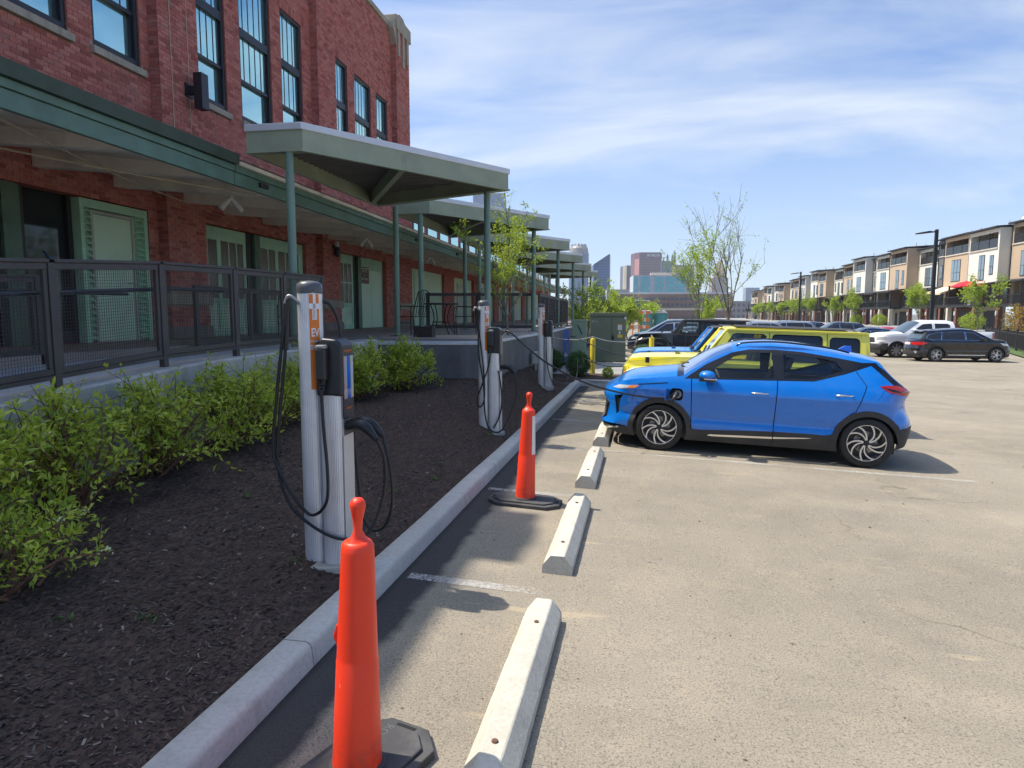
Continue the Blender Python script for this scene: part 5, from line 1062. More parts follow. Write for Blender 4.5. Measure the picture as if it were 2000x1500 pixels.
HERO['regions'] = [
    ('front_door', 'body', [(1.275, 1.05), (1.30, .34), (1.40, .345), (2.37, .40), (2.385, 1.09), (1.7, 1.065)], 0), ('rear_door', 'body', [(2.395, 1.09), (2.38, .40), (2.80, .405), (3.03, .40), (3.13, .55), (3.37, .75), (3.49, 1.08), (3.37, 1.262), (3.24, 1.225), (2.85, 1.108)], 0),
    ('cladding', 'clad', [(1.16, .10), (1.22, .36), (1.40, .345), (2.37, .40), (2.80, .405), (3.02, .40), (3.15, .43), (3.2, .10)], .004), ('cladding', 'clad', arch_ring(.87, .315, .445, .12), .010), ('cladding', 'clad', arch_ring(3.545, .315, .445, .12), .010),
    ('bumper_trim', 'clad', [(3.9, .1), (3.9, .50), (3.97, .545), (4.06, .56), (4.3, .57), (4.3, .1)], .006), ('bumper_trim', 'clad', ['f', (0, .1), (0, .30), (.5, .31), (.95, .31), (.95, .1)], .004), ('skid_plate', 'chrome', ['f', (0, .2), (0, .245), (.55, .255), (.80, .30), (.80, .275), (.55, .215)], .010),
    ('grille', 'black', ['f', (0, .36), (0, .66), (.55, .68), (.66, .60), (.62, .40), (.5, .36)], -.012), ('emblem', 'chrome', ['f', (0, .70), (0, .735), (.085, .73), (.085, .705)], .010),
    ('fog_slot', 'black', [(.215, .74), (.35, .765), (.30, .69), (.275, .50), (.24, .47)], -.015), ('headlight', 'lens', [(.13, .845), (.24, .895), (.43, .905), (.40, .86), (.28, .845)], .004), ('turn_lamp', 'amber', [(.40, .862), (.425, .905), (.56, .915), (.5, .87)], .004), ('lamp_trim', 'black', strip([(.54, .925), (.95, .975)], .014), .002),
    ('strip_trim', 'chrome', [(1.52, .275), (1.56, .295), (2.37, .325), (2.87, .352), (2.80, .335), (2.37, .297), (1.6, .268)], .012),
    ('window_trim', 'gloss', [(1.17, 1.045), (1.45, 1.255), (1.79, 1.43), (2.02, 1.482), (2.35, 1.495), (2.7, 1.48), (3.10, 1.43), (3.46, 1.378), (3.64, 1.385), (3.68, 1.34), (3.57, 1.345), (3.24, 1.222), (2.85, 1.105), (2.37, 1.087), (1.7, 1.062)], .001),
    ('front_window', 'glass', [(1.43, 1.085), (1.60, 1.225), (1.82, 1.375), (2.03, 1.435), (2.31, 1.45), (2.34, 1.12), (1.7, 1.092)], -.012), ('rear_quarter_window', 'glass', [(2.47, 1.125), (2.46, 1.448), (2.72, 1.433), (3.02, 1.395), (3.12, 1.37), (3.21, 1.262), (2.85, 1.142)], -.012),
    ('hatch_pillar', 'gloss', [(3.57, 1.345), (3.68, 1.34), (3.78, 1.28), (4.0, 1.09), (4.06, 1.03), (3.94, 1.065), (3.86, 1.10)], .002),
    ('tail_lamp', 'tail', [(3.655, 1.09), (3.78, 1.01), (4.0, .975), (4.2, .965), (4.2, 1.05), (4.02, 1.075), (3.9, 1.105), (3.78, 1.105)], .006), ('tail_lamp_core', 'gloss', [(3.70, 1.078), (3.80, 1.03), (3.95, 1.01), (3.90, 1.04), (3.80, 1.065)], .008),
    ('panel_gap', 'gap', strip([(1.265, 1.05), (1.285, .7), (1.298, .34)], .012), -.008), ('panel_gap', 'gap', strip([(2.39, 1.09), (2.375, .40), (2.375, .20)], .012), -.008), ('panel_gap', 'gap', strip([(3.37, 1.262), (3.495, 1.08), (3.375, .745), (3.30, .70)], .011), -.008), ('panel_gap', 'gap', strip([(.60, .92), (.50, .80), (.47, .70)], .006), -.004), ('panel_gap', 'gap', strip([(3.72, 1.04), (3.62, .9), (3.95, .66)][:2], .004), -.003),
    ('charge_port_near', 'gap', rrect(.985, .735, 1.165, .905, .05), -.03)]
BLUE = paint('car_blue', (.001, .17, .62), .08, .26)
def hero():
    O = Vector((.452, 9.497, .081)); ex = Vector((.997, -.072, -.039)).normalized(); ez = Vector((0, 0, 1)); ez = (ez - ex * ez.dot(ex)).normalized(); ey = ez.cross(ex)
    o = empty('blue_hatchback', (0, 0, 0), 'bright blue electric hatchback plugged in to charge, nearest car in the lot', 'car'); o.matrix_world = frame4(O - ex * .87 + ey * .865, ex, ey, ez)
    mats = dict(body=BLUE, clad=CLAD, black=GLOSSB, gloss=GLOSSB, glass=CARGLASS, ws=CARGLASS, lens=LENSW, amber=LENSO, tail=LENSR, gap=SEAM, chrome=CHROME)
    sh = CarShell(HERO).build(o, mats, .045); q = lambda n, mt, fn, **kw: part(n, mt, o, fn, **kw)
    for cx in (.87, 3.545):
        liner(o, cx, .315, .374, .86)
        for sd in (-1, 1): wheel(o, cx, sd * .76, .333, .333, .215, 'swirl', sd, .245)
    underbody(o, .25, 3.95, .62, .17, .42); q('cabin_floor', CABIN, lambda m: (m.box(.9, -.62, .42, 3.9, .62, .55), m.prism([(1.05, .55), (1.05, 1.02), (1.35, 1.06), (1.5, .98), (1.5, .7)], -.74, .74, 'y')))
    for sd in (-1, 1): q('door_card', CABIN, lambda m: m.box(1.3, sd * .77 - .02, .45, 3.5, sd * .77 + .02, 1.06))
    for x, ys in ((2.12, (-.37, .37)), (3.0, (-.37, .37))):
        for y in ys:
            st = q('seat', SEATM, lambda m: (m.prism([(x - .3, .55), (x + .2, .55), (x + .22, .72), (x - .3, .76)], y - .24, y + .24, 'y'), m.prism([(x + .12, .68), (x + .28, .68), (x + .46, 1.18), (x + .36, 1.2)], y - .24, y + .24, 'y')), bevel=.04, seg=3)
            part('headrest', SEATM, st, lambda m: m.prism([(x + .37, 1.22), (x + .47, 1.21), (x + .52, 1.38), (x + .43, 1.39)], y - .13, y + .13, 'y'), bevel=.03, seg=3)
    sw = MB(); sw.lathe([(.175, -.012), (.19, 0), (.175, .012), (.162, 0), (.175, -.012)], n=28, caps=False); sw.box(-.16, -.02, -.008, .16, .02, .008); sw.xf(Matrix.Translation((1.68, -.37, 1.0)) @ Matrix.Rotation(R(65), 4, 'Y')); sw.build('steering_wheel', CABIN, o, smooth=50)
    q('parcel_shelf', CABIN, lambda m: m.box(3.3, -.6, 1.0, 3.95, .6, 1.04))
    for sd in (-1, 1):
        mr = MB(); mr.lathe([(.001, -.13), (.06, -.12), (.09, -.06), (.098, .02), (.09, .09), (.06, .125), (.001, .13)], n=18, axis='y', caps=False); mr.xf(Matrix.Translation((1.47, sd * .985, 1.115)) @ Matrix.Diagonal((1.15, 1, .72, 1))); m_ = mr.build('wing_mirror', BLUE, o, smooth=60)
        part('mirror_base', GLOSSB, m_, lambda m: (m.box(1.36, sd * .87 - .1, 1.035, 1.58, sd * .97 + .1 * sd, 1.068),), bevel=.012); part('mirror_strip', CHROME, m_, lambda m: m.box(1.42, sd * .985 - .13, 1.068, 1.59, sd * .985 + .13, 1.086), bevel=.006)
        for hx, hz in ((2.17, .905), (3.22, .945)):
            p = sh.pos(sh.ux(hx), hz)[1]; h = q('door_handle', CHROME, lambda m: m.tube(catmull([(hx - .1, sd * (p + .004), hz - .002), (hx - .06, sd * (p + .032), hz + .004), (hx + .05, sd * (p + .034), hz + .006), (hx + .1, sd * (p + .006), hz + .004)], 4), .012, 8), smooth=60)
            part('handle_cup', SEAM, h, lambda m: m.grid([[(hx + .05 * a, sd * (p + .003), hz - .022 + b * .014 * (1 - a * a * .8)) for b in (-1, 1)] for a in (-1, -.5, 0, .5, 1)]))
        q('roof_rail', GLOSSB, lambda m: m.tube(catmull([(1.85, sd * .56, 1.515), (1.95, sd * .565, 1.57), (2.4, sd * .57, 1.60), (3.0, sd * .56, 1.555), (3.3, sd * .55, 1.50)], 6), .014, 6), smooth=60)
    q('antenna_fin', BLUE, lambda m: m.prism([(3.25, 1.50), (3.46, 1.47), (3.44, 1.57), (3.36, 1.57)], -.02, .02, 'y'), bevel=.006)
    # open flap and connector
    y0 = -sh.pos(sh.ux(1.0), .82)[1]; q('charge_flap', BLUE, lambda m: m.add([(.985, y0 - .005, .74), (.985, y0 - .005, .9), (.93, y0 - .13, .9), (.93, y0 - .13, .74), (.978, y0 - .005, .74), (.978, y0 - .005, .9), (.922, y0 - .13, .9), (.922, y0 - .13, .74)], MB.BF), bevel=.004)
    cn = q('charging_connector', RUBBER, lambda m: m.tube(catmull([(1.08, y0 + .03, .83), (1.08, y0 - .06, .83), (1.06, y0 - .12, .80), (1.03, y0 - .13, .75)], 4), [.035] * 6 + [.028] * 7, 10), smooth=50); q('socket', M('socket_grey', (.25, .25, .25), .4), lambda m: m.lathe([(.055, y0 + .016), (.055, y0 + .022), (.03, y0 + .024)], (1.09, 0, .82), 18, 'y'))
    q('wiper', GLOSSB, lambda m: (m.bar((1.13, -.3, 1.185), (1.22, -.62, 1.17), .02, .02), m.bar((1.12, .2, 1.2), (1.22, -.3, 1.235), .02, .02)))
    return o
hero()
# ------------------------------------------------------------------ other road cars from the same shell
def car(spec, loc, rz, colour, label, mats=None, style='black', name='car', roof_rail=False, r=.33, wheels=None, extra=None, half=.74, cat='car', step=.09, tilt=0.):
    o = empty(name, loc, label, cat, None, rz); o.rotation_euler = (0, tilt, rz)
    mt = dict(body=colour, clad=CLAD, black=GLOSSB, gloss=GLOSSB, glass=PRIV, ws=WSG, lens=LENSW, amber=LENSO, tail=LENSR, gap=SEAM, chrome=CHROME, silver=RIMS); mt.update(mats or {})
    sh = CarShell(spec).build(o, mt, step)
    for cx, cz, ra in spec['arches']:
        liner(o, cx, cz, ra, half + .1)
        for sd in (-1, 1): wheel(o, cx, sd * half, r, r, .22, style, sd)
    x0, x1 = spec['plan'][0][0], spec['plan'][-1][0]; underbody(o, .3, x1 - .3, half - .14, .2, .5)
    for sd in (-1, 1):
        mx, mz = spec['mirror']; y = sh.pos(sh.ux(mx), mz)[1]; part('wing_mirror', colour if spec.get('mirror_body', 1) else GLOSSB, o, lambda m: m.prism(rrect(mx - .07, mz - .05, mx + .09, mz + .09, .04), sd * (y - .02), sd * (y + .2), 'y'), bevel=.02)
        for hx, hz in spec.get('handles', ()):
            y = sh.pos(sh.ux(hx), hz)[1]; part('door_handle', colour, o, lambda m: m.bar((hx - .09, sd * (y + .015), hz), (hx + .09, sd * (y + .015), hz + .005), .03, .025))
    if extra: extra(o, sh)
    return o
def crossover(L=4.44, H=1.6, W=.91, belt=1.0, fo=.83, wb=2.67, hood=1.02, slant=.55, ws0=1.05, ws1=1.75):
    """generic small SUV or hatch: front at x = 0"""
    r0 = L - slant; W_ = W
    sp = dict(plan=[(0, 0), (.02, .3), (.06, .5), (.15, .70), (.32, W_ - .08), (.6, W_ - .02), (1.2, W_), (L * .5, W_), (L - 1.0, W_ - .01), (L - .5, W_ - .05), (L - .22, W_ - .14), (L - .08, .55), (L - .02, .3), (L, 0)], kx=(.1, .5, L - .55, L - .12),
        zt=[(0, hood - .22), (.12, hood - .1), (.4, hood - .03), (ws0 - .05, hood + .03), (ws0, hood + .05), (ws1, H - .1), (ws1 + .4, H - .055), (L * .58, H - .06), (r0 - .1, H - .14), (r0, H - .19), (L - .2, belt + .06), (L - .1, belt - .02), (L, belt - .05)],
        zb=[(0, .26), (.4, .22), (L - .5, .22), (L, .34)], crown=[(0, .02), (.5, .06), (ws0, .08), (ws1, .06), (L - .6, .05), (L, .01)],
        side=[(.15, -.08), (.3, -.02), (.45, 0), (.6, -.012), (.75, .0), (.85, .01), (belt - .05, 0), (belt + .03, -.04), (belt + .2, -.11), (H - .2, -.22), (H, -.36)],
        front=[(.2, -.06), (.35, 0), (.6, 0), (.75, -.03), (.9, -.15), (1.1, -.4)], rear=[(.25, -.05), (.4, .02), (.6, .02), (.75, -.03), (.95, -.06), (belt + .1, -.1), (H, -.5)], arches=[(fo, .34, .385), (fo + wb, .34, .385)],
        tops=[(0, 'bonnet', 'body'), (ws0 - .06, 'cowl', 'black'), (ws0, 'windscreen', 'ws'), (ws1, 'roof', 'body'), (r0 + .02, 'rear_window', 'ws'), (L - .2, 'tailgate', 'body')], mirror=(ws0 + .42, belt + .04), handles=[(fo + 1.35, belt - .1), (fo + 2.25, belt - .09)])
    a, b, c = ws0 + .28, fo + 1.38, r0 - .12; t = H - .21
    sp['regions'] = [('cladding', 'clad', [(fo, .1), (fo + .3, .36), (fo + wb - .3, .36), (fo + wb, .1)], .004), ('cladding', 'clad', arch_ring(fo, .34, .44, .1), .008), ('cladding', 'clad', arch_ring(fo + wb, .34, .44, .1), .008),
        ('window_trim', 'chrome', [(a - .04, belt + .005), (ws1 + .02, t + .012), (ws1 + .4, t + .045), (c - .4, t + .03), (c + .05, t - .10), (c + .16, belt + .10), (c - .1, belt + .012)], .002),
        ('front_window', 'glass', [(a, belt + .02), (ws1 + .04, t - .005), (ws1 + .4, t + .028), (b - .05, t + .03), (b - .03, belt + .03)], .006), ('rear_quarter_window', 'glass', [(b + .03, belt + .03), (b + .03, t + .03), (c - .62, t + .02), (c - .54, belt + .035)], .006), ('quarter_glass', 'glass', [(c - .50, belt + .035), (c - .57, t + .02), (c - .4, t + .012), (c + .03, t - .115), (c + .13, belt + .1), (c - .12, belt + .04)], .006),
        ('panel_gap', 'gap', strip([(a - .1, belt - .02), (fo + .52, .42)], .012), -.004), ('panel_gap', 'gap', strip([(b, belt), (b - .02, .38)], .012), -.004), ('panel_gap', 'gap', strip([(c - .3, belt), (c - .12, belt - .2), (fo + wb - .3, .62)], .012), -.004),
        ('headlight', 'lens', [(.16, hood - .25), (.3, hood - .16), (.72, hood - .13), (.55, hood - .25)], .004), ('grille', 'black', ['f', (0, .55), (0, .78), (.4, .8), (.45, .6)], -.01), ('bumper_trim', 'clad', ['f', (0, .1), (0, .42), (.6, .42), (.95, .3), (.95, .1)], .004),
        ('tail_lamp', 'tail', [(L - .55, .90), (L - .3, .80), (L - .05, .80), (L, .82), (L, .93), (L - .3, .96)], .006), ('bumper_trim', 'clad', [(L - .42, .1), (L - .40, .42), (L - .2, .5), (L + .1, .5), (L + .1, .1)], .006)]
    return sp
X1 = crossover(4.44, 1.60, .91, 1.02, .83, 2.67, 1.03, .5, 1.05, 1.8)
BLK = paint('car_black', (.010, .0085, .0085), .2, .25); WHT = paint('car_white', (.82, .82, .82), .0, .35); GREY = paint('car_grey', (.05, .055, .062), .5, .3); NAVY = paint('car_navy', (.012, .02, .055), .4, .3); REDC = paint('car_red', (.45, .012, .014), .1, .3); SILV = paint('car_silver', (.34, .36, .38), .6, .3); CHAR = paint('car_charcoal', (.025, .028, .034), .45, .3)
def bmw_extra(o, sh):
    for sd in (-1, 1): part('sill_strip', RIMS, o, lambda m: m.bar((1.35, sd * .905, .33), (3.0, sd * .905, .34), .02, .035))
    part('number_plate', PLATE, o, lambda m: m.box(4.40, -.26, .80, 4.42, .26, .92)); part('skid_plate', RIMS, o, lambda m: m.prism([(4.05, .36), (4.36, .40), (4.38, .52), (4.2, .5)], -.7, .7, 'y'), bevel=.02); part('rear_spoiler', BLK, o, lambda m: m.prism([(3.75, 1.46), (4.08, 1.43), (4.1, 1.45), (3.75, 1.49)], -.55, .55, 'y'), bevel=.01)
yb, xb = 27.6, 11.8
o_ = car(X1, (17.89, 35.64, lot_z(15, 34)), R(184), BLK, 'black crossover with chrome window line parked before the white pickup', style='star', name='black_crossover', r=.345, extra=bmw_extra, half=.79)
# pickup
PK = dict(plan=[(0, 0), (.03, .4), (.08, .65), (.2, .84), (.45, .96), (.9, 1.0), (2, 1.0), (4, 1.0), (5.3, 1.0), (5.6, .97), (5.74, .9), (5.78, .5), (5.8, 0)], kx=(.1, .5, 5.5, 5.72),
    zt=[(0, 1.08), (.1, 1.16), (.5, 1.22), (1.25, 1.27), (1.35, 1.30), (2.15, 1.83), (2.5, 1.90), (3.6, 1.90), (3.78, 1.86), (3.86, 1.45), (3.9, 1.36), (5.74, 1.36), (5.8, 1.34)], zb=[(0, .42), (1, .4), (5, .42), (5.8, .5)], crown=[(0, .03), (.6, .09), (1.3, .08), (2.2, .07), (3.7, .05), (3.9, .0), (5.8, 0)],
    side=[(.3, -.06), (.5, 0), (.7, .01), (.9, -.01), (1.1, .01), (1.25, -.02), (1.33, -.05), (1.5, -.11), (1.75, -.2), (1.9, -.29)], front=[(.3, -.1), (.5, .03), (.7, .03), (.8, 0), (1.1, 0), (1.2, -.08), (1.4, -.3)], rear=[(.3, -.05), (.6, .04), (.75, 0), (1.4, 0)], arches=[(1.0, .42, .46), (4.55, .42, .46)],
    regions=[('front_window', 'glass', [(1.72, 1.36), (2.18, 1.68), (2.30, 1.75), (2.72, 1.78), (2.74, 1.37)], .004), ('rear_quarter_window', 'glass', [(2.86, 1.38), (2.86, 1.78), (3.5, 1.77), (3.6, 1.70), (3.62, 1.42)], .004), ('panel_gap', 'gap', strip([(1.65, 1.33), (1.6, .55)], .014), -.004), ('panel_gap', 'gap', strip([(2.8, 1.8), (2.8, .5)], .014), -.004), ('panel_gap', 'gap', strip([(3.82, 1.4), (3.8, .5)], .014), -.004),
        ('headlight', 'lens', [(.09, .92), (.1, 1.08), (.42, 1.12), (.5, .98)], .004), ('grille', 'clad', ['f', (0, .75), (0, 1.06), (.55, 1.06), (.6, .8)], -.01), ('bumper_trim', 'clad', ['f', (0, .4), (0, .74), (.7, .74), (.98, .76), (.98, .4)], .02), ('cladding', 'clad', [(.12, .3), (.3, .75), (.5, .72), (.6, .3)], .006), ('tail_lamp', 'tail', [(5.60, .95), (5.60, 1.28), (5.76, 1.28), (5.76, .95)], .006), ('sill', 'clad', [(1.4, .3), (1.45, .5), (4.1, .5), (4.15, .3)], .004)],
    tops=[(0, 'bonnet', 'body'), (1.28, 'cowl', 'black'), (1.36, 'windscreen', 'ws'), (2.16, 'roof', 'body'), (3.79, 'rear_window', 'ws'), (3.88, 'bed_cover', 'clad')], mirror=(1.85, 1.40), handles=[(2.62, 1.18), (3.45, 1.19)])
car(PK, (12.70, 38.28, lot_z(15, 34)), R(4), WHT, 'white pickup truck with quad cab parked behind the black crossover', style='steel', name='white_pickup', r=.41, half=.86, cat='pickup')
# cars in the row beyond the transformer and further back, mostly hidden
CX = crossover(4.6, 1.68, .92, 1.05, .9, 2.7, 1.06, .6, 1.1, 1.9); SD = crossover(4.6, 1.46, .9, .92, .92, 2.7, .94, .9, 1.15, 2.05); VN = crossover(4.9, 1.74, .96, 1.05, .92, 2.95, 1.04, .55, .95, 1.9)
for sp, x, y, rz, c, l in ((SD, .3, 31.0, -3, GREY, 'dark grey sedan left of the black off-roader'), (VN, .0, 34.4, -3, NAVY, 'dark blue people carrier behind the dark grey sedan'), (CX, .5, 37.6, -3, CHAR, 'charcoal crossover behind the blue people carrier'), (SD, 1.0, 41, -3, REDC, 'red sedan partly hidden beyond the dark row of cars'),
        (CX, 7.8, 56, 3, SILV, 'silver car roof showing above the yellow off-roader, leftmost'), (VN, 10.4, 58, 3, SILV, 'pale van roof above the yellow off-roader, second from left'), (CX, 12.4, 61, 3, NAVY, 'dark roof above the yellow off-roader, third from left'), (SD, 13.9, 62, 3, REDC, 'red car left of the grey boxy car in the far row'), (CX, 14.2, 57, 3, CHAR, 'dark grey boxy car behind the yellow off-roader roof'), (SD, 12.2, 44.2, 3, NAVY, 'dark blue car just behind the yellow off-roader tail'), (SD, 14.3, 47.7, 3, REDC, 'bright red car behind the white pickup bonnet')):
    car(sp, (x, y, lot_z(x + 2, y)), R(rz), c, l, name='parked_car', step=.14, half=.76)
# ------------------------------------------------------------------ boxy off-roaders
def offroader(loc, rz, colour, top, label, name, four=True, tilt=0., details=True):
    o = empty(name, loc, label, 'off-roader', None, rz); o.rotation_euler = (0, tilt, rz); q = lambda n, mt, fn, **kw: part(n, mt, o, fn, **kw)
    L = 4.35 if four else 3.8; b = L - .25; W_ = .79; wx2 = .72 + (2.95 if four else 2.42); r = .40
    q('bonnet', colour, lambda m: m.grid([[(x, k * w, z + .05 * (1 - k * k)) for k in np.linspace(-1, 1, 9)] for x, w, z in ((.07, .52, 1.05), (.10, .56, 1.13), (.17, .60, 1.185), (.3, .62, 1.21), (.6, .64, 1.235), (1.0, .67, 1.255), (1.42, .70, 1.27))]), smooth=60)
    [q('bonnet_side', colour, lambda m: m.add([(x, s * w, z) for x, w, z in ((.07, .52, 1.05), (.10, .56, 1.13), (.17, .60, 1.185), (.3, .62, 1.21), (.6, .64, 1.235), (1.0, .67, 1.255), (1.42, .70, 1.27), (1.42, .74, .8), (.07, .58, .8))], [(0, 1, 2, 3, 4, 5, 6, 7, 8)])) for s in (-1, 1)]
    q('grille', colour, lambda m: m.box(.02, -.62, .62, .12, .62, 1.06), bevel=.03)
    for k in range(7): q('grille_slot', RIMB, lambda m: m.box(.013, -.3 + k * .1 - .022, .74, .03, -.3 + k * .1 + .022, .96))
    for s in (-1, 1):
        q('headlight', LENSW, lambda m: m.lathe([(.001, .0), (.07, .002), (.092, .025)], (0, s * .47, .90), 18, 'x', caps=False)); q('front_fender', colour, lambda m: m.prism([(.06, .84), (.09, .98), (.24, 1.06), (1.0, 1.06), (1.25, .9), (1.32, .64), (1.25, .64), (1.1, .84), (.9, .93), (.42, .93), (.24, .85)], s * .55, s * .93, 'y'), bevel=.03, seg=3)
        q('turn_lamp', LENSO, lambda m: m.box(.045, s * .72 - .09, .87, .085, s * .72 + .09, .95), bevel=.012); q('rear_fender', CLAD, lambda m: m.prism([(wx2 - .62, .6), (wx2 - .45, .85), (wx2 - .2, .98), (wx2 + .25, .98), (wx2 + .5, .8), (wx2 + .45, .78), (wx2 + .2, .9), (wx2 - .18, .9), (wx2 - .4, .8), (wx2 - .55, .6)], s * .78, s * .94, 'y'), bevel=.02)
        q('bonnet_latch', RIMB, lambda m: (m.box(.42, s * .635 - .02, 1.12, .49, s * .65 + .02, 1.225),)); q('hinge', colour, lambda m: [m.box(1.5 + dx, s * .795 - .01, zz, 1.64 + dx, s * .795 + .015, zz + .04) for dx in ((0, 1.02) if four else (0,)) for zz in (.75, 1.05)])
        dm = []
        ds = [(1.50, 2.50), (2.53, 3.42)] if four else [(1.50, 2.58)]
        for d0, d1 in ds: q('door', colour, lambda m: m.prism(rrect(d0, .56, d1, 1.195, .05), s * .775, s * .793, 'y'), bevel=.006); q('door_handle', RIMB, lambda m: m.box(d1 - .2, s * .793, 1.06, d1 - .06, s * .82, 1.10), bevel=.006)
        # cab side with the door and rear windows cut out
        z0, z1 = 1.20, 1.80; f = lambda a, bb: (a, s * (.79 - .10 * (bb - 1.2) / .6), bb)
        holes = [[(1.66, 1.27), (1.92, 1.70), (1.98, 1.715), (2.40, 1.715), (2.45, 1.68), (2.45, 1.27)]] + ([rrect(2.58, 1.27, 3.36, 1.715, .06)] if four else []) + [rrect(3.50 if four else 2.72, 1.27, b - .14, 1.70, .07)]
        m = plate([(1.46, 1.2), (b, 1.2), (b - .05, 1.79), (1.86, 1.79), (1.80, 1.75)], holes, f); m.build('cab_side', top, o)
        for h in holes: m = plate(h, [], lambda a, bb: (a, s * (.79 - .10 * (bb - 1.2) / .6 - .018), bb)); m.build('side_window', CARGLASS if h is holes[0] else PRIV, o)
        for h in holes:
            cx_, cz_ = sum(p[0] for p in h) / len(h), sum(p[1] for p in h) / len(h); out = [(cx_ + (p[0] - cx_) * 1.05, cz_ + (p[1] - cz_) * 1.06) for p in h]
            m = plate(out, [h], lambda a, bb: (a, s * (.79 - .10 * (bb - 1.2) / .6 + .003), bb)); m.build('window_seal', SEAM, o)
        for xx in ((2.515, 3.45) if four else (2.65,)): q('panel_gap', SEAM, lambda m: m.bar((xx, s * .7925, 1.2), (xx, s * .694, 1.79), .012, .006))
        mr = q('wing_mirror', RIMB, lambda m: m.box(1.66, s * .84, 1.24, 1.76, s * 1.04, 1.42), bevel=.03)
        for wx in (.72, wx2): wheel(o, wx, s * .80, r, r, .25, 'black', s, .23)
    q('tub', colour, lambda m: (m.prism([(1.42, .55), (b, .55), (b, 1.2), (1.42, 1.215)], -.775, .775, 'y'),), bevel=.02)
    q('roof', top, lambda m: m.grid([[(x, k * w, z + .03 * (1 - k * k)) for k in np.linspace(-1, 1, 11)] for x, w, z in ((1.78, .67, 1.76), (1.83, .69, 1.80), (2.2, .70, 1.815), (3.0, .70, 1.815), (b - .1, .69, 1.81), (b - .03, .685, 1.78))]), smooth=50)
    if details: q('roof_panel', M('soft_top', (.035, .034, .034), .8, var=.15), lambda m: m.grid([[(x, k * .62, 1.835 + .03 * (1 - k * k)) for k in np.linspace(-1, 1, 9)] for x in (1.95, 2.6, 3.3, b - .15)]))
    q('roof_gutter', top, lambda m: [m.bar((1.80, s * .705, 1.775), (b - .02, s * .70, 1.79), .03, .045) for s in (-1, 1)], bevel=.008)
    fr = [(1.44, 1.275), (1.82, 1.79)]; wsf = lambda a, k: (fr[0][0] + (fr[1][0] - fr[0][0]) * k, a * (1 - .10 * k), fr[0][1] + (fr[1][1] - fr[0][1]) * k)
    hole = rrect(-.69, .10, .69, .93, .06); m = plate([(-.76, 0), (.76, 0), (.76, 1), (-.76, 1)], [hole], wsf); m.build('windscreen_frame', colour, o); m = plate(hole, [], wsf); m.build('windscreen', glassy('windscreen_clear', (.75, .8, .85), .35, (.25, .32, .40)), o)
    for s in (-1, 1): q('windscreen_pillar', colour, lambda m: m.bar(wsf(s * .74, 0), wsf(s * .74, 1.0), .05, .05), bevel=.015)
    q('wiper', RIMB, lambda m: (m.bar(wsf(-.5, .1), wsf(-.1, .35), .025, .025), m.bar(wsf(.1, .08), wsf(.5, .3), .025, .025), m.bar((1.36, -.5, 1.29), (1.42, -.45, 1.34), .05, .05), m.bar((1.36, .1, 1.29), (1.42, .15, 1.34), .05, .05)))
    q('cowl', RIMB, lambda m: m.box(1.36, -.68, 1.22, 1.45, .68, 1.285)); q('bonnet_bumper', RIMB, lambda m: [m.box(.95, s * .3 - .03, 1.285, 1.04, s * .3 + .03, 1.315) for s in (-1, 1)])
    q('bumper', CLAD, lambda m: m.box(-.12, -.78, .48, .08, .78, .66), bevel=.04); q('rear_bumper', CLAD, lambda m: m.box(b - .02, -.78, .48, b + .14, .78, .64), bevel=.03); q('tailgate', colour, lambda m: m.box(b, -.66, .62, b + .02, .66, 1.2)); q('rear_window', PRIV, lambda m: m.add([(b + .006, -.6, 1.24), (b + .006, .6, 1.24), (b - .04, .56, 1.74), (b - .04, -.56, 1.74)], [(0, 1, 2, 3)]))
    q('rear_frame', top, lambda m: [m.bar((b - .01, s * .72, 1.2), (b - .06, s * .66, 1.8), .08, .14) for s in (-1, 1)], bevel=.01)
    for s in (-1, 1): q('tail_lamp', LENSR, lambda m: m.box(b + .0, s * .7 - .07, .85, b + .06, s * .7 + .07, 1.08), bevel=.01)
    sp = q('spare_wheel', TYRE, lambda m: m.lathe([(.2, b + .05), (.36, b + .06), (.40, b + .12), (.40, b + .24), (.36, b + .3), (.2, b + .29), (.001, b + .27)], (0, 0, .98), 36, 'x', caps=False), smooth=40)
    underbody(o, .2, b, .6, .3, .62)
    q('antenna', RIMB, lambda m: m.tube([(1.3, .72, 1.2), (1.28, .72, 2.0)], .006, 5))
    for x in (2.05, 3.1) if four else (2.05,):
        for y in (-.36, .36): q('seat', SEATM, lambda m: (m.box(x - .25, y - .24, .75, x + .25, y + .24, .9), m.prism([(x + .15, .85), (x + .3, .85), (x + .42, 1.45), (x + .32, 1.45)], y - .22, y + .22, 'y')), bevel=.03)
    return o
YELJ = paint('offroad_yellow', (.86, .77, .07), 0., .32); BLUJ = paint('offroad_blue', (.03, .27, .72), .05, .32)
offroader((-.10, 13.02, lot_z(1.5, 13) - .02), R(-2.5), YELJ, YELJ, 'yellow four-door off-roader parked behind the blue hatchback', 'yellow_offroader', tilt=R(2.0))
offroader((.02, 15.95, lot_z(1.5, 16) - .06), R(-2.5), BLUJ, M('hard_top_black', (.03, .03, .03), .6), 'light blue off-roader parked behind the yellow one', 'blue_offroader', tilt=R(2.0))
offroader((.35, 27.6, lot_z(1.5, 27)), R(-3), BLK, M('hard_top_black', (.03, .03, .03), .6), 'black off-roader beyond the far yellow bollard', 'black_offroader', tilt=R(1.5), details=False)
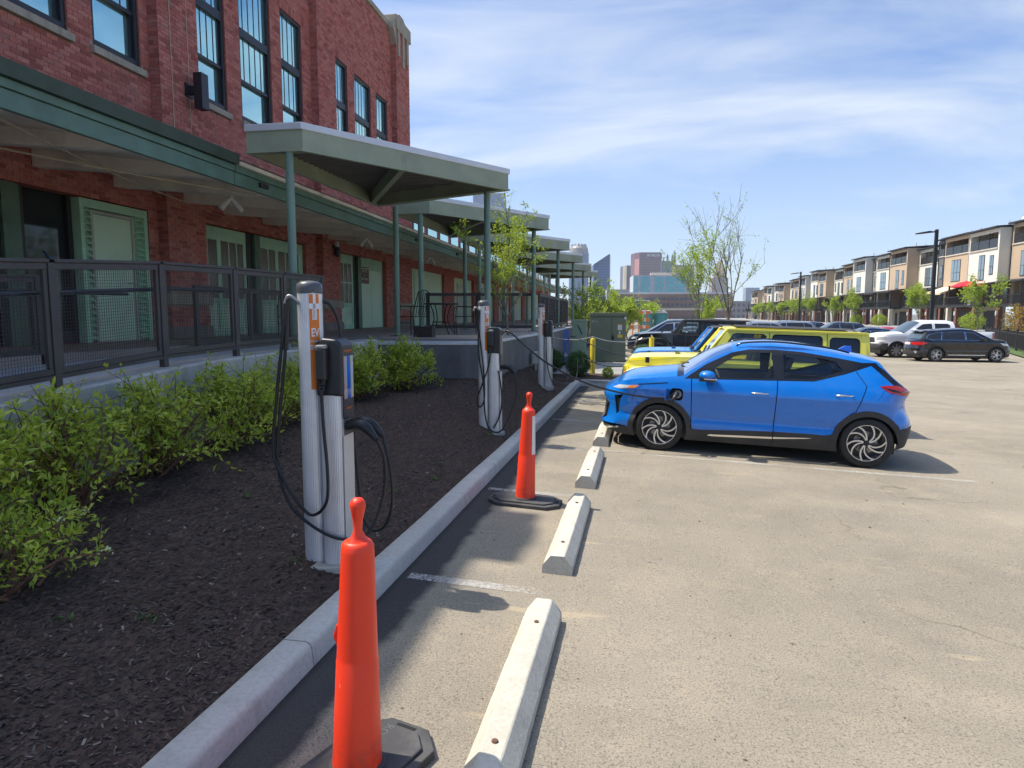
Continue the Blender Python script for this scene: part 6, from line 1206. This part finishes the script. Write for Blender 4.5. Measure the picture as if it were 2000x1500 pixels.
# ------------------------------------------------------------------ terrace of town houses
def siding(name, col):
    t = NT(name); s = t.n('ShaderNodeSeparateXYZ'); t.lk(t.geo.outputs['Position'], s.inputs[0]); w = t.math('FRACT', t.math('MULTIPLY', s.outputs[2], 1 / .2))
    c = t.mix(t.noise(.5, 4), tuple(q * .92 for q in col), tuple(min(1, q * 1.05) for q in col)); t.set(Base_Color=t.mix(t.ramp(w, [(.0, .5), (.12, 0)]), c, tuple(q * .45 for q in col)), Roughness=.7); t.bump(w, .5, .03); return t.m
SID = {'white': siding('siding_cream', (.70, .66, .57)), 'tan': siding('siding_tan', (.50, .37, .25)), 'grey': siding('siding_grey', (.15, .14, .13)), 'taupe': siding('siding_taupe', (.33, .29, .25))}
ROOFD = M('dark_roof', (.022, .022, .025), .6, var=.2); BRK = M('house_brick', (.17, .075, .05), .85, var=.3, vs=2, fine=8); GAR = M('garage_door', (.055, .052, .055), .6, var=.15); HWIN = mirror_glass('house_glass', (.28, .36, .40), .06, .6, .02); PALE = M('pale_trim', (.52, .46, .37), .7, var=.1); DARKIN = M('porch_shade', (.10, .085, .075), .85, var=.2)
hx = lambda y: 45 + .03 * (y - 90)
def house(y0, w, col, out, label, seed):
    r = random.Random(seed); x0 = hx(y0) - out; g = .17; o = empty('town_house', (x0, y0, g), label, 'house', 'terrace of town houses'); q = lambda n, mt, fn, par=None, **kw: part(n, mt, par or o, fn, **kw); S = SID[col]; H = 12.3 - g - .012 * max(0, y0 - 150) + (.0, .45, -.25, .2, -.1)[seed % 5]; b = 9.0
    # x runs away from the street, y along the terrace; z from the pavement
    q('wall', S, lambda m: (m.box(0, 0, 5.65, b, w - .02, H - 2.3), m.box(0, 0, H - 2.3, b, .35, H), m.box(0, w - .37, H - 2.3, b, w - .02, H), m.box(0, .35, H - .45, .3, w - .37, H), m.box(2.6, .35, H - 2.3, b, w - .37, H - .001)))
    q('roof', ROOFD, lambda m: m.prism([(-.5, H + .02), (b, H + .55), (b, H + .7), (-.5, H + .2)], -.1, w + .08, 'y'))
    for k in range(3): q('roof_vent', PALE, lambda m: m.tube([(2 + k * 2, w * (.3 + .2 * k), H + .2), (2 + k * 2, w * (.3 + .2 * k), H + .95)], .08, 6))
    tr = q('terrace_rail', M('terrace_glass', (.03, .032, .035), .2, .2, bump=0), lambda m: m.box(.03, .36, H - 2.28, .08, w - .38, H - 1.2)); q('terrace_sill', PALE, lambda m: m.box(-.12, .25, H - 2.42, .05, w - .27, H - 2.28)); q('terrace_window', HWIN, lambda m: m.box(2.57, .8, H - 2.2, 2.6, w - .8, H - .5))
    for k in range(1, 3): q('rail_post', ROOFD, lambda m: m.box(.0, w * k / 3 - .03, H - 2.28, .1, w * k / 3 + .03, H - .45))
    wins = [(w * .5 - 1.25, 2.5, 6.5, 9.1)] if seed % 2 else [(w * .14, .9, 6.9, 8.9), (w * .42, 1.4, 6.3, 9.1), (w * .78, .8, 7.3, 9.0)][:3 if seed % 4 else 2]
    for wy, ww, z0, z1 in wins:
        z0 = z0 - .3; z1 = min(z1, H - 2.9); f = q('window', ROOFD, lambda m: m.box(-.05, wy, z0, .02, wy + ww, z1)); n = 2 if ww < 1.5 else 3
        for k in range(n):
            for zz0, zz1 in ((z0 + .08, z0 + (z1 - z0) * .4), (z0 + (z1 - z0) * .4 + .06, z1 - .08)): q('pane', HWIN, lambda m: m.box(-.065, wy + ww * k / n + .07, zz0, -.052, wy + ww * (k + 1) / n - .05, zz1), f)
    q('porch_wall', BRK if seed % 3 else DARKIN, lambda m: m.box(1.6, .02, 3.0, b, w - .04, 5.64)); pd = q('porch_door', HWIN, lambda m: m.box(1.54, w * .45, 3.1, 1.59, w * .45 + 1.8, 5.3)); q('porch_window', HWIN, lambda m: m.box(1.54, .5, 3.7, 1.59, 1.7, 5.2))
    q('corner_post', S, lambda m: m.box(.2, w - .75, 3.0, 1.6, w - .06, 5.64))
    seed in (4, 5) or q('porch_roof', ROOFD, lambda m: m.prism([(-2.3, 5.45), (.0, 5.75), (.0, 5.95), (-2.3, 5.6)], .05, w - .05, 'y')); 
    for yy in (.15, w - .25): q('porch_post', ROOFD, lambda m: m.box(-2.15, yy, 3.0, -2.0, yy + .14, 5.5))
    q('balcony_floor', ROOFD, lambda m: m.box(-2.25, .05, 2.72, 1.6, w - .05, 2.98)); q('balcony_rail', ROOFD, lambda m: (m.box(-2.22, .08, 3.98, -2.15, w - .08, 4.05), m.box(-2.22, .08, 3.05, -2.15, w - .08, 3.1)))
    bl = MB(); n = int(w / .16)
    for k in range(n): bl.box(-2.2, .1 + k * .16, 3.1, -2.17, .13 + k * .16, 3.98)
    bo = bl.build('baluster', ROOFD, o); bo['kind'] = 'stuff'
    q('garage_wall', BRK if seed % 2 else PALE, lambda m: (m.box(.9, .02, 0, 1.2, w * .14, 2.7), m.box(.9, w * .62, 0, 1.2, w - .04, 2.7), m.box(.9, w * .14, 2.3, 1.2, w * .62, 2.7))); gd = q('garage_door', GAR, lambda m: m.box(1.0, w * .14, 0, 1.08, w * .62, 2.3))
    for k in range(1, 4): q('panel_line', ROOFD, lambda m: m.box(.985, w * .14, .575 * k - .015, .999, w * .62, .575 * k + .015), gd)
    q('front_door', ROOFD, lambda m: m.box(.86, w * .72, 0, .9, w * .72 + .95, 2.1))
    for yy in (.05, w * .62): q('brick_pier', BRK if (seed + 1) % 3 else PALE, lambda m: m.box(-2.2, yy, 0, -1.7, yy + .5, 2.72))
    q('wall_lamp', WHITE, lambda m: m.box(-2.32, w * .62 + .15, 1.7, -2.2, w * .62 + .35, 2.2)); q('downpipe', ROOFD if col != 'white' else PALE, lambda m: m.tube([(-.06, w - .12, 3), (-.06, w - .12, H - .6), (-.12, w - .12, H - .1)], .05, 6))
    return o
pat = [('white', 1.9), ('tan', 1.9), ('grey', 0), ('white', 0), ('tan', 2.0), ('white', 2.0), ('taupe', 0.3)]
ordn = ['nearest', 'second', 'third', 'fourth', 'fifth', 'sixth', 'seventh', 'eighth', 'ninth', 'tenth', 'eleventh', 'twelfth', 'thirteenth', 'fourteenth', 'fifteenth', 'sixteenth', 'seventeenth', 'eighteenth', 'nineteenth', 'twentieth', 'twenty-first', 'twenty-second', 'twenty-third', 'twenty-fourth', 'twenty-fifth', 'twenty-sixth', 'twenty-seventh', 'twenty-eighth']
cw = {'white': 'cream', 'tan': 'tan', 'grey': 'dark grey', 'taupe': 'taupe'}
yy_ = 81.6; k_ = 0
while yy_ < 285 and k_ < len(ordn):
    c_, out_ = ('tan', .4) if k_ == 0 else pat[(k_ - 1) % 7]; w_ = 7.2 if k_ % 3 else 6.8
    house(yy_, w_, c_, out_, '%s town house from the right edge, three storeys with %s siding over a balcony' % (ordn[k_], cw[c_]), k_ + 3); yy_ += w_; k_ += 1
# things on the balconies
REDF = M('red_canvas', (.55, .012, .03), .8, var=.1)
um = empty('parasol', (41.7, 92.6, 3.0), 'red parasol open on the balcony of a cream town house', 'parasol')
def ucan(m):
    n = 8; P = [[(1.75 * f * math.cos(2 * math.pi * k / n), 1.75 * f * math.sin(2 * math.pi * k / n), zz) for k in range(n)] for f, zz in ((.02, 3.15), (.5, 2.95), (1., 2.5), (1., 2.35))]; m.grid(P, closed=True)
part('canopy', REDF, um, ucan); part('pole', ROOFD, um, lambda m: m.tube([(0, 0, 0), (0, 0, 3.2)], .04, 8))
aw = empty('awning', (43.3, 99.6, 5.8), 'cream awning stretched over the balcony left of the red parasol', 'awning'); part('cloth', M('cream_canvas', (.62, .5, .33), .8), aw, lambda m: m.add([(0, -2.6, .0), (-2.7, -2.6, -.95), (-2.7, 3.0, -.95), (0, 3.0, .0), (0, -2.6, -.06), (-2.7, -2.6, -1.2), (-2.7, 3.0, -1.2), (0, 3.0, -.06)], MB.BF)); part('arm', ROOFD, aw, lambda m: [m.tube([(0, yy, -.5), (-2.6, yy, -1.0)], .04, 6) for yy in (-2.4, 2.8)])
fl = empty('roof_parasol', (45.5, 88.6, 12.6), 'folded white parasol on the roof terrace at far right', 'parasol'); part('cloth', WHITE, fl, lambda m: m.lathe([(.03, .9), (.2, .5), (.3, 0), (.1, -.3)], n=8)); part('pole', ROOFD, fl, lambda m: m.tube([(0, 0, -1.5), (0, 0, 1.)], .04))
tx = [(39.4, 84.2, 6.2, 1.75), (39.5, 100.5, 6.6, 1.9), (39.8, 127, 6.4, 1.8), (40, 141, 5.6, 1.7), (40.2, 158, 6.2, 1.8), (40.5, 174, 6.0, 1.7), (40.8, 191, 5.6, 1.8), (41, 207, 5.6, 1.8), (41.5, 226, 5.4, 1.9)]
tl_ = ['right of the near lamp post, before the red parasol', 'behind the near lamp post', 'left of the near lamp post, the tallest there', 'fourth from the right along the town houses', 'right of the far lamp post', 'left of the far lamp post', 'seventh from the right along the town houses', 'eighth from the right along the town houses', 'ninth from the right along the town houses']
for k, ((x, y, h, s), l) in enumerate(zip(tx, tl_)): tree(x, y, .17, h, s, 100 + k, 'light green street tree ' + l, leaves=2000 if k < 5 else 1100, ll=.26 if k < 5 else .34, trunk=.08, fork=.25, mat=LEAF_Y, name='street_tree', group='street trees before the town houses', nb=6, upright=.8)
for k, (x, y, rd, h, mt, l) in enumerate(((40.3, 87.5, 1.3, 1.9, LEAF_Y, 'rounded yellow green bush at the foot of the first street tree'), (40.2, 117, 1.0, 1.8, LEAF_Y, 'small green bush between the garages, right one'), (40.2, 128, 1.0, 1.7, LEAF_Y, 'small green bush between the garages, left one'), (26.5, 50.0, 1.5, 2.6, LEAF_O, 'copper coloured bush behind the black fence'), (24.8, 44.5, 1.2, 2.1, LEAF_O, 'second copper bush at the right edge behind the fence'))):
    boxwood(x, y, .17, rd, h, 40 + k, l, 1500, mt, .16)
# lamp posts
POLE = M('pole_bronze', (.022, .02, .02), .45, .3, var=.15)
for x, y, l in ((22.8, 55.7, 'tall black lamp post behind the white pickup'), (25.5, 107, 'distant black lamp post before the town houses')):
    o = empty('lamp_post', (x, y, .15), l, 'lamp post', 'lot lamp posts'); part('pole', POLE, o, lambda m: m.add([(a * wd, b_ * wd, z) for z, wd in ((0, .13), (8.2, .10)) for a, b_ in ((-1, -1), (1, -1), (1, 1), (-1, 1))], MB.BF)); part('arm', POLE, o, lambda m: m.bar((0, 0, 8.05), (-.55, -.2, 7.98), .08, .1)); part('luminaire', POLE, o, lambda m: m.prism([(-.45, 7.95), (-1.45, 7.86), (-1.5, 7.93), (-.6, 8.08), (-.45, 8.06)], -.35, .05, 'y'), bevel=.02); part('lens', M('lamp_diffuser', (.7, .62, .4), .4), o, lambda m: m.add([(-.75, -.3, 7.905), (-1.4, -.3, 7.85), (-1.4, 0, 7.85), (-.75, 0, 7.905)], [(0, 1, 2, 3)])); part('base', POLE, o, lambda m: m.lathe([(.28, 0), (.28, .5), (.2, .55)], n=14))
# black picket fence at right
fe = empty('picket_fence', (24.6, 48.8, -.2), 'black iron picket fence at the right edge of the lot', 'fence')
A_, B_ = Vector((28.7, 60, -.2)), Vector((20.6, 37.6, -.2)); d_ = (B_ - A_); Lf = d_.length; u_ = d_ / Lf
for k in range(7): p = A_ + u_ * Lf * k / 6; bp('post', POLE, lambda m: (m.box(p.x - .05, p.y - .05, -.3, p.x + .05, p.y + .05, 1.05), m.lathe([(.06, 1.05), (.03, 1.13)], (p.x, p.y, 0), 8)), fe)
for z in (.16, 1.02): bp('rail', POLE, lambda m: m.bar(A_ + Vector((0, 0, z)), B_ + Vector((0, 0, z)), .035, .04), fe)
for k in range(1, 170):
    p = A_ + u_ * Lf * k / 170; bp('picket', POLE, lambda m: m.box(p.x - .012, p.y - .012, -.1, p.x + .012, p.y + .012, .98), fe)
# ------------------------------------------------------------------ clutter beyond the row of cars
BOARD = M('orange_board', (.72, .2, .04), .6, var=.1); WBD = M('white_board', (.68, .66, .62), .6)
for k, (x, y) in enumerate(((.35, 56), (1.0, 58.5))):
    o = empty('barricade', (x, y, .1), 'orange and white road barricade far behind the transformer, ' + ('front' if k == 0 else 'rear') + ' one', 'barricade'); 
    for s in (-.55, .55): part('upright', BOARD, o, lambda m: (m.box(s - .04, -.04, 0, s + .04, .04, 2.3), m.box(s - .04, -.5, 0, s + .04, .5, .06)))
    for z in (.7, 1.3, 1.9):
        for j in range(5): part('board', BOARD if j % 2 == 0 else WBD, o, lambda m: m.box(-.9 + j * .36, -.06, z, -.54 + j * .36, -.04, z + .28))
for k, x in enumerate((1.6, 2.9)):
    o = empty('portable_toilet', (x, 60.5 + k, .1), ('left' if k == 0 else 'right') + ' teal portable toilet with white roof behind the dark cars', 'toilet'); part('cabin', M('teal_plastic', (.06, .27, .26), .5), o, lambda m: m.box(-.55, -.55, 0, .55, .55, 2.0), bevel=.03); part('door', M('teal_door', (.10, .34, .33), .5), o, lambda m: m.box(-.35, -.575, .1, .35, -.552, 1.9), bevel=.01); part('roof', WHITE, o, lambda m: m.prism([(-.6, 2.0), (.6, 2.0), (.35, 2.25), (-.35, 2.25)], -.6, .6, 'y'), bevel=.03)
# ------------------------------------------------------------------ skyline
def bands(name, c1, c2, pz, px_, vert=.5, horiz=.5, metal=0., rough=.5):
    """far facade: window bands too small to pick apart"""
    t = NT(name); s = t.n('ShaderNodeSeparateXYZ'); t.lk(t.geo.outputs['Position'], s.inputs[0]); a = t.math('LESS_THAN', t.math('FRACT', t.math('MULTIPLY', s.outputs[2], 1 / pz)), horiz); b = t.math('LESS_THAN', t.math('FRACT', t.math('MULTIPLY', t.math('ADD', s.outputs[0], t.math('MULTIPLY', s.outputs[1], .7)), 1 / px_)), vert)
    t.set(Base_Color=t.mix(t.math('MULTIPLY', a, b), c1, t.mix(t.noise(.03, 2), tuple(q * .7 for q in c2), tuple(min(1, q * 1.3) for q in c2))), Roughness=rough, Metallic=metal); return t.m
def tower(name, label, poly, z1, mat, cat='tower'):
    cx_, cy_ = sum(p[0] for p in poly) / len(poly), sum(p[1] for p in poly) / len(poly); o = empty(name, (cx_, cy_, -.4), label, cat); bp('shaft', mat, lambda m: m.prism(poly, -.4, z1), o); return o
def rect(x0, x1, y, d, sk=.17): return [(x0, y), (x1, y + (x1 - x0) * .15), (x1 + d * .1, y + d), (x0 - d * .35, y + d)]
GL1 = bands('blue_glass_tower', (.08, .15, .26), (.035, .075, .16), 4, 3, .8, .8, .3, .2)
T = tower('glass_tower', 'round topped pale glass tower behind the last canopies', [(-104 + 21 * math.cos(a), 1432 + 21 * math.sin(a)) for a in np.linspace(0, 6.283, 17)[:-1]], 128, GL1); bp('crown', bands('crown_tan', (.26, .24, .2), (.16, .15, .15), 5, 6), lambda m: m.lathe([(20, 128), (19, 140), (14, 147), (6, 150)], (-104, 1432, 0), 20), T); bp('crown_rib', GL1, lambda m: [m.tube([(-104 + 20.5 * math.cos(a), 1432 + 20.5 * math.sin(a), 126), (-104 + 14 * math.cos(a), 1432 + 14 * math.sin(a), 149)], 1.1, 5) for a in np.linspace(0, 6.283, 13)[:-1]], T)
o = empty('slanted_tower', (-36, 930, -.4), 'dark blue glass tower with a slanting roof line', 'tower'); bp('shaft', bands('slant_glass', (.10, .16, .28), (.03, .06, .17), 3.6, 2.4, .85, .75, .3, .2), lambda m: m.add([(-46.9, 918, 0), (-25.5, 921, 0), (-25, 946, 0), (-52, 946, 0), (-46.9, 918, 68.5), (-25.5, 921, 83), (-25, 946, 83), (-52, 946, 68.5)], MB.BF), o); bp('roof_blade', GL1, lambda m: m.add([(-46.9, 917.6, 64), (-25.5, 920.6, 77), (-25.5, 920.2, 83.5), (-46.9, 917.2, 69)], [(0, 1, 2, 3)]), o)
T = tower('slab_tower', 'slim slab tower, tan on one side and slate blue on the other', [(-4.5, 1644), (11, 1648), (11, 1690), (-20, 1690), (-13.2, 1660)], 119, bands('slate_slab', (.09, .095, .14), (.035, .04, .07), 4, 2, .7, .6)); bp('tan_face', bands('tan_slab', (.46, .38, .25), (.35, .29, .2), 200, 3, .4, 1), lambda m: m.add([(-13.4, 1659, 0), (-4.6, 1643.4, 0), (-4.6, 1643.4, 118.6), (-13.4, 1659, 118.6)], [(0, 1, 2, 3)]), T)
T = tower('red_tower', 'broad red brown banded office tower with a sign on top', [(23.7, 1549), (71.4, 1557), (76, 1600), (5, 1600), (13.5, 1570)], 127, bands('red_bands', (.20, .075, .065), (.07, .035, .045), 5.6, 900, 1, .45)); bp('end_face', bands('red_end', (.46, .14, .11), (.3, .2, .2), 5.6, 900, 1, .4), lambda m: m.add([(13.3, 1569.5, 0), (23.6, 1548.4, 0), (23.6, 1548.4, 127), (13.3, 1569.5, 127)], [(0, 1, 2, 3)]), T); bp('sign_band', M('sign_band_plum', (.12, .04, .055), .6), lambda m: m.prism([(23.6, 1548.4), (71.6, 1556.6), (76, 1601), (5, 1601), (13.2, 1569.5)], 127, 141), T)
text_mesh('BNY MELLON', 7.5, WHITE, T, frame4(Vector((55, 1552.8, 134)) - T.location, Vector((48, 8.2, 0)).normalized(), (0, 0, 1), Vector((8.2, -48, 0)).normalized()), bold=.15, sx=.62)
PPG = bands('castle_glass', (.07, .13, .19), (.03, .07, .11), 300, 2.6, .6, 1, .4, .2); T = tower('spired_tower', 'blue grey glass tower with pointed spires beside the red tower', [(81, 1764), (116, 1770), (112, 1806), (77, 1800)], 138, PPG)
for x, y, z in ((81, 1764, 162), (97.5, 1767, 157), (115.5, 1770, 166), (88, 1765, 149), (108, 1768.5, 149), (78, 1800, 158), (112, 1805, 160)): w = 2.6 if z > 150 else 1.6; bp('spire', PPG, lambda m: (m.box(x - w, y - w, 100, x + w, y + w, z - 9), m.add([(x - w, y - w, z - 9), (x + w, y - w, z - 9), (x + w, y + w, z - 9), (x - w, y + w, z - 9), (x, y, z)], [(0, 1, 4), (1, 2, 4), (2, 3, 4), (3, 0, 4)])), T)
T = tower('arched_building', 'tan office block with a big arched window near the top', [(91, 1352), (127, 1358), (127, 1400), (88, 1400)], 98, bands('arch_block', (.30, .235, .19), (.14, .13, .15), 4.5, 3, .5, .6)); bp('arch_window', GL1, lambda m: m.prism([(98, 62)] + [(109 + 11 * math.cos(a), 80 + 9 * math.sin(a)) for a in np.linspace(math.pi, 0, 12)] + [(120, 62)], 1350, 1351.5, 'y'), T)
T = tower('stepped_tower', 'buff stepped tower with a pyramid roof behind the bare tree', [(186, 1572), (222, 1578), (222, 1605), (183, 1605)], 84, bands('stepped_stone', (.34, .25, .2), (.17, .14, .13), 4.5, 3.5, .5, .6))
bp('pyramid', M('pyramid_roof', (.36, .24, .18), .7), lambda m: [m.add([(204 - w, 1588 - w, z0), (204 + w, 1588 - w, z0), (204 + w, 1588 + w, z0), (204 - w, 1588 + w, z0), (204 - w2, 1588 - w2, z1), (204 + w2, 1588 - w2, z1), (204 + w2, 1588 + w2, z1), (204 - w2, 1588 + w2, z1)], MB.BF) for z0, z1, w, w2 in ((84, 95, 13, 12), (95, 108, 10.5, 7), (108, 128, 7, .4))], T)
tower('tall_glass_tower', 'dark blue tower top peeking over the nearest steel canopy', [(-372, 1600), (-297, 1612), (-300, 1650), (-376, 1640)], 292, GL1); tower('pale_block', 'distant pale tower block right of the bare tree', [(262, 1584), (292, 1589), (292, 1610), (260, 1610)], 62, bands('pale_tower', (.3, .33, .38), (.18, .22, .28), 5, 5)); tower('grey_block', 'low grey far building left of the glass block', [(-16, 520), (4, 523), (4, 545), (-18, 545)], 21, bands('grey_far', (.42, .4, .37), (.2, .2, .22), 3.5, 3), 'building')
GB = empty('glass_block', (19, 437, -.4), 'teal glass office block with white frame in front of the towers', 'building'); WF = M('white_frame', (.5, .5, .52), .5); TEAL = mirror_glass('teal_glass', (.14, .36, .42), .08, .5, .01)
bp('frame', WF, lambda m: m.add([(3.1, 431.7, -.4), (35.9, 437.4, -.4), (38, 460, -.4), (1, 460, -.4), (3.1, 431.7, 26.6), (35.9, 437.4, 26.6), (38, 460, 26.6), (1, 460, 26.6)], MB.BF), GB); bp('penthouse', PALE, lambda m: m.box(14, 440, 26.6, 28, 452, 28.6), GB)
def gpt(s, z, off=.0): return (3.1 + 32.8 * s + .17 * off, 431.7 + 5.7 * s - off, z)
for s0, s1 in ((.01, .085), (.14, .31), (.40, .57), (.61, .79), (.80, .98)):
    n = max(1, int(round((s1 - s0) / .055)))
    for j in range(3):
        for k in range(n): a, b = s0 + (s1 - s0) * k / n + .002, s0 + (s1 - s0) * (k + 1) / n - .002; z0, z1 = 15.2 + j * 3.6, 18.4 + j * 3.6; bp('pane', TEAL, lambda m: m.add([gpt(a, z0, .15), gpt(b, z0, .15), gpt(b, z1, .15), gpt(a, z1, .15)], [(0, 1, 2, 3)]), GB)
LB = empty('low_building', (14, 340, -.4), 'low brown panelled building with two rows of dark windows', 'building'); LP = M('brown_panel', (.22, .15, .12), .7, var=.12, vs=.2, fine=2); DW = mirror_glass('dark_strip', (.10, .12, .16), .1, .3, .01)
def lp(s, z, off=0.): return (-5 + 56 * s, 337 + 8 * s - off, z)
bp('wall', LP, lambda m: m.add([lp(0, -.4), lp(1, -.4), (52, 380, -.4), (-9, 380, -.4), lp(0, 12), lp(1, 12), (52, 380, 12), (-9, 380, 12)], MB.BF), LB); bp('parapet', WF, lambda m: m.add([lp(-.005, 12, .2), lp(1.005, 12, .2), lp(1.005, 12.9, .2), lp(-.005, 12.9, .2)], [(0, 1, 2, 3)]), LB)
for z0, z1 in ((9.0, 10.4), (6.0, 7.4)):
    for k in range(26):
        a = .01 + k * .038
        if .15 < a < .27: continue
        bp('window', DW, lambda m: m.add([lp(a, z0, .12), lp(a + .026, z0, .12), lp(a + .026, z1, .12), lp(a, z1, .12)], [(0, 1, 2, 3)]), LB)
bp('entrance', DW, lambda m: m.add([lp(.16, 3, .14), lp(.27, 3, .14), lp(.27, 10, .14), lp(.16, 10, .14)], [(0, 1, 2, 3)]), LB); bp('entrance_canopy', WHITE, lambda m: m.box(3.6, 334, 8.6, 10.6, 338, 8.9), LB); bp('podium_band', PALE, lambda m: m.add([lp(.27, 4.0, .6), lp(1, 4.0, .6), lp(1, 5.1, .6), lp(.27, 5.1, .6)], [(0, 1, 2, 3)]), LB)
for k in range(8): a = .3 + k * .09; bp('column', LP, lambda m: m.add([lp(a, -.4, .7), lp(a + .012, -.4, .7), lp(a + .012, 4, .7), lp(a, 4, .7)], [(0, 1, 2, 3)]), LB)
# low far roofs and tree line closing the horizon
for k, (x0, x1, y, z, c) in enumerate(((-60, -8, 300, 8, (.3, .27, .24)), (52, 100, 420, 10, (.33, .3, .28)))): tower('far_block', 'plain far low block at the ' + ('left' if k == 0 else 'right') + ' end of the horizon', [(x0, y), (x1, y + 4), (x1, y + 30), (x0, y + 30)], z, bands('far_block%d' % k, c, tuple(q * .5 for q in c), 3.4, 3), 'building')
# ------------------------------------------------------------------ haze
t = NT('haze_air'); t.N.remove(t.b); pv = t.n('ShaderNodeVolumePrincipled'); pv.inputs['Color'].default_value = (.80, .88, 1, 1); pv.inputs['Density'].default_value = .00016; pv.inputs['Anisotropy'].default_value = .2; t.lk(pv.outputs[0], t.N['Material Output'].inputs['Volume'])
HAZE_ON = True
if HAZE_ON:
    hz_ = part('haze', t.m, None, lambda m: m.box(-700, -60, -1.6, 700, 2300, 320)); hz_['kind'] = 'stuff'; tag(hz_, 'thin bluish summer haze', 'haze')
